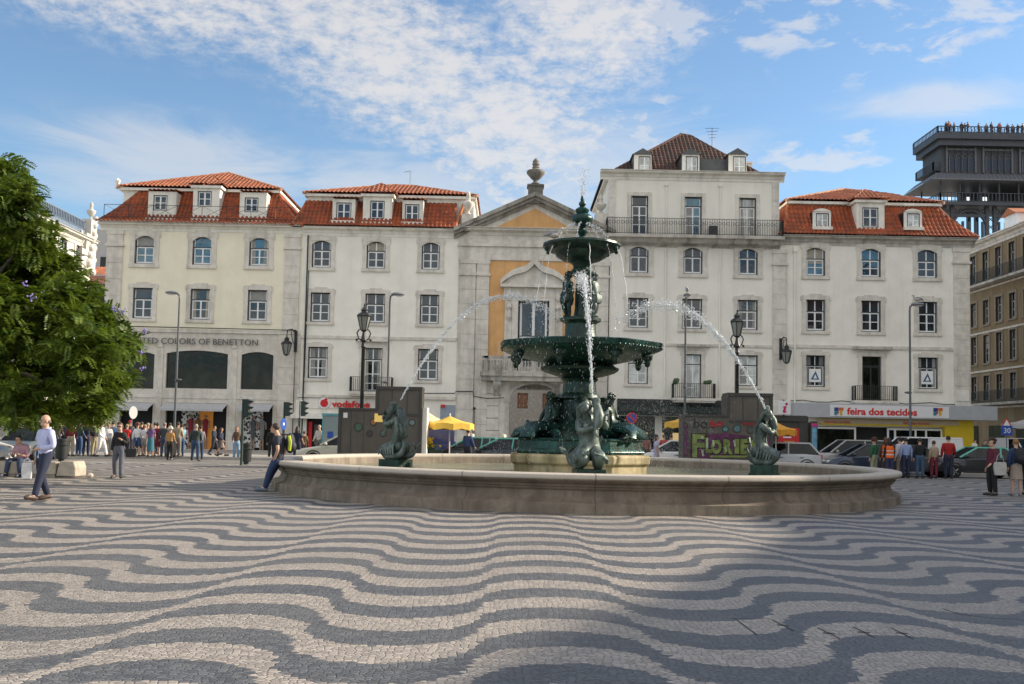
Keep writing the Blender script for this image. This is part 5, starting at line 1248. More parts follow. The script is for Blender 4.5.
def build_fountain():
    t = thing('fountain', 'large round stone fountain basin with dark green tiered bronze bowls and cherubs in its centre', 'fountain', FC)
    bs = basin_mat(); k = BB/BA
    prof = [(0, -.0), (.0, .2), (-.02, .215), (-.13, .235), (-.2, .29), (-.245, .38), (-.25, .47), (-.19, .485), (-.17, .51), (-.185, .535), (-.14, .545), (-.12, .575), (-.15, .6), (-.1, .62), (-.06, .645), (0.0, .665), (.03, .70), (.035, .74), (.02, .78), (-.03, .80), (-.5, .80), (-.53, .78), (-.55, .74), (-.56, .1)]
    mb = MB(); mb.lathe([(BA+r, z) for r, z in prof], FC, 128, 1, k); mb.f = [f for f in mb.f if len(f) == 4]; mb.m = [0]*len(mb.f)
    mb.lathe([(.01, .1), (BA-.3, .1)], FC, 64, 1, k, cap=False); mb.build('basin', bs, t, smooth=math.radians(35))
    # stone pedestal, octagonal and stepped
    ys = mat('lime_stained_stone', (.46, .38, .23), .8, .2, 3, .9, (.14, .11, .04), .01, 20)
    R0 = 22.5*PI/180
    p = MB().lathe([(2.08, .1), (2.08, .72), (2.18, .78), (2.2, .98), (2.14, 1.04), (1.4, 1.045)], FC, 8, 1, 1, R0); p.build('pedestal', ys, t, bevel=.03)
    p = MB().lathe([(2.0, 1.04), (2.02, 1.12), (1.95, 1.2), (1.93, 1.42), (1.98, 1.46), (1.9, 1.5), (.4, 1.52)], FC, 8, 1, 1, R0); p.build('bronze_plinth', br_green, t, bevel=.02)
    st = MB().lathe([(1.1, 1.5), (1.0, 1.7), (.75, 1.9), (.62, 2.1), (.55, 2.5), (.52, 2.62), (.6, 2.68), (.58, 2.78), (.50, 2.85), (.47, 3.16), (.55, 3.26), (.5, 3.30), (.72, 3.35), (1.0, 3.44), (1.12, 3.52), (1.14, 3.60), (1.02, 3.65), (.98, 3.70)], FC, 24, mod=lambda a: 1+.03*math.cos(12*a)); st.build('stem', br_dark, t, smooth=math.radians(40))
    def octo(a, rot=math.radians(-90+25)):   # eight-sided rim with soft corners
        s = 2*PI/8; d = ((a-rot) % s)-s/2; return .30+.70*math.cos(s/2)/math.cos(d)
    zb = 4.32
    bw = MB().lathe([(.95, 3.69), (1.15, 3.74), (1.6, 3.84), (2.1, 3.97), (2.36, 4.07), (2.40, 4.11), (2.47, 4.13), (2.5, 4.23), (2.52, 4.30), (2.47, zb), (2.30, zb-.01), (2.2, zb-.08), (1.4, zb-.18), (.4, zb-.2)], FC, 96, mod=lambda a: octo(a)*(1+.004*math.cos(48*a))); 
    bo = bw.build('large_bowl', br_green, t, smooth=math.radians(40))
    r = MB()
    for i in range(96):
        a = 2*PI*i/96; q = 2.49*octo(a); r.ball(FC+Vector((q*math.cos(a), q*math.sin(a), 4.15)), .035, 5, 4)
    r.build('bead_moulding', br_green, bo)
    for i in range(8):      # hanging ornaments at the corners of the bowl
        a = math.radians(-90+25)+i*PI/4; q = 2.05; c = FC+Vector((q*math.cos(a), q*math.sin(a), 3.92))
        g = MB(); g.ball(c, .16, 8, 6, 1, 1, 1.1); g.ball(c+Vector((0, 0, -.17)), .1, 7, 5, 1, 1, 1.6); g.ball(c+Vector((-math.sin(a)*.14, math.cos(a)*.14, .02)), .09, 6, 5); g.ball(c-Vector((-math.sin(a)*.14, math.cos(a)*.14, -.02)), .09, 6, 5); g.build('bowl_ornament', br_dark, bo, smooth=True)
    MB().lathe([(.01, zb-.06), (2.3, zb-.06)], FC, 48, mod=octo, cap=False).build('bowl_water', MATS['water'], bo)
    up = MB().lathe([(.62, 4.1), (.55, 4.4), (.48, 4.56), (.46, 4.9), (.5, 4.95), (.62, 5.0), (.62, 5.08), (.5, 5.12), (.22, 5.14), (.18, 5.4), (.17, 6.3), (.24, 6.42), (.3, 6.5), (.3, 6.56), (.24, 6.62), (.26, 6.7), (.34, 6.76), (.33, 6.82)], FC, 20); up.build('upper_stem', br_pat if False else br_dark, t, smooth=math.radians(40))
    ub = MB().lathe([(.30, 6.78), (.55, 6.84), (.75, 6.96), (.78, 7.04), (.8, 7.08), (1.0, 7.14), (1.12, 7.22), (1.16, 7.27), (1.15, 7.33), (1.10, 7.34), (.95, 7.28), (.4, 7.22), (.1, 7.22)], FC, 64, mod=lambda a: 1+.022*abs(math.sin(8*a))); u = ub.build('upper_bowl', br_dark, t, smooth=math.radians(40))
    for i in range(12):
        a = 2*PI*i/12+.13; c = FC+Vector((1.07*math.cos(a), 1.07*math.sin(a), 7.17)); g = MB().ball(c, .07, 6, 5, 1, 1, 1.3); g.build('spout_mask', br_dark, u, smooth=True)
    f = MB().lathe([(.16, 7.22), (.14, 7.35), (.2, 7.42), (.12, 7.5), (.09, 7.58), (.16, 7.68), (.17, 7.74), (.09, 7.82), (.11, 7.88), (.24, 7.96), (.31, 8.06), (.32, 8.16), (.27, 8.22), (.16, 8.28), (.2, 8.34), (.21, 8.4), (.12, 8.46), (.07, 8.5), (.11, 8.56), (.10, 8.62), (.05, 8.66), (.06, 8.72), (.03, 8.82)], FC, 18, mod=lambda a: 1+.03*math.cos(9*a)); f.build('finial', br_green, t, smooth=math.radians(50))
    # cherubs between the bowls
    V = dict(pelvis=((0, .0, .62), (.135, .12)), spine=((0, -.01, .76), .125), chest=((0, 0, .92), .125), neck=((0, 0, 1.04), .06), head=((0, -.02, 1.17), .105))
    E = [('pelvis', 'spine'), ('spine', 'chest'), ('chest', 'neck'), ('neck', 'head')]
    for s, kx in ((1, 'l'), (-1, 'r')):
        V.update({'hip'+kx: ((s*.08, 0, .55), .10), 'knee'+kx: ((s*.09, -.05+.03*s, .31), .075), 'ank'+kx: ((s*.08, .03, .07), .048), 'toe'+kx: ((s*.10, -.08, .03), .035), 'sh'+kx: ((s*.15, .0, .98), .06), 'el'+kx: ((s*.24, .03, .80), .05), 'ha'+kx: ((s*.20, -.1, .62) if s < 0 else (s*.22, -.08, .66), .045)})
        E += [('pelvis', 'hip'+kx), ('hip'+kx, 'knee'+kx), ('knee'+kx, 'ank'+kx), ('ank'+kx, 'toe'+kx), ('chest', 'sh'+kx), ('sh'+kx, 'el'+kx), ('el'+kx, 'ha'+kx)]
    me = skin_mesh('cherub', V, E, 1, 'pelvis'); mb = mesh_to_mb(me, MB())
    for i in range(30): a, e = random.uniform(0, 2*PI), random.uniform(-.2, 1.4); mb.ball((.10*math.cos(a)*math.cos(e), .03+.10*math.sin(a)*math.cos(e), 1.2+.10*math.sin(e)), .04, 5, 4)
    mb.ball((0, -.12, 1.15), .02, 5, 4); mb.ball((0, -.03, 1.1), .07, 7, 5)
    mb.lathe([(.17, .42), (.2, .5), (.16, .64), (.13, .7)], (0, 0, 0), 12, 1, .9, mod=lambda a: 1+.1*math.sin(5*a)); mb.ball((.12, -.1, .55), .1, 7, 5, 1, .7, 1.5)
    for i, a in enumerate((-150, -35, 55, 145)):
        ar = math.radians(a); m2 = MB(); m2.v = [v.copy() for v in mb.v]; m2.f = mb.f; m2.m = mb.m
        m2.xf(Matrix.Translation(FC+Vector((.47*math.cos(ar), .47*math.sin(ar), 5.08))) @ Matrix.Rotation(ar+PI/2, 4, 'Z') @ Matrix.Scale(1.06, 4)); m2.build('cherub', br_pat if i in (1, 2) else br_dark, t, smooth=True)
    # seated figures round the stem
    V = dict(pelvis=((0, -.05, .28), (.2, .18)), spine=((0, .02, .52), .15), chest=((0, .04, .78), (.17, .14)), nb=((0, .03, .95), .09), neck=((0, .0, 1.03), .07), head=((.03, -.06, 1.16), .11))
    E = [('pelvis', 'spine'), ('spine', 'chest'), ('chest', 'nb'), ('nb', 'neck'), ('neck', 'head')]
    for s, kx in ((1, 'l'), (-1, 'r')):
        V.update({'hip'+kx: ((s*.15, -.18, .28), .15), 'knee'+kx: ((s*.24, -.6, .36 if s > 0 else .27), .12), 'ank'+kx: ((s*.2, -.75 if s > 0 else -.95, .06), .08), 'toe'+kx: ((s*.22, -.92 if s > 0 else -1.1, .02), .05), 'sh'+kx: ((s*.24, .04, .86), .085), 'el'+kx: ((s*.38, -.05, .60), .065), 'ha'+kx: ((s*.33, -.32, .5) if s > 0 else (s*.46, -.1, .32), .05)})
        E += [('pelvis', 'hip'+kx), ('hip'+kx, 'knee'+kx), ('knee'+kx, 'ank'+kx), ('ank'+kx, 'toe'+kx), ('chest', 'sh'+kx), ('sh'+kx, 'el'+kx), ('el'+kx, 'ha'+kx)]
    me = skin_mesh('seated', V, E, 1, 'pelvis'); mb = mesh_to_mb(me, MB()); random.seed(3)
    for i in range(24): a, e = random.uniform(0, 2*PI), random.uniform(-.5, 1.4); mb.ball((.03+.10*math.cos(a)*math.cos(e), .0+.10*math.sin(a)*math.cos(e), 1.2+.10*math.sin(e)), .05, 5, 4)
    dr = MB()
    for s in (-1, 1):        # folds of drapery over the lap and down the plinth
        for i in range(6): x = s*(.06+.07*i); dr.tube([(x*.8, .1, .32), (x, -.25, .40-.02*i), (x*1.15, -.62, .36-.02*i), (x*1.3, -.82, .16), (x*1.5, -.9, .0)], [.07, .09, .10, .08, .05], 7)
    dr.ball((0, -.1, .16), .45, 12, 6, 1.25, .8, .4); dr.tube([(.5, -.1, .1), (.8, -.25, .14), (1.05, -.3, .05)], [.16, .12, .05], 8); dr.tube([(-.5, -.1, .15), (-.78, -.2, .3), (-.9, -.22, .45), (-1.0, -.25, .3)], [.14, .10, .07, .04], 8)
    for a in (-152, -28, 62, 118):
        ar = math.radians(a); M = Matrix.Translation(FC+Vector((1.02*math.cos(ar), .92*math.sin(ar), 1.5))) @ Matrix.Rotation(ar+PI/2, 4, 'Z') @ Matrix.Scale(1.02, 4)
        m2 = MB(); m2.v = [v.copy() for v in mb.v]; m2.f = list(mb.f); m2.m = list(mb.m); m2.xf(M); o = m2.build('seated_figure', br_dark, t, smooth=True)
        m3_ = MB(); m3_.v = [v.copy() for v in dr.v]; m3_.f = list(dr.f); m3_.m = list(dr.m); m3_.xf(M); m3_.build('drapery', br_green, o, smooth=True)
    for i in range(4):
        ar = math.radians(-90+90*i); g = MB(); c = FC+Vector((.72*math.cos(ar), .72*math.sin(ar), 2.35)); g.ball(c, .3, 10, 8, 1, 1, 1.3); g.ball(c+Vector((.2*math.cos(ar), .2*math.sin(ar), .1)), .13, 7, 5); g.build('lion_mask', br_dark, t, smooth=True)
def water_mat():
    m = bpy.data.materials.new('water'); m.use_nodes = True; MATS['water'] = m
    t = NT(m.node_tree); bs = t.n['Principled BSDF']; pos = t.new('ShaderNodeNewGeometry').outputs['Position']
    t.put(bs.inputs['Base Color'], t.mix(t.step(t.noise(pos, 1.2, 4), .35, .7), (.16, .17, .09), (.26, .27, .20))); bs.inputs['Roughness'].default_value = .12
    b = t.new('ShaderNodeBump'); b.inputs['Strength'].default_value = .9; b.inputs['Distance'].default_value = .05; t.put(b.inputs['Height'], t.noise(pos, 7, 4, .6)); t.l.new(b.outputs[0], bs.inputs['Normal'])
water_mat()
wo = MB().lathe([(.01, .47), (BA-.5, .47)], FC, 96, 1, BB/BA, cap=False).build('basin_water', MATS['water']); struct(wo)
build_fountain()
# the four bronze figures that spout water
def mermaid_meshes():
    V = dict(pelvis=((0, .08, .42), (.25, .21)), spine=((.0, .11, .70), (.19, .16)), chest=((.0, .06, .99), (.215, .17)), nb=((-.02, .0, 1.19), .11), neck=((-.07, -.05, 1.27), .08), head=((-.13, -.10, 1.40), .12))
    E = [('pelvis', 'spine'), ('spine', 'chest'), ('chest', 'nb'), ('nb', 'neck'), ('neck', 'head')]
    V.update(hipl=((.15, .0, .38), .19), kneel=((.19, -.36, .30), .17), shinl=((.2, -.22, .09), .12), tail1l=((.22, .16, .11), .11), tail2l=((.22, .36, .20), .09), tail3l=((.20, .44, .42), .065), tail4l=((.22, .40, .60), .05),
             hipr=((-.15, .0, .38), .19), kneer=((-.20, -.38, .24), .17), shinr=((-.24, -.2, .09), .12), tail1r=((-.26, .16, .11), .11), tail2r=((-.36, .32, .16), .085), tail3r=((-.44, .36, .34), .06),
             shl=((.24, .05, 1.12), .10), ell=((.40, -.12, .98), .08), hal=((.26, -.22, 1.18), .055), shr=((-.25, .04, 1.10), .10), elr=((-.28, -.22, .88), .08), har=((.08, -.26, .98), .055))
    for a in 'lr':
        E += [('pelvis', 'hip'+a), ('hip'+a, 'knee'+a), ('knee'+a, 'shin'+a), ('shin'+a, 'tail1'+a), ('tail1'+a, 'tail2'+a), ('tail2'+a, 'tail3'+a), ('chest', 'sh'+a), ('sh'+a, 'el'+a), ('el'+a, 'ha'+a)]
    E += [('tail3l', 'tail4l')]
    b = mesh_to_mb(skin_mesh('m', V, E, 2, 'pelvis'), MB())
    for c in ((.09, -.12, 1.0), (-.09, -.12, .99)): b.ball(c, .085, 8, 6)
    H = Vector((-.13, -.10, 1.40)); b.ball(H+Vector((0, -.02, .02)), .122, 10, 8, .86, 1, 1.15); b.ball(H+Vector((-.01, -.14, -.02)), .022, 6, 4)
    for i in range(4):
        for s in (0, 1): o = Vector(V['hal' if s else 'har'][0])+Vector((.02, -.03, -.03+.025*i)); b.tube([o, o+Vector((.05, -.02, .01)), o+Vector((.09, .03, .01))], .016, 5)
    random.seed(5)
    for s in (-1, 1):       # scaly folds round hips and thighs, a muscled back
        for i in range(7): y = .12-.085*i; b.tube([(s*.05, y-.03, .50-.018*i), (s*.22, y, .52-.03*i), (s*.36, y+.02, .36-.02*i), (s*.38, y+.06, .16)], [.02, .035, .04, .02], 6)
        b.tube([(s*.05, .23, .62), (s*.07, .24, .82), (s*.12, .20, 1.04)], [.05, .07, .05], 7)
        b.ball((s*.14, .2, .38), .16, 9, 7)
    h = MB()
    for i in range(16): a = PI*i/15; h.tube([H+Vector((.10*math.cos(a), -.03, .09)), H+Vector((.13*math.cos(a), .10, .03)), H+Vector((.13*math.cos(a)+.02, .19, -.14)), H+Vector((.13*math.cos(a)+.05, .30, -.34)), H+Vector((.10*math.cos(a)+.07, .31, -.5))], [.03, .048, .05, .04, .015], 6)
    h.ball(H+Vector((0, .02, .05)), .126, 10, 8, .92, 1, 1)
    f = MB(); f.tube([(.10, -.24, .92), (.16, -.27, 1.06), (.19, -.20, 1.24), (.17, -.12, 1.40), (.15, -.05, 1.54)], [.05, .10, .13, .105, .08], 12); f.tube([(.15, -.05, 1.52), (.145, -.03, 1.62), (.145, -.02, 1.66)], [.095, .11, .07], 10)
    for s in (-1, 1): f.ball((.155+s*.09, -.09, 1.47), .03, 6, 5); f.tube([(.18+s*.09, -.18, 1.28), (.18+s*.2, -.15, 1.33), (.18+s*.26, -.09, 1.42)], [.04, .05, .015], 6, squash=.4)
    f.tube([(.1, -.26, .95), (.08, -.34, .84), (.14, -.38, .76)], [.05, .04, .02], 6)
    p = MB().box(-.34, .34, -.36, .34, -.2, .02); p.box(-.38, .38, -.40, .38, -.75, -.2)
    fin = MB()
    for c in ((.22, .40, .60), (-.44, .36, .34)):
        fin.ball(c, .05, 6, 5)
        for s in (-1, 1): fin.tube([c, (c[0]+s*.10, c[1]+.05, c[2]+.10), (c[0]+s*.19, c[1]+.03, c[2]+.17)], [.05, .075, .015], 7, squash=.45)
    return b, h, f, p, fin
MER = mermaid_meshes()
def mermaid(label, x, y, rz, z=.55, sc=1.08, wb=.0):
    t = thing('mermaid_statue', label, 'statue', (x, y, z), rz, 'bronze mermaids spouting water in the basin'); t.scale = (sc, sc, sc)
    for mb, n, m in zip(MER, ('body', 'hair', 'fish', 'statue_base', 'tail_fin'), (br_pat, br_pat, br_pat, br_dark, br_pat)): 
        q = MB(); q.v = mb.v; q.f = mb.f; q.m = mb.m; q.build(n, m, t, smooth=math.radians(60) if n == 'statue_base' else True, local=True)
    return t
sl_ = at(396, 460, 29.6); sr_ = at(764, 465.5, 29.2); sf_ = at(588.5, 470, 24.3)
mermaid('bronze mermaid kneeling at the left side of the fountain, her back towards the centre', sl_.x, 29.6, -PI/2-.55, sl_.z, 1.03)
mermaid('bronze mermaid kneeling at the right side of the fountain in front of the graffiti', sr_.x, 29.2, PI/2-.35, sr_.z, 1.05)
mermaid('bronze mermaid facing the viewer in the middle of the fountain', sf_.x, 24.3, .1, sf_.z, 1.05)
mermaid('bronze mermaid on the far side of the basin, hidden behind the bronze stem', FC.x+.25, 35.6, PI-.1, .75, 1.03)

# water thrown up and falling
spray_m = mat('white_water', (.82, .85, .88), .25, .0)
bsn = spray_m.node_tree.nodes['Principled BSDF']; bsn.inputs['Transmission Weight'].default_value = .12
def drop(mb, p, r, st=1., d=None):
    b = len(mb.v); d = (d or Vector((0, 0, 1))).normalized(); q = d.orthogonal().normalized(); w = d.cross(q); r *= .72
    mb.v += [p+q*r, p+w*r, p-q*r, p-w*r, p+d*r*st*1.5, p-d*r*st*1.5]
    for a, c in ((0, 1), (1, 2), (2, 3), (3, 0)): mb.face((b+a, b+c, b+4)); mb.face((b+c, b+a, b+5))
def parabola(a, c, top, n):     # from a up over height top and down to c
    a, c = Vector(a), Vector(c); h1, h2 = top-a.z, top-c.z; t1 = math.sqrt(h1)/(math.sqrt(h1)+math.sqrt(max(h2, 1e-3)))
    P = []
    for i in range(n+1):
        t = i/n; z = top-h1*(1-t/t1)**2 if t < t1 else top-h2*((t-t1)/(1-t1))**2
        P.append(Vector((a.x+(c.x-a.x)*t, a.y+(c.y-a.y)*t, z)))
    return P
def jet(label, a, c, top, cut, core, n=900, spread=.16, r=(.010, .028), group='water jets from the mermaids'):
    random.seed(len(label)+n); P = parabola(a, c, top, 80); m = MB()
    k = int(80*core)
    path = P[:k]; m.tube([p+Vector((random.uniform(-1, 1), random.uniform(-1, 1), random.uniform(-1, 1)))*.012 for p in path], [.013+.016*i/max(1, k) for i in range(k)], 7)
    for i in range(int(n*2)):
        t = random.random()**.8*cut; f = t*80; j = min(79, int(f)); p = P[j].lerp(P[j+1], f-j); s = spread*(.12+t)**1.1
        drop(m, p+Vector((random.gauss(0, s*.5), random.gauss(0, s*.5), random.gauss(0, s*.5)-s*.3*random.random())), random.uniform(*r)*(1-.3*t), random.uniform(1.5, 4.5)*(1-.5*t), P[j+1]-P[j]+Vector((random.gauss(0, .05), random.gauss(0, .05), random.gauss(0, .05))))
    o = m.build('water_jet', spray_m); return tag(o, label, 'water jet', group)
pl, pr, pf = at(400.5, 400, 29.7), at(766.5, 411, 29.1), at(592.5, 397, 24.4)
tl = at(488, 295, 29.7).z; tr = at(648, 303, 29.3).z
jet('white water jet arching up to the right from the left mermaid', pl, at(586, 352, 29.8), tl, .84, .20, 560, .17, (.012, .028))
jet('white water jet arching up to the left from the right mermaid', pr, at(590, 352, 29.6), tr, .86, .30, 760, .26, (.012, .030))
pt = at(576, 282, 28.2)
jet('thick white water jet rising from the front mermaid towards the cherubs', pf, (pt.x-.05, 28.8, 4.5), pt.z, .75, .46, 620, .24, (.010, .024))
random.seed(11)
m = MB(); b0 = at(582, 197, FC.y)
for i in range(150): h = random.random(); drop(m, Vector((b0.x+random.gauss(.02+.05*h, .03+.045*h), FC.y+random.gauss(0, .06), b0.z+h*.86)), random.uniform(.010, .026))
m.tube([b0, b0+Vector((.01, 0, .35))], [.02, .03], 6); tag(m.build('water_jet', spray_m), 'short spray of water on top of the finial', 'water jet', kind='stuff')
m = MB(); zr = 7.25       # water arching from the finial into the upper bowl and falling from its lip
for i in range(9):
    a = 2*PI*i/9+.3
    for j in range(34): t = j/34; drop(m, FC+Vector(((.2+.75*t)*math.cos(a), (.2+.75*t)*math.sin(a), 7.95-.62*t*t))+Vector((random.gauss(0, .02), random.gauss(0, .02), random.gauss(0, .02))), random.uniform(.014, .026), 1.6)
for i in range(12):
    a = 2*PI*i/12+.13
    fall = [FC+Vector(((1.12+.42*(k/12)**.55)*math.cos(a), (1.12+.42*(k/12)**.55)*math.sin(a), 7.15-2.6*k/12)) for k in range(13)]
    if i % 2: m.tube([p+Vector((random.gauss(0, .012), random.gauss(0, .012), 0)) for p in fall[:9]], [.010, .012, .010, .012, .009, .010, .008, .006, .003], 5)
    for j in range(60): t = random.random(); q = 1.12+.42*t**.55; drop(m, FC+Vector((q*math.cos(a)+random.gauss(0, .03*t), q*math.sin(a)+random.gauss(0, .03*t), 7.15-2.6*t)), random.uniform(.007, .015), 2.2)
for i in range(1500):     # drips all round the large bowl
    a = random.uniform(0, 2*PI); t = random.random()**1.5; q = 2.45+.1*t; drop(m, FC+Vector((q*math.cos(a), q*math.sin(a), 4.3-3.6*t)), random.uniform(.004, .009), 4.)
for i in range(4500):     # blown mist
    drop(m, FC+Vector((random.gauss(.7, 1.8), random.gauss(0, 1.5), abs(random.gauss(0, 1.9))+.6)), random.uniform(.003, .009))
for i in range(3600):
    drop(m, FC+Vector((random.gauss(2.7, .8), random.gauss(-.3, .6), random.uniform(.6, 4.2))), random.uniform(.003, .009))
struct(m.build('water_spray', spray_m), 'stuff', 'fine drops falling round the bronze bowls of the fountain')

# ------------------------------------------------------------------ vehicles
rubber = mat('tyre_rubber', (.015, .015, .016), .8, .1); alloy = mat('wheel_alloy', (.35, .36, .37), .35, 0, metal=.6); chrome = mat('plate_white', (.7, .7, .68), .4, 0)
redl = mat('red_lamp', (.55, .01, .015), .2, 0); whl = mat('clear_lamp', (.7, .72, .72), .12, 0); blackp = mat('black_plastic', (.02, .02, .021), .6, 0)
def paint(c): return mat('paint_%02x%02x%02x' % tuple(int(min(1, k)*255) for k in c), c, .28, 0, coat=.6)
CARS = {   # length, width, height, stations (x, belt z), greenhouse (rear base, rear top, front top, front base), wheel x
 'hatch': (4.1, 1.74, 1.48, [(-2.0, .80), (-1.9, .95), (-1.2, .96), (.6, .95), (1.2, .90), (1.8, .76), (2.02, .60)], (-1.88, -1.45, .25, 1.15), (-1.25, 1.27)),
 'sedan': (4.5, 1.78, 1.44, [(-2.2, .82), (-2.1, .95), (-1.4, .98), (.5, .95), (1.1, .92), (1.95, .78), (2.22, .60)], (-1.75, -1.0, .25, 1.1), (-1.35, 1.38)),
 'suv': (4.5, 1.84, 1.66, [(-2.2, .90), (-2.12, 1.05), (-1.4, 1.06), (.6, 1.04), (1.15, 1.02), (2.0, .88), (2.22, .65)], (-2.08, -1.75, .3, 1.1), (-1.35, 1.38)),
 'van': (4.4, 1.80, 1.86, [(-2.15, 1.05), (-2.12, 1.10), (-1.2, 1.1), (.8, 1.08), (1.35, 1.0), (1.95, .84), (2.15, .62)], (-2.13, -2.05, .55, 1.45), (-1.4, 1.42))}
def car(label, loc, rz, kind, c, roof=None, cat='car', blind=False, sign=False, name='parked_car', group=None):
    L, Wd, Ht, st, gh, wx = CARS[kind]; w = Wd/2; t = thing(name, label, cat, loc, rz, group); pc = paint(c); rc = paint(roof) if roof else pc
    m = MB(); n = 0
    secs = []
    for i, (x, zb) in enumerate(st):
        e = .80 if i in (0, len(st)-1) else (.93 if i in (1, len(st)-2) else 1.)
        zs = .30 if 0 < i < len(st)-1 else .38
        ww = w*e
        secs.append([(x, -ww*.96, zs), (x, -ww, zs+.16), (x, -ww, (zs+zb)/2+.05), (x, -ww*.97, zb-.07), (x, -ww*.86, zb), (x, ww*.86, zb), (x, ww*.97, zb-.07), (x, ww, (zs+zb)/2+.05), (x, ww, zs+.16), (x, ww*.96, zs)])
    b = 0; k = len(secs[0])
    for s in secs: m.v += [Vector(p) for p in s]
    for i in range(len(secs)-1):
        for j in range(k): j2 = (j+1) % k; m.face((i*k+j, (i+1)*k+j, (i+1)*k+j2, i*k+j2))
    m.face(range(k)); m.face(range((len(secs)-1)*k+k-1, (len(secs)-1)*k-1, -1))
    m.build('car_body', pc, t, smooth=math.radians(35), local=True, bevel=.03)
    zb = max(z for x, z in st)-.03; zr = Ht-.04; r0, r1, f1, f0 = gh; wb, wt = w*.88, w*.70 if kind != 'van' else w*.84
    g = MB(); P = [(r0, -wb, zb), (r1, -wt, zr), (f1, -wt, zr), (f0, -wb, zb), (r0, wb, zb), (r1, wt, zr), (f1, wt, zr), (f0, wb, zb)]
    g.v = [Vector(p) for p in P]; [g.face(f) for f in ((3, 2, 1, 0), (4, 5, 6, 7), (0, 1, 5, 4), (2, 3, 7, 6), (1, 2, 6, 5))]
    g.build('car_windows', glass_car, t, local=True)
    rf = MB(); V = lambda i: Vector(P[i])
    rf.prism([(r1-.03, -wt-.015, zr), (f1+.03, -wt-.015, zr), (f1+.03, wt+.015, zr), (r1-.03, wt+.015, zr)], (0, 0, .04))
    for a, e in ((0, 1), (3, 2), (4, 5), (7, 6)): rf.tube([V(a), V(e)], .045, 6)
    for s in (-1, 1):
        for xx in ((r0+f0)/2-.05,) + ((r0*.55+f0*.2,) if kind in ('sedan', 'suv') else ()): rf.tube([(xx, s*wb, zb), (max(r1, min(f1, xx-.05)), s*wt, zr)], .04, 6)
        rf.tube([V(1 if s < 0 else 5), V(2 if s < 0 else 6)], .035, 6)
        if blind:
            q = [(r0+.02, s*(wb+.012), zb), (r1+.02, s*(wt+.012), zr), ((r1+f1)/2+.25, s*(wt+.012), zr), ((r0+f0)/2-.05, s*(wb+.012), zb)]; rf.poly(q)
    if blind: rf.prism([(r0-.015, -wb, zb), (r0-.015, wb, zb), (r1-.015, wt, zr), (r1-.015, -wt, zr)], (-.02, 0, 0))
    rf.build('car_roof', rc, t, smooth=math.radians(40), local=True)
    for x in wx:
        for s in (-1, 1):
            a = MB(); y = s*(w-.2)
            n0 = len(a.v); a.lathe([(.2, -.1), (.29, -.1), (.315, -.06), (.315, .06), (.29, .1), (.2, .1)], (0, 0, 0), 20); a.xf(Matrix.Translation((x, s*(w-.10), .315)) @ Matrix.Rotation(PI/2, 4, 'X')); o = a.build('wheel', rubber, t, smooth=math.radians(40), local=True)
            r = MB(); r.lathe([(.2, .0), (.2, .03), (.01, .05)], (0, 0, 0), 18, cap=False)
            for i in range(5): q = 2*PI*i/5; r.tube([(.03*math.cos(q), .03*math.sin(q), .06), (.19*math.cos(q), .19*math.sin(q), .045)], .022, 5)
            r.xf(Matrix.Translation((x, s*(w-.055), .315)) @ Matrix.Rotation(-s*PI/2, 4, 'X')); r.build('rim', alloy, o, local=True)
            h = MB(); pts = [(x+.37*math.cos(q), s*(w+.004), .33+.37*math.sin(q)) for q in [PI*j/10 for j in range(11)]]; h.tube(pts, .025, 5); h.build('wheel_arch', blackp, t, local=True)
    fx_, rx_ = st[-1][0], st[0][0]
    for s in (-1, 1):
        MB().box(fx_-.22, fx_+.005, s*(w*.50)-.2, s*(w*.50)+.2, .58, .70).build('headlight', whl, t, local=True, bevel=.03)
        MB().box(rx_-.02, rx_+.12, s*(w*.66)-.13, s*(w*.66)+.13, .74, .94).build('tail_light', redl, t, local=True, bevel=.03)
        mm = MB().ball((f0-.28, s*(w+.06), zb+.06), .1, 8, 6, .8, 1, .75); mm.build('wing_mirror', pc, t, smooth=True, local=True)
        for xx in (-.05, -1.0 if kind != 'van' else -.9): MB().box(xx-.09, xx+.09, s*(w+.004)-.012, s*(w+.004)+.012, zb-.16, zb-.13).build('door_handle', blackp, t, local=True)
        MB().box(wx[0]+.4, wx[1]-.4, s*(w*.985)-.02, s*(w*.985)+.02, .26, .36).build('side_skirt', blackp, t, local=True)
    MB().box(fx_-.06, fx_+.03, -w*.75, w*.75, .36, .48).build('bumper', blackp, t, local=True, bevel=.02); MB().box(rx_-.03, rx_+.06, -w*.78, w*.78, .36, .5).build('bumper', blackp, t, local=True, bevel=.02)
    MB().box(fx_+.02, fx_+.035, -.26, .26, .40, .5).build('number_plate', chrome, t, local=True); MB().box(rx_-.045, rx_-.02, -.26, .26, .62, .73).build('number_plate', chrome, t, local=True)
    if sign: MB().lathe([(.10, 0), (.16, .02), (.15, .14), (.05, .16)], (.1, 0, Ht), 10, .7, 1.4).build('roof_sign', mat('taxi_sign', (.7, .68, .55), .4, 0), t, smooth=True, local=True)
    return t
RZ = -.026
def cx(px, Y): return at(px, 445, Y).x
turq, black = (.08, .42, .34), (.012, .014, .018)
car('black taxi with turquoise roof standing at the far right of the plaza, driver side showing', (at(962, 470, 45.9).x+.6+.15, 46.05, RZ), PI-.02, 'sedan', black, turq, 'taxi', sign=True, name='taxi')
car('silver grey estate car behind the mermaid and the orange vests', (cx(848, 48.5), 48.5, RZ), PI, 'suv', (.34, .34, .33))
car('silver hatchback with a red tail lamp just right of the graffiti kiosk', (cx(775, 47), 47, RZ), PI-.0, 'hatch', (.50, .52, .55)).rotation_euler = (0, 0, PI)
car('dark blue car half hidden behind the person in green', (cx(868, 46.3), 46.3, RZ), PI-.05, 'hatch', (.025, .04, .075))
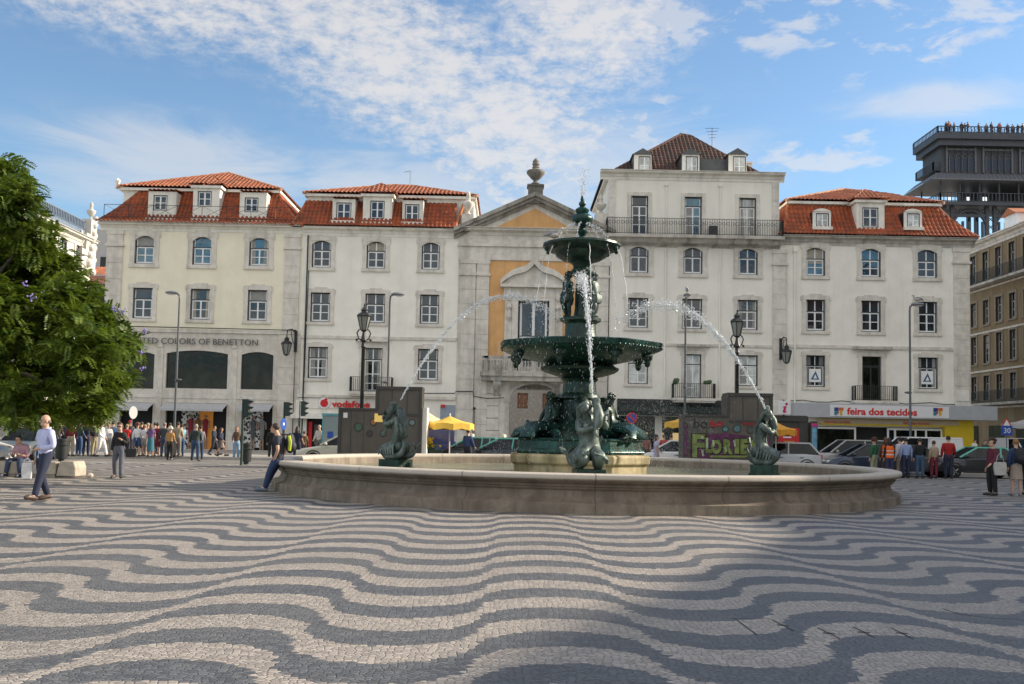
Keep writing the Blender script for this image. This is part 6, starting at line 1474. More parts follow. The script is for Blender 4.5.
car('white panel van parked in front of the yellow shop', (cx(914, 50.2), 50.2, RZ), PI, 'van', (.72, .73, .74), cat='van', blind=True, name='parked_van')
car('dark grey hatchback between the orange vests and the black jacket', (cx(910, 46.6), 46.6, RZ), 0.02, 'hatch', (.06, .065, .075))
car('white hatchback seen past the right edge of the bronze figures', (cx(678, 47.5), 47.5, RZ), PI-.3, 'hatch', (.72, .72, .70))
car('black taxi with turquoise roof, the nearer one right of the parasols', (cx(506, 46), 46, RZ), PI-.12, 'sedan', black, turq, 'taxi', sign=True, name='taxi')
car('black taxi with turquoise roof, half hidden behind the other taxi and the stall man', (cx(474, 49), 49, RZ), PI, 'sedan', black, turq, 'taxi', sign=True, name='taxi')
car('cream coloured old car with its bonnet left of the dark kiosk', (cx(347, 46.5), 46.5, RZ), PI, 'sedan', (.60, .57, .46))
car('blue delivery van standing behind the flower stall', (cx(436, 50.3), 50.3, RZ), PI/2+.1, 'van', (.02, .04, .16), cat='van', blind=True, name='parked_van')
car('white van cut by the left edge of the photo, behind the seated man', (at(-54, 445, 34.5).x, 34.5, 0), .0, 'van', (.74, .76, .78), cat='van', blind=True, name='parked_van')
car('dark grey car facing the plaza in the shade under the tree', (cx(27, 46.3), 46.3, RZ), -PI/2+.1, 'hatch', (.10, .12, .13))
car('small white van far right in the side street', (at(1024, 440, 62).x, 62, .09), -PI/2, 'van', (.6, .6, .6), cat='van', blind=True, name='parked_van')
lt = MB(); p0 = at(4.5, 445, 33.58)
for i, (dx, dz, w_, h_) in enumerate(((-.32, .28, .2, .06), (-.25, .02, .3, .07), (-.1, .15, .1, .2), (-.5, -.2, .5, .08))): lt.box(p0.x+dx, p0.x+dx+w_, 33.58, 33.60, p0.z+dz, p0.z+dz+h_)

# ------------------------------------------------------------------ people
def pp(px, py, z=0): x, y = gnd(px, py, z); return (x, y, z)
man = pp(42, 500.5)
person('bald man in lavender shirt and navy trousers walking, one arm bent across his belly', man, -.62, 1.76, 'stride', ('belly', 'down'), (.46, .49, .72), 'long', (.016, .022, .05), hs='bald', hair=(.12, .10, .09), w=1.13, shoes=(.06, .03, .018), sub=2, look=-.2, collar=(.50, .53, .74))
bag('white plastic bag held low by the man in the lavender shirt', (man[0]-.32, man[1]-.05, .78), .3, (.62, .62, .63), .22, .34, 'plastic_bag', .10)
wm = pp(118, 478.5)
person('woman in sunglasses, black top and grey jeans walking towards the viewer', wm, .05, 1.66, 'stride', ('chest', 'down'), (.012, .012, .014), 'long', (.10, .105, .13), hs='short', hair=(.10, .05, .03), fem=True, sub=2, glasses=True)
bag('black handbag hanging from the arm of the woman in sunglasses', (wm[0]+.36, wm[1]+.02, .92), .2, (.015, .015, .016), .34, .26, 'handbag', .26)
be = gnd(10, 478.5)
person('man in a pink checked shirt and jeans sitting bent over on the stone bench', (be[0]-.38, 31.0, 0.0), -.15, 1.74, 'sit', ('lap', 'lap'), (.48, .27, .33), 'rolled', (.03, .05, .10), hair=(.03, .03, .03), shoes=(.03, .04, .07), w=1.1)
lm = gnd(265, 491)
person('man with backpack leaning against the fountain rim, dark T-shirt and jeans', (lm[0]+.27, lm[1]-.2, 0), -PI/2-.15, 1.76, 'lean', ('pocket', 'pocket'), (.022, .026, .042), 'short', (.022, .045, .11), hair=(.035, .02, .015), sub=2, shoes=(.10, .13, .17), w=1.05, skin=0)
backpack('black backpack with yellow green edge on the man leaning at the fountain', (lm[0]+.63, lm[1]-.10, 1.24), PI/2-.15+PI, (.02, .022, .03), (.45, .55, .05), 1.15)
LG = 'crowd waiting on the left pavement'
KZ = .09
def crowd(px, py, lab, face, top, bot, h=1.68, z=KZ, grp=LG, **k):
    return person(lab, pp(px, py, z), face, h, k.pop('pose', 'stand'), k.pop('arms', ('down', 'fore')), top, k.pop('sleeves', 'long'), bot, k.pop('legs', 'trousers'), group=grp, skin=k.pop('skin', 0), **k)
random.seed(21)
crowd(70, 456.4, 'person in a maroon top and cream trousers under the tree', PI, (.16, .02, .03), (.42, .36, .27))
crowd(78.5, 456.0, 'person in blue top and jeans beside the maroon top', PI-.4, (.03, .06, .14), (.03, .07, .16), hs='long', fem=True)
crowd(85.5, 455.8, 'person dressed all in dark navy in the waiting row', PI+.3, (.015, .02, .04), (.02, .03, .07), 1.74)
crowd(93.5, 456.5, 'person in black top and khaki trousers in the waiting row', 1.2, (.015, .015, .015), (.34, .28, .18), 1.72)
crowd(100.5, 456.8, 'person all in white walking along the kerb', 1.3, (.70, .70, .70), (.68, .68, .69), 1.7, pose='walk', hs='long', hair=(.25, .17, .09), fem=True)
crowd(107.5, 456.2, 'person in a white patterned blouse and grey trousers by the kerb', .7, (.55, .54, .55), (.28, .26, .24), 1.62, fem=True, hs='curly', hair=(.15, .09, .05))
crowd(126, 455.6, 'child sized person in bright red top behind the woman in sunglasses', PI, (.55, .03, .03), (.04, .04, .06), 1.6, hair=(.3, .2, .1))
crowd(129, 455.4, 'person wearing a red cap in the waiting row', PI, (.08, .08, .10), (.03, .03, .05), 1.80, hs='cap', hair=(.5, .02, .02))
crowd(136.5, 456.6, 'woman in a white blouse and blue knee length jeans seen from behind', PI, (.68, .69, .72), (.03, .07, .18), 1.66, legs='shorts', fem=True, hs='curly', hair=(.10, .04, .02))
crowd(144, 456.0, 'person in white shirt and pale shorts beside the blue jeans', PI-.3, (.66, .65, .64), (.30, .29, .27), 1.60, legs='shorts', hair=(.3, .2, .12))
crowd(150, 456.8, 'woman in purple top and long teal skirt', PI+.2, (.14, .08, .22), (.03, .16, .22), 1.64, legs='longskirt', fem=True, hs='long', sleeves='short', hair=(.12, .07, .04))
crowd(156.5, 456.6, 'woman in a dark red dress among the waiting people', PI, (.17, .015, .03), (.17, .015, .03), 1.70, legs='skirt', fem=True, sleeves='short')
crowd(163.5, 456.8, 'man in a grey checked jacket and jeans seen from behind', PI, (.05, .055, .065), (.04, .07, .13), 1.72, w=1.12, hair=(.2, .18, .16))
crowd(177, 456.8, 'man in a beige jacket right of the street lamp', PI, (.33, .28, .20), (.20, .18, .15), 1.76)
crowd(180.5, 456.4, 'person in a light blue shirt and jeans beside the beige jacket', PI+.5, (.28, .45, .55), (.03, .08, .18), 1.66, sleeves='short')
crowd(117.5, 455.2, 'person in a blue shirt hidden behind the woman in sunglasses', PI, (.15, .28, .5), (.05, .05, .07), 1.70)
crowd(140.5, 454.2, 'person in a dark coat in the second row of the crowd', PI, (.03, .03, .035), (.03, .03, .04), 1.76)
crowd(147, 454.0, 'person with light hair in the second row of the crowd', PI, (.4, .38, .36), (.05, .05, .06), 1.7, hair=(.35, .27, .16))
crowd(154, 453.8, 'person in a white top in the second row of the crowd', PI, (.6, .6, .6), (.05, .05, .08), 1.74)
crowd(169, 454.0, 'person in dark brown in the second row of the crowd', PI, (.07, .05, .04), (.03, .03, .04), 1.74)
crowd(112, 454.2, 'person in grey hood in the second row of the crowd', PI, (.2, .2, .22), (.03, .03, .05), 1.74)
for i, (px, c, l) in enumerate(((14, (.18, .03, .03), 'person in red brown top in the tree shade, nearest the white van'), (26, (.25, .12, .08), 'person in rust top in the tree shade above the dark car'), (38, (.05, .05, .06), 'person in black top in the tree shade behind the bald man'), (57, (.12, .10, .09), 'person in brown top in the tree shade left of the maroon top'), (64, (.03, .05, .1), 'person in dark blue top in the tree shade left of the maroon top'))):
    crowd(px, 455, l, PI, c, (.03, .03, .05), 1.7)
crowd(169.5, 460.2, 'white haired old woman in a tan coat standing on the road edge', PI-.2, (.42, .23, .08), (.02, .02, .02), 1.58, 0, None, hs='curly', hair=(.62, .58, .50), fem=True, w=1.1, sleeves='coat')
crowd(195, 461.2, 'grey haired man in dark green jacket and jeans seen from behind', PI+.2, (.03, .045, .045), (.03, .07, .14), 1.74, 0, None, w=1.1, hair=(.3, .27, .24), pose='stride')
crowd(199.5, 459.4, 'person in grey top partly hidden by the dark green jacket', PI+.4, (.2, .2, .22), (.03, .05, .1), 1.68, 0, None)
crowd(213.5, 455.2, 'person in dark suit walking past the shop entrance', 1.4, (.02, .025, .045), (.02, .022, .035), 1.62, pose='walk')
crowd(220.5, 456.2, 'girl in navy top and short skirt walking past the shop', 1.4, (.025, .03, .06), (.10, .08, .07), 1.52, legs='skirt', fem=True, pose='walk', hs='long')
crowd(236, 459.0, 'woman in a brown jacket and pale jeans beside the traffic light', .3, (.10, .06, .04), (.22, .36, .52), 1.68, 0, None, fem=True, hs='long', hair=(.16, .08, .04))
crowd(271, 458.5, 'person all in black standing behind the leaning man with the backpack', PI, (.012, .012, .014), (.012, .012, .014), 1.70, 0, None)
crowd(296.5, 463.5, 'person in a long dark navy coat behind the backpack man', PI-.2, (.012, .018, .045), (.012, .018, .04), 1.72, 0, None, w=1.1, hs='long', sleeves='coat')
crowd(303.5, 459.0, 'small person in brown beside the navy coat', PI, (.16, .10, .05), (.05, .04, .04), 1.5, 0, None)
crowd(318.5, 457.5, 'grey haired man in a pale jacket in front of the phone shop', -.3, (.50, .47, .43), (.15, .14, .13), 1.76, KZ, None, hair=(.4, .37, .33))
person('man in a blue jacket standing beside the taxis at the parasol stall', (cx(468, 44.2), 44.2, 0), PI-.5, 1.74, 'stand', ('fore', 'fore'), (.03, .06, .16), 'long', (.02, .02, .03), hair=(.08, .05, .04))
person('woman in a lavender dress behind the fountain right of the bronze group', (cx(656.5, 44.), 44., 0), PI/2, 1.66, 'walk', ('fore', 'down'), (.42, .40, .60), 'short', (.42, .40, .60), 'skirt', hair=(.03, .02, .02), fem=True, hs='long')
person('person in a red shirt past the bronze group', (cx(664, 50.), 50., 0), PI, 1.7, 'stand', ('down', 'down'), (.5, .05, .05), 'short', (.05, .05, .08))
person('person in pale violet shirt near the white hatchback', (cx(671, 50.5), 50.5, 0), PI, 1.7, 'stand', ('down', 'down'), (.5, .48, .62), 'short', (.05, .05, .08))
person('person in red brown top left of the white hatchback', (cx(646, 49.), 49., 0), PI, 1.7, 'stand', ('down', 'down'), (.25, .12, .10), 'short', (.06, .05, .05))
RG = 'people standing beside the taxi on the right'
def right(px, py, lab, face, top, bot, h=1.7, **k):
    p = gnd(px, py); return person(lab, (p[0], min(p[1], 44.1), 0), face, h, k.pop('pose', 'stand'), k.pop('arms', ('down', 'fore')), top, k.pop('sleeves', 'long'), bot, k.pop('legs', 'trousers'), group=RG, **k)
right(867.5, 476.5, 'person in a green jumper and pale trousers', PI+.5, (.02, .10, .05), (.30, .30, .20), 1.68, hs='curly', hair=(.09, .03, .01))
right(877, 476.5, 'person in brown with an orange safety vest, left of the pair in vests', PI-.2, (.10, .04, .02), (.11, .06, .03), 1.72, hs='long', hair=(.10, .035, .015), vest=(.75, .13, .02), fem=True)
right(884, 476, 'person in white shirt standing between the two orange vests', PI+.4, (.5, .48, .52), (.18, .15, .13), 1.74, hair=(.02, .015, .015))
right(889.5, 478, 'person in bright orange safety vest over black, right of the pair in vests', PI-.1, (.015, .015, .015), (.03, .04, .10), 1.70, vest=(.85, .14, .02), hs='long', hair=(.015, .012, .012), fem=True)
right(906, 478, 'man in a light blue shirt and dark jeans seen from behind', PI, (.24, .32, .55), (.02, .03, .07), 1.72, w=1.08, sleeves='long', arms=('down', 'down'))
right(920, 478.4, 'man in a black jacket and blue jeans', PI-.3, (.012, .014, .018), (.04, .09, .16), 1.72)
right(934, 478.6, 'woman in a beige jacket and wine red trousers', PI, (.34, .26, .18), (.13, .015, .03), 1.62, fem=True, hair=(.07, .025, .015))
right(947.5, 478.6, 'tall man in a red jacket and dark jeans', PI-.35, (.32, .012, .012), (.02, .025, .055), 1.84, w=1.12, hair=(.02, .015, .012))
g1 = gnd(992.5, 495.5); person('curly haired woman in maroon top and black trousers at the right edge', (g1[0], g1[1], 0), -1.3, 1.68, 'stand', ('fore', 'down'), (.10, .015, .03), 'long', (.012, .012, .013), hair=(.05, .018, .012), hs='curly', fem=True, sub=2)
bag('large pale tote bag carried by the curly haired woman', (g1[0]+.12, g1[1]-.25, 1.02), .15, (.42, .41, .40), .42, .40, 'tote_bag', .26)
g2 = gnd(1016.5, 496); person('woman in blue jacket and beige skirt at the right edge, seen from behind', (g2[0], g2[1], 0), PI-.2, 1.70, 'stand', ('down', 'fore'), (.02, .04, .10), 'long', (.34, .27, .23), 'skirt', hair=(.28, .13, .04), fem=True, sub=2, shoes=(.2, .2, .22))
backpack('black backpack on the back of the woman in the blue jacket', (g2[0]+.02, g2[1]-.27, 1.22), PI-.2, (.012, .014, .02), None, 1.15)
g3 = gnd(1029, 495); person('person in black cut by the right edge of the photo', (g3[0], g3[1], 0), PI, 1.72, 'stand', ('down', 'down'), (.015, .015, .018), 'long', (.015, .015, .018))
for px, Y, l, c in ((975, 62, 'person in a red top sitting far right near the side street', (.25, .05, .04)), (985, 64, 'person in dark clothes far right near the side street', (.05, .05, .05))): person(l, (at(px, 445, Y).x, Y, .09), 0, 1.66, 'stand', ('down', 'down'), c, 'long', (.04, .04, .05))
# visitors on top of the lift, a few pixels each
def tower_people():
    random.seed(4); pal = [(.03, .03, .04), (.30, .10, .08), (.05, .06, .10), (.25, .2, .16), (.02, .02, .02)]; first = []
    for k, px in enumerate((942, 944.5, 946, 950, 958.5, 961.5, 964, 975.5, 982.5, 987.5, 995, 996.5, 1004, 1008.5, 1013, 1017.5)):
        x = at(px, 128, TY+1).x; y = TY-.55+.5*random.random()
        if k < 5:
            t = person('', (x, y, TZ), random.uniform(0, 6), 1.72, 'stand', random.choice((('down', 'fore'), ('face', 'face'), ('hips', 'down'))), pal[k], 'long', (.03, .03, .05), group='visitors on the lift platform', sub=0); first.append(t)
        else: t = dup(first[k % 5], (x, y, TZ), random.uniform(0, 6))
        s = random.uniform(.95, 1.12); t.scale = (s, s, s)
        t['label'] = 'tiny visitor standing at the railing on top of the iron lift tower'
tower_people()

# ------------------------------------------------------------------ street furniture
def lamp_post(label, px, ptop, Y, rz=0, gull=True):
    b = at(px, 450, Y); top = at(px, ptop, Y).z; t = thing('street_lamp', label, 'street lamp', (b.x, Y, .05), rz, 'modern grey street lamps')
    H = top-.05; m = MB().tube([(0, 0, 0), (0, 0, 1.1), (0, 0, 1.12), (0, 0, H-.35), (-.02, 0, H-.12), (-.18, 0, H)], [.09, .085, .065, .05, .05, .045], 10); m.build('post', lampgrey, t, smooth=True, local=True)
    h = MB().ball((-.42, 0, H+.02), .36, 12, 8, 1, .55, .28); h.ball((-.20, 0, H), .12, 8, 6, 1.2, 1, .6); h.build('lamp_head', mat('lamp_cover', (.20, .21, .22), .35, 0), t, smooth=True, local=True)
    MB().ball((-.45, 0, H-.03), .26, 10, 6, 1, .55, .3).build('lamp_glass', whl, t, smooth=True, local=True)
    MB().ball((.1, 0, H*.47), .16, 8, 6, 1.3, .6, .4).tube([(0, 0, H*.47), (.1, 0, H*.47)], .03, 6).build('low_bracket', lampgrey, t, smooth=True, local=True)
    return t, H
def gull(label, p, rz, c=(.45, .43, .40)):
    t = thing('seagull', label, 'bird', p, rz); m = MB()
    m.mi(0).ball((0, 0, .17), .1, 10, 8, 2.0, .95, .95); m.tube([(.14, 0, .2), (.2, 0, .3), (.22, 0, .34)], [.07, .055, .05], 8); m.ball((.23, 0, .36), .058, 8, 6, 1.1, 1, 1); m.mi(1).tube([(.28, 0, .355), (.36, 0, .34)], [.02, .006], 6); m.tube([(.02, .03, .1), (.02, .03, 0)], .01, 5); m.tube([(.02, -.03, .1), (.02, -.03, 0)], .01, 5)
    m.mi(2); m.tube([(.08, 0, .22), (-.12, 0, .20), (-.32, 0, .13)], [.085, .09, .02], 8, squash=.9); m.build('body', [mat('bird_white', c, .7, .05), mat('bird_bill', (.5, .3, .05), .5, 0), mat('bird_grey', (.22, .22, .23), .7, .05)], t, smooth=True, local=True)
for lab, px, pt, rz in (('grey street lamp in front of the clothes shop, among the crowd', 173.5, 293, 0), ('grey street lamp rising behind the dark kiosk with round holes', 386, 294, PI+.3), ('grey street lamp rising behind the graffiti kiosk', 684.5, 296.5, PI/2), ('grey street lamp in front of the yellow fabric shop', 910.5, 304.5, PI)):
    t, H = lamp_post(lab, px, pt, 52., rz)
    if px in (684.5, 910.5): c = Matrix.Rotation(rz, 3, 'Z') @ Vector((-.42, 0, H+.16)); gull('pale gull perched on the lamp by the %s' % ('graffiti kiosk' if px < 700 else 'fabric shop'), (t.location.x+c.x, t.location.y+c.y, c.z), rz)
up_ = at(553, 241.5, FC.y-.5); gull('pale gull standing on the left of the small upper bowl', (FC.x-.86, FC.y-.55, 7.33), .2, (.42, .38, .30))
lan_glass = mat('frosted_lantern_glass', (.24, .25, .23), .2, .05)
def lantern(t, z, s=1., x=0., y=0., local=True):
    f = MB(); n = 6
    f.lathe([(.05, z), (.13*s, z+.05*s), (.17*s, z+.10*s)], (x, y, 0), 6); f.lathe([(.36*s, z+.78*s), (.38*s, z+.82*s), (.30*s, z+.92*s), (.16*s, z+1.0*s), (.14*s, z+1.08*s), (.20*s, z+1.1*s), (.10*s, z+1.2*s), (.03*s, z+1.3*s), (.045*s, z+1.36*s), (.01, z+1.46*s)], (x, y, 0), 6)
    for i in range(6): a = 2*PI*i/6; f.tube([(x+.17*s*math.cos(a), y+.17*s*math.sin(a), z+.09*s), (x+.34*s*math.cos(a), y+.34*s*math.sin(a), z+.80*s)], .022*s, 5)
    o = f.build('lantern_frame', iron, t, local=local); MB().lathe([(.155*s, z+.10*s), (.32*s, z+.79*s)], (x, y, 0), 6).build('lantern_glass', lan_glass, o, local=local)
def lantern_post(label, px, ptop, Y):
    b = at(px, 450, Y); top = at(px, ptop, Y).z; t = thing('lantern_post', label, 'lamp post', (b.x, Y, 0), .2, 'old lantern posts'); H = top-1.29
    m = MB().lathe([(.26, 0), (.26, .12), (.2, .2), (.18, .7), (.21, .76), (.12, .9), (.09, 1.2), (.08, H-.7), (.12, H-.66), (.09, H-.6), (.08, H-.45), (.16, H-.38), (.1, H-.25), (.06, H)], (0, 0, 0), 14); m.build('post', iron, t, smooth=math.radians(45), local=True)
    a = MB()
    for s in (-1, 1): a.tube([(0, 0, H-.4), (s*.22, 0, H-.3), (s*.3, 0, H-.05), (s*.2, 0, H+.12)], .03, 6); a.ball((s*.3, 0, H-.35), .06, 6, 5)
    a.build('bracket', iron, t, local=True); lantern(t, H, .88); return t
lantern_post('old iron lantern post with glass lantern behind the kiosk with round holes', 360.5, 303, 44.0)
lantern_post('old iron lantern post with glass lantern behind the graffiti kiosk', 736.5, 309, 44.2)
def wall_lantern(label, px, py, xwall, rz):
    p = at(px, py, FY-1.0); t = thing('wall_lantern', label, 'lantern', (at(xwall, py, FY).x, FY-.12, p.z), 0); dx = p.x-t.location.x
    m = MB(); m.box(-.1, .1, -.1, .0, -.2, 1.3); m.tube([(0, -.1, 1.1), (dx*.4, -.5, 1.35), (dx*.9, -.85, 1.25), (dx, -.88, 1.0)], .045, 6); m.tube([(0, -.1, .2), (dx*.3, -.4, .5), (dx*.5, -.6, 1.2)], .03, 5); m.build('bracket', iron, t, local=True)
    lantern(t, -.55, 1.06, dx, -.88); return t
wall_lantern('iron wall lantern on a bracket at the joint of the cream and white buildings', 286.5, 348, 296, 0)
wall_lantern('iron wall lantern on a bracket on the right side of the tall building', 786.5, 356, 780, 0)
def traffic_light(label, px, pt, pb, Y, face, base=None):
    b = at(px, 455, Y); t = thing('traffic_light', label, 'traffic light', (b.x, Y, base or 0), 0, 'traffic lights'); z1 = at(px, pt, Y).z-(base or 0); z0 = at(px, pb, Y).z-(base or 0)
    gm = mat('dark_green_paint', (.02, .045, .04), .5, .1)
    MB().tube([(0, 0, 0), (0, 0, z1)], .06, 8).build('post', gm, t, smooth=True, local=True)
    h = MB(); h.box(-.11, .11, -.12, .1, z0, z1); k = (z1-z0)/3
    h.xf(Matrix.Rotation(face, 4, 'Z') @ Matrix.Translation((0, -.16, 0))); o = h.build('signal_head', gm, t, local=True, bevel=.03)
    for i in range(3):
        v = MB(); v.prism([(-.12, -.14, z0+k*i+k*.72), (.12, -.14, z0+k*i+k*.72), (.12, -.28, z0+k*i+k*.62), (-.12, -.28, z0+k*i+k*.62)], (0, 0, .025)); 
        for s in (-1, 1): v.prism([(s*.12, -.14, z0+k*i+k*.72), (s*.12, -.28, z0+k*i+k*.62), (s*.12, -.14, z0+k*i+k*.3)], (s*.012, 0, 0))
        v.xf(Matrix.Rotation(face, 4, 'Z') @ Matrix.Translation((0, -.16, 0))); v.build('visor', gm, o, local=True)
    for i, c in enumerate(((.02, .12, .05), (.2, .12, .02), (.2, .02, .02))): MB().ball((0, 0, 0), .09, 8, 6, 1, .3, 1).xf(Matrix.Rotation(face, 4, 'Z') @ Matrix.Translation((0, -.30, z0+k*i+k*.5))).build('lens', mat('lens_%d' % i, c, .2, 0), o, smooth=True, local=True)
    return t
traffic_light('green traffic light on the plaza edge beside the litter bin', 241.5, 399, 417, 44.2, PI/2)
traffic_light('traffic light with a blue round sign, left of the pair by the phone shop', 283, 402, 416, 52.9, PI/2, .1)
t = traffic_light('pale backed traffic light, right of the pair by the phone shop', 298.5, 401, 416, 52.0, PI/2)
MB().box(-.22, .10, -.05, .02, at(298, 418, 52).z, at(298, 400, 52).z).build('backboard', trimw, t, local=True)
def sign_post(label, px, py, r, Y, faces, sy=1.):
    b = at(px, 450, Y); z = at(px, py, Y).z; t = thing('road_sign', label, 'road sign', (b.x, Y, 0), 0)
    MB().tube([(0, .04, 0), (0, .04, z+r*sy*.8)], .03, 8).build('post', lampgrey, t, smooth=True, local=True)
    for i, (rr, m, sh) in enumerate(faces):
        q = MB(); y = -.012*i
        if sh == 'disc': q.lathe([(rr, 0), (rr, .02)], (0, 0, 0), 24, 1, sy); q.xf(Matrix.Translation((0, y, z)) @ Matrix.Rotation(PI/2, 4, 'X'))
        elif sh == 'tri': q.prism([(-rr, y, z-rr*.8), (rr, y, z-rr*.8), (0, y, z+rr*.95)], (0, .02, 0))
        elif sh == 'bar': q.box(-rr, rr, y-.01, y+.01, z-.045, z+.045); q.xf(Matrix.Translation((0, 0, z)) @ Matrix.Rotation(.785, 4, 'Y') @ Matrix.Translation((0, 0, -z)))
        q.build('sign_face', m, t, local=True)
    return t
sred, sblue, swhite = mat('sign_red', (.55, .02, .03), .4, 0), mat('sign_blue', (.015, .08, .38), .4, 0), mat('sign_white', (.75, .76, .76), .4, 0)
sign_post('back of a white oval sign on a post among the left crowd', 131.5, 412.5, .30, 52.0, [(.30, mat('sign_back', (.42, .42, .42), .5, 0), 'disc')], 1.1).rotation_euler = (0, 0, 1.2)
sign_post('round no stopping sign, red ring on blue, right of the bronze group', 631.5, 418, .28, 50, [(.28, sred, 'disc'), (.21, sblue, 'disc'), (.22, sred, 'bar')])
t = sign_post('red warning triangle above a blue speed sign at the far right', 1007, 423, .42, 62, [(.36, sred, 'tri'), (.22, swhite, 'tri')])
p = at(1007, 430.5, 62); MB().box(-.34, .34, -.03, .0, p.z-.30, p.z+.30).build('speed_plate', sblue, t, local=True); font('speed_figures', '30', .46, (0, -.04, p.z-.16), swhite, t, .005, 'CENTER', local=True)
t = sign_post('round blue arrow sign on its own post left of the phone shop', 282.5, 424, .36, 52.6, [(.30, sblue, 'disc'), (.08, swhite, 'disc')]); t.rotation_euler = (0, 0, 1.28)
def bin_(label, px, py, Y, h, r):
    b = at(px, py, Y); t = thing('litter_bin', label, 'litter bin', (b.x, Y, 0)); m = MB().lathe([(r*.85, .12), (r*.92, .2), (r, h-.1), (r*1.08, h-.08), (r*1.08, h), (r*.9, h+.01), (r*.86, h-.25)], (0, 0, 0), 18); m.tube([(0, 0, 0), (0, 0, .13)], r*.5, 8); m.build('bin_body', mat('dark_bin', (.02, .025, .025), .5, .1), t, smooth=math.radians(40), local=True)
    MB().tube([(r*1.1*math.cos(a), r*1.1*math.sin(a), h*.75) for a in [2*PI*i/16 for i in range(17)]], .02, 5, False).build('band', iron, t, local=True)
bin_('dark litter bin beside the green traffic light', 246.5, 450, 44.9, .95, .24)
bin_('dark litter bin on the far side of the walking bald man', 62, 446, 44, 1.0, .27)
# stone bench
def bench():
    x1 = gnd(84.5, 478)[0]-.28; y = 30.6; z = .62; t = thing('stone_bench', 'long low stone bench at the left edge with a man sitting on it', 'bench', (x1-3, y, 0)); L = 7.5
    stone = mat('bench_stone', (.40, .345, .28), .85, .2, 3, .5, (.2, .17, .14), .01, 20)
    m = MB().box(-L+3, 3-.62, 0, .75, .08, .46); m.box(-L+3, 3-.65, .05, .7, 0, .08); m.build('seat', stone, t, local=True, bevel=.02)
    MB().prism([(3-.6, -.03, .03), (3, -.03, .03), (3.0, -.03, .3), (2.93, -.03, .50), (3-.5, -.03, .50)], (0, .81, 0)).build('end_block', stone, t, local=True, bevel=.04)
    k = MB().ball((0, 0, .07), .12, 8, 6, 1, 1, .7); o = k.build('loose_stone', stone); tag(o, 'small loose stone on the paving beside the bench end', 'stone'); o.location = (x1+.35, y+.2, 0)
bench()
# dark kiosks with round holes
kmat = mat('bronzed_steel', (.10, .088, .072), .5, .12, 1.5, .3, (.03, .028, .025)); kframe = mat('bronzed_frame', (.045, .042, .038), .45, .08)
def kiosk(label, pl, pm, pr, plow, phigh, Y, holes, flip=False):
    xa, xm, xb = (at(p, 430, Y).x for p in (pl, pm, pr)); z1, z2 = at(pl, plow, Y).z, at(pr, phigh, Y).z
    t = thing('kiosk', label, 'kiosk', (xa, Y, 0)); d = 1.1
    b = MB().box(xa+.02, xm, Y+.02, Y+d, 0, z1-.08); b.box(xm, xb-.05, Y+.021, Y+d, 0, z2-.12); b.build('panels', kmat, t)
    f = MB()
    f.box(xa, xm, Y-.04, Y+d+.04, z1-.09, z1); f.box(xm-.02, xb, Y-.05, Y+d+.05, z2-.13, z2); zm = z1-.25
    for x in (xa, xm-.06, xb-.14): f.box(x, x+.13, Y-.03, Y+d+.02, z1-.085 if x == xm-.06 else 0, (z1 if x < xm-.1 else z2)-.1)
    f.box(xm+.07, xb-.14, Y-.02, Y+.05, zm-.06, zm+.04)
    for i in (1, 2): x = xm+(xb-xm)*i/3; f.box(x-.015, x+.015, Y+.0, Y+.06, zm, z2-.1)
    for i in (1, 2): x = xa+(xm-xa)*i/3; f.box(x-.012, x+.012, Y+.008, Y+.05, .05, z1-.1)
    f.build('frame', kframe, t)
    for px, py, r, c in holes:
        p = at(px, py, Y); g = MB(); g.tube([(p.x+r*math.cos(a), Y+.01, p.z+r*math.sin(a)) for a in [2*PI*i/20 for i in range(21)]], .022, 6, False); o = g.build('porthole', kframe, t, smooth=True)
        q = MB(); q.lathe([(r, 0), (r, .01)], (0, 0, 0), 20); q.xf(Matrix.Translation((p.x, Y+.015, p.z)) @ Matrix.Rotation(PI/2, 4, 'X')); q.build('pane', mat('porthole_%02x%02x%02x' % tuple(int(k*255) for k in c), c, .15, .2, 8), o)
    return t, xa, xm, xb, z1, z2
K1 = kiosk('dark bronze steel kiosk with round holes, left of the fountain behind the mermaid', 338, 376, 421.5, 407.5, 387, 43., ((358.5, 427, .17, (.02, .10, .06)), (373.5, 422, .13, (.35, .10, .03)), (369.5, 433.5, .12, (.02, .02, .02)), (383, 433.5, .12, (.06, .10, .11)), (386, 421, .13, (.10, .16, .17)), (412, 422.5, .13, (.12, .18, .2)), (395, 434, .12, (.03, .03, .03)))
)
q = MB(); p = at(382.5, 417.5, 43.); q.box(at(374.5, 417, 43).x, at(391, 417, 43).x, 42.985, 43.0, at(380, 422, 43).z, at(380, 413.6, 43).z); q.build('lit_window', glow('lit_yellow_window', (.55, .40, .12), .35), K1[0])
q = MB(); p = at(345.5, 415, 43); q.box(p.x-.09, p.x+.09, 42.985, 43.0, p.z-.12, p.z+.1); q.build('notice', swhite, K1[0])
q = MB(); q.box(at(421.8, 430, 43).x, at(426.5, 430, 43).x, 43.1, 44.05, 0, at(424, 407.5, 43).z); tag(q.build('pale_screen', trimw), 'pale upright panel standing at the right end of the dark kiosk', 'panel')
K2 = kiosk('dark steel kiosk covered in graffiti right of the fountain, taller at its right end', 683, 728, 773, 414, 393.5, 42.6, ((710.5, 431, .15, (.10, .09, .08)), (725.5, 429, .12, (.02, .20, .24)), (737, 428.5, .16, (.03, .13, .15)), (750.5, 430, .14, (.04, .05, .05)), (762, 430, .12, (.04, .08, .09))))
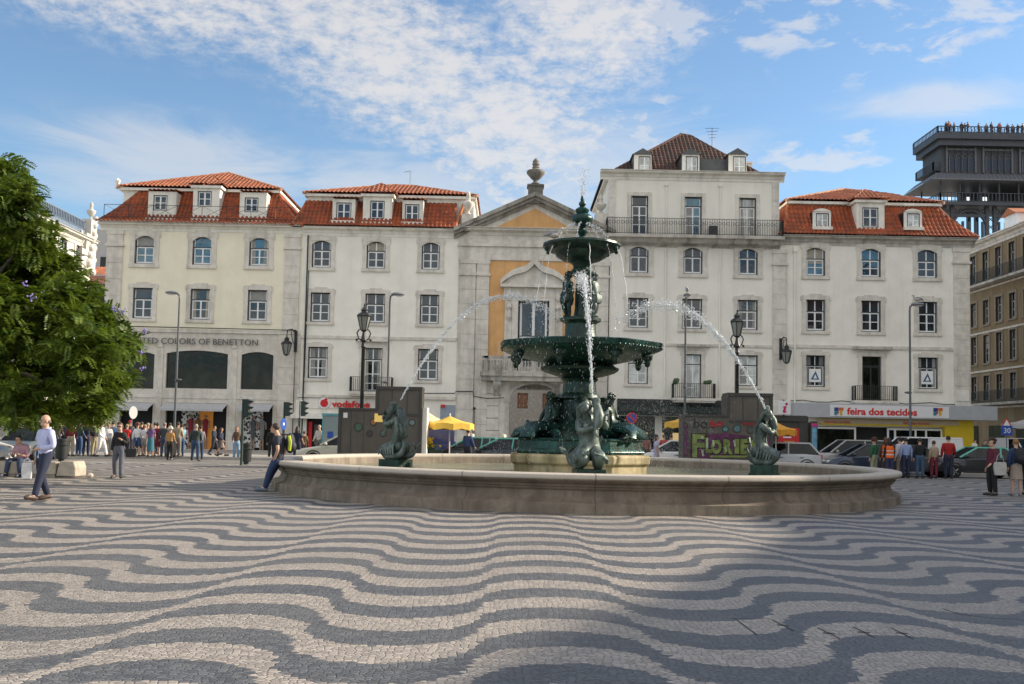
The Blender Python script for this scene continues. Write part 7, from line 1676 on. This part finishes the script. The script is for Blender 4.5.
def graffiti():
    Y = 42.6; par = K2[0]; gp = mat('graffiti_purple', (.10, .018, .07), .6, .35); gg = mat('graffiti_green', (.17, .22, .05), .6, .35); gk = mat('graffiti_black', (.012, .015, .012), .6, 0); gw = mat('graffiti_white', (.36, .42, .30), .6, .2); gr = mat('graffiti_red', (.30, .02, .025), .6, .2)
    P = lambda px, py: at(px, py, Y)
    def blob(pts, m, y, name): 
        MB().prism([(P(*q).x, Y+y, P(*q).z) for q in pts][::-1], (0, .004, 0)).build(name, m, par)
    blob([(690, 450), (691, 440), (698, 436), (712, 434), (726, 433), (742, 435), (752, 437), (768, 436), (770, 446), (769, 458), (750, 458), (690, 458)], gp, -.012, 'graffiti_ground')
    blob([(684.5, 425), (688, 424), (688, 456), (684.5, 456)], gp, -.036, 'graffiti_ground')
    for ch, xa, xb, yt, yb, sz in (('F', 691, 704.5, 433, 456, 1.30), ('L', 705, 712, 437.5, 452, .86), ('O', 711, 722.5, 439, 452.5, .72), ('R', 723, 733, 439, 453, .80), ('I', 734, 739, 439, 452.5, .78), ('E', 740, 749.5, 438.5, 453, .82), ('I', 750.5, 756, 437, 455, .9)):
        w = P(xb, 445).x-P(xa, 445).x
        for m, y, b in ((gk, -.02, .09), (gg, -.032, .045)): font('graffiti_letter', ch, sz, (P(xa, 445).x, Y+y, P(xa, yb).z), m, par, .004, bold=b, width=w*(1.12 if m is gk else .92))
    for pts in ([(701, 436), (703.3, 436), (703.3, 439), (701.5, 439)], [(706, 438), (708, 438), (708, 448), (706, 448)], [(712, 440), (714, 440), (714.5, 446), (712.6, 447)], [(724, 447), (726, 447), (727, 452), (725, 452)], [(733, 440), (735, 440), (736, 446), (734, 447)], [(701, 450), (703, 450), (704, 456), (702, 456)]): blob(pts, gw, -.042, 'graffiti_highlight')
    blob([(710, 455.5), (748, 455.5), (746, 457.5), (710, 457.5)], gg, -.022, 'graffiti_stroke')
    for pts in ([(709, 422), (713, 420), (716, 424), (719, 421), (724, 423), (722, 426), (714, 427), (710, 426)], [(741, 422), (746, 420), (750, 423), (756, 421), (754, 425), (744, 425)]): blob(pts, gr, -.010, 'graffiti_tag')
    font('graffiti_tag', 'bo', .6, (P(693, 427).x, Y-.006, P(693, 428).z), gk, par, .003)
graffiti()
# information kiosk with the i sign and red poster
def info():
    Y = 54.; X_ = lambda px: at(px, 430, Y).x; Z_ = lambda py: at(790, py, Y).z; t = thing('information_kiosk', 'dark information kiosk with a red poster under the white i sign', 'kiosk', (X_(795), Y, .09))
    MB().box(X_(773), X_(813), Y, Y+2, .09, Z_(422)).build('wall', kframe, t); MB().box(X_(770), X_(806), Y-.1, Y+2.1, Z_(421.5), Z_(415.5)).build('roof', kframe, t); MB().box(X_(799), X_(808), Y-.05, Y-.01, Z_(452), Z_(416)).build('panel', kframe, t)
    MB().box(X_(778), X_(799.5), Y-.04, Y-.01, Z_(449.5), Z_(428)).build('poster', sred, t)
    for i, w_ in enumerate((9, 11, 8)): MB().box(X_(783), X_(783+w_), Y-.055, Y-.04, Z_(432.8+i*2.6), Z_(431.4+i*2.6)).build('poster_text', swhite, t)
    MB().box(X_(784), X_(794), Y-.055, Y-.04, Z_(442), Z_(441)).build('poster_text', mat('poster_gold', (.5, .3, .05), .6, 0), t)
    MB().box(X_(809), X_(816), Y-.3, Y-.2, .09, Z_(421)).build('map_panel', kframe, t); MB().box(X_(810), X_(815), Y-.32, Y-.3, Z_(452), Z_(427)).build('blue_map', mat('map_blue', (.12, .32, .45), .5, .3, 6), t); MB().box(X_(809.5), X_(815.5), Y-.32, Y-.3, Z_(426.4), Z_(423)).build('map_header', mat('magenta', (.5, .04, .2), .5, 0), t)
    MB().tube([(X_(782.5), Y-.2, Z_(416)), (X_(782.5), Y-.2, Z_(400))], .05, 8).build('sign_post', kframe, t)
    s = MB().box(X_(776.5), X_(789), Y-.36, Y-.24, Z_(414.8), Z_(401.3)).build('sign', swhite, t, bevel=.02)
    g = MB(); xm, zm = (X_(776.5)+X_(789))/2, Z_(408.2); y = Y-.375; mi_ = mat('magenta_i', (.55, .01, .12), .5, 0)
    g.prism([(xm-.10, y, zm-.24), (xm+.02, y, zm-.27), (xm+.13, y, zm-.20), (xm+.12, y, zm-.17), (xm+.03, y, zm-.20), (xm+.11, y, zm+.10), (xm-.03, y, zm+.09), (xm-.12, y, zm+.05), (xm-.12, y, zm+.02), (xm-.03, y, zm+.03), (xm-.11, y, zm-.2)], (0, .012, 0)); g.ball((xm+.10, y+.006, zm+.21), .075, 8, 6, 1, .2, 1); g.build('letter', mi_, s)
info()
# market parasols and what stands under them
def parasol(label, px, ptop, pedge, Y, r, c, rot=0.):
    b = at(px, 440, Y); zt, ze = at(px, ptop, Y).z, at(px, pedge, Y).z; t = thing('parasol', label, 'parasol', (b.x, Y, 0)); m = tone('canvas', c, .85); n = 8; q = MB()
    ring = [(r*math.cos(2*PI*i/n+rot), r*math.sin(2*PI*i/n+rot)) for i in range(n)]
    top = Vector((0, 0, zt))
    for i in range(n):
        a, d = ring[i], ring[(i+1) % n]; A, D = Vector((*a, ze)), Vector((*d, ze)); mid = (A+D)/2+Vector((0, 0, .05)); a2, d2 = A.lerp(top, .5)-Vector((0, 0, .04)), D.lerp(top, .5)-Vector((0, 0, .04))
        q.poly([A, mid, D, d2, a2]); q.poly([a2, d2, top]); q.poly([A, A-Vector((0, 0, .28)), mid-Vector((0, 0, .25)), mid]); q.poly([mid, mid-Vector((0, 0, .25)), D-Vector((0, 0, .28)), D])
    q.build('canopy', m, t, local=True); p = MB().tube([(0, 0, 0), (0, 0, zt+.12)], .03, 8); 
    for i in range(n): p.tube([(ring[i][0]*.97, ring[i][1]*.97, ze-.02), (ring[i][0]*.05, ring[i][1]*.05, zt-.1)], .012, 4)
    p.build('pole', whitefr, t, local=True); MB().lathe([(.28, 0), (.28, .06), (.05, .1)], (0, 0, 0), 12).build('foot', iron, t, local=True)
parasol('cream market parasol beside the dark kiosk', 424, 410, 422.5, 45.3, 1.05, (.75, .62, .36))
parasol('yellow market parasol in front of the taxis', 449.5, 416, 424, 44.6, 1.10, (.78, .50, .08), .2)
parasol('yellow orange parasol half hidden behind the graffiti kiosk on its right', 776, 422, 430, 45.5, .95, (.75, .34, .04))
parasol('yellow orange parasol half hidden behind the graffiti kiosk on its left', 684, 416.5, 423, 48, .95, (.75, .42, .05))
parasol('grey white parasol at the far right in front of the beige building', 1030, 418, 425, 66, 1.8, (.42, .40, .40))
def flowers():
    Y = 44.0; t = thing('flower_stall', 'flower stand with yellow blossoms between the pale panel and the bins', 'flower stand', (cx(429, Y), Y, 0)); random.seed(9)
    m = MB().lathe([(.16, 0), (.2, .5), (.22, .52)], (0, 0, 0), 10); m.build('bucket', trimw, t, local=True); f = MB(); g = MB()
    for i in range(60): f.ball((random.gauss(0, .14), random.gauss(0, .12), random.uniform(.95, 1.35)), .05, 5, 4)
    for i in range(60): g.tube([(0, 0, .4), (random.gauss(0, .15), random.gauss(0, .13), random.uniform(.8, 1.25))], .015, 3)
    f.build('blossoms', mat('yellow_petals', (.7, .45, .02), .7, .2), t, local=True); g.build('stalks', mat('stalk_green', (.05, .10, .03), .8, .2), t, local=True)
    t2 = thing('green_crate', 'dark green bin box right of the flower stand', 'box', (cx(436.5, Y), Y, 0)); MB().box(-.28, .28, -.25, .25, 0, .78).build('box_body', mat('crate_green', (.015, .035, .025), .6, .1), t2, local=True, bevel=.02); MB().box(-.30, .30, -.27, .27, .782, .83).build('lid', mat('crate_green', (.015, .035, .025), .6, .1), t2, local=True, bevel=.01)
    t3 = thing('low_shrub', 'low green shrub at the foot of the pale panel', 'plant', (cx(431, Y-.5), Y-.5, 0)); g = MB()
    for i in range(160): a, e, r = random.uniform(0, 2*PI), random.uniform(0, 1.4), random.uniform(.25, .42); g.ball((r*math.cos(a)*math.cos(e), .6*r*math.sin(a)*math.cos(e), r*.9*math.sin(e)+.12), .05, 4, 3)
    g.build('foliage', mat('stalk_green', (.05, .10, .03), .8, .2), t3, local=True); MB().tube([(0, 0, 0), (0, 0, .3)], .03, 5).build('stem', mat('stalk_green', (.05, .10, .03), .8, .2), t3, local=True)
flowers()
def phonebox():
    Y = 53.6; x = at(331, 440, Y).x; t = thing('ticket_booth', 'turquoise framed booth in front of the phone shop', 'booth', (x, Y, .09)); tq = mat('turquoise_frame', (.10, .36, .40), .4, .05)
    f = MB()
    for a in (-.5, .44):
        for y in (0, .94): f.box(a, a+.06, y, y+.06, 0, 2.3)
    f.box(-.52, .52, -.02, 1.02, 2.3, 2.42); f.build('frame', tq, t, local=True); MB().box(-.44, .44, .02, .98, .1, 2.29).build('glazing', mat('booth_glass', (.25, .32, .33), .1, 0), t, local=True); MB().box(-.2, .1, -.01, .02, 1.1, 1.45).build('notice', sblue, t, local=True)
phonebox()
# ------------------------------------------------------------------ jacaranda
def leaf_mat():
    m = bpy.data.materials.new('jacaranda_leaf'); m.use_nodes = True; t = NT(m.node_tree); t.n.clear(); pos = t.new('ShaderNodeNewGeometry').outputs['Position']
    c = t.mix(t.step(t.noise(pos, .9, 4), .35, .68), (.03, .075, .008), (.125, .195, .02)); c = t.mix(t.step(t.noise(pos, 9, 2), .45, .7, 0, .6), c, (.20, .26, .03))
    d = t.new('ShaderNodeBsdfPrincipled'); t.put(d.inputs['Base Color'], c); d.inputs['Roughness'].default_value = .55
    tr = t.new('ShaderNodeBsdfTranslucent'); t.put(tr.inputs[0], t.mix(.5, c, (.16, .22, .02))); mx = t.new('ShaderNodeMixShader'); mx.inputs[0].default_value = .36
    t.l.new(d.outputs[0], mx.inputs[1]); t.l.new(tr.outputs[0], mx.inputs[2]); o = t.new('ShaderNodeOutputMaterial'); t.l.new(mx.outputs[0], o.inputs[0]); return m
def build_tree():
    random.seed(12); Y = 33.; base = Vector((at(-55, 445, Y).x, Y+1, 0)); t = thing('jacaranda_tree', 'large leafy tree with a few violet blossoms overhanging the left edge', 'tree', base)
    cl = [(2, 178, 26), (14, 200, 26), (-34, 190, 48), (30, 236, 28), (50, 262, 24), (20, 266, 34), (74, 292, 26), (48, 312, 40), (98, 320, 24), (119, 343, 22), (88, 350, 36), (40, 356, 46), (-2, 320, 52), (108, 378, 24), (82, 392, 32), (36, 404, 38), (-10, 392, 46), (58, 420, 20), (96, 408, 16), (-64, 300, 70), (-66, 392, 58), (-84, 226, 56), (-120, 330, 70), (12, 426, 26), (-20, 240, 46)]
    lv = MB(); br = MB(); fl = MB(); trunk_top = base+Vector((.2, 0, 3.4)); nl = 0
    br.tube([base, base+Vector((.05, .02, 1.2)), trunk_top], [.34, .27, .22], 10)
    for (px, py, r) in cl:
        dY = random.uniform(-2.2, 2.4); c = at(px, py, Y+dY); R = r*(Y+dY)/1000
        mid = trunk_top.lerp(c, .55)+Vector((random.uniform(-.4, .4), random.uniform(-.4, .4), .5)); br.tube([trunk_top, mid, c], [.13, .075, .03], 6)
        for k in range(5):
            a, e = random.uniform(0, 2*PI), random.uniform(-.6, 1.2); br.tube([c.lerp(mid, .2), c+Vector((math.cos(a)*math.cos(e), math.sin(a)*math.cos(e), math.sin(e)))*R*.8], [.028, .008], 4)
        for k in range(int(300*R*R)+150):
            d = Vector((random.gauss(0, 1), random.gauss(0, 1), random.gauss(0, 1))).normalized(); q = random.random()**.45
            lump = 1+.22*math.sin(d.x*5+px)*math.sin(d.y*4+py)*1.2+.15*math.sin(d.z*7+px)
            s = c + Vector((d.x*R, d.y*R, d.z*R*.82))*q*lump
            if s.z < 1.7: continue
            ax = (Vector((d.x, d.y, d.z*.5-.1))*.55+Vector((random.gauss(0, .7), random.gauss(0, .7), random.gauss(0, .5)))).normalized(); L = random.uniform(.28, .46); up = Vector((random.gauss(0, .3), random.gauss(0, .3), 1)); si = ax.cross(up).normalized(); up = si.cross(ax)
            for j in range(7):
                f = (j+.6)/7; o = s+ax*L*f-Vector((0, 0, .12*f*f))
                for sg in (-1, 1):
                    w = .165*(1-.5*abs(f-.45)); tip = o+(si*sg+ax*.45-up*.25*random.random()).normalized()*w*1.15; h = ax*w*.26
                    lv.poly([o-h*.4, (o+tip)/2-h, tip, (o+tip)/2+h])
    for px, py, Yo in ((24.5, 284, -2), (31.5, 297, -2.3), (115, 309, -1), (123, 312, -1), (145, 331, 0), (142, 352, 0), (141, 368, 0)):
        c = at(px, py, Y+Yo)
        for k in range(9): fl.ball(c+Vector((random.gauss(0, .05), random.gauss(0, .05), random.gauss(0, .045))), .032, 5, 4)
    br.build('trunk', mat('grey_bark', (.10, .085, .07), .9, .25, 5, .0, bump=.02), t, smooth=True); lv.build('crown', leaf_mat(), t); fl.build('blossoms', mat('violet_petals', (.25, .20, .50), .7, .1), t)
build_tree()
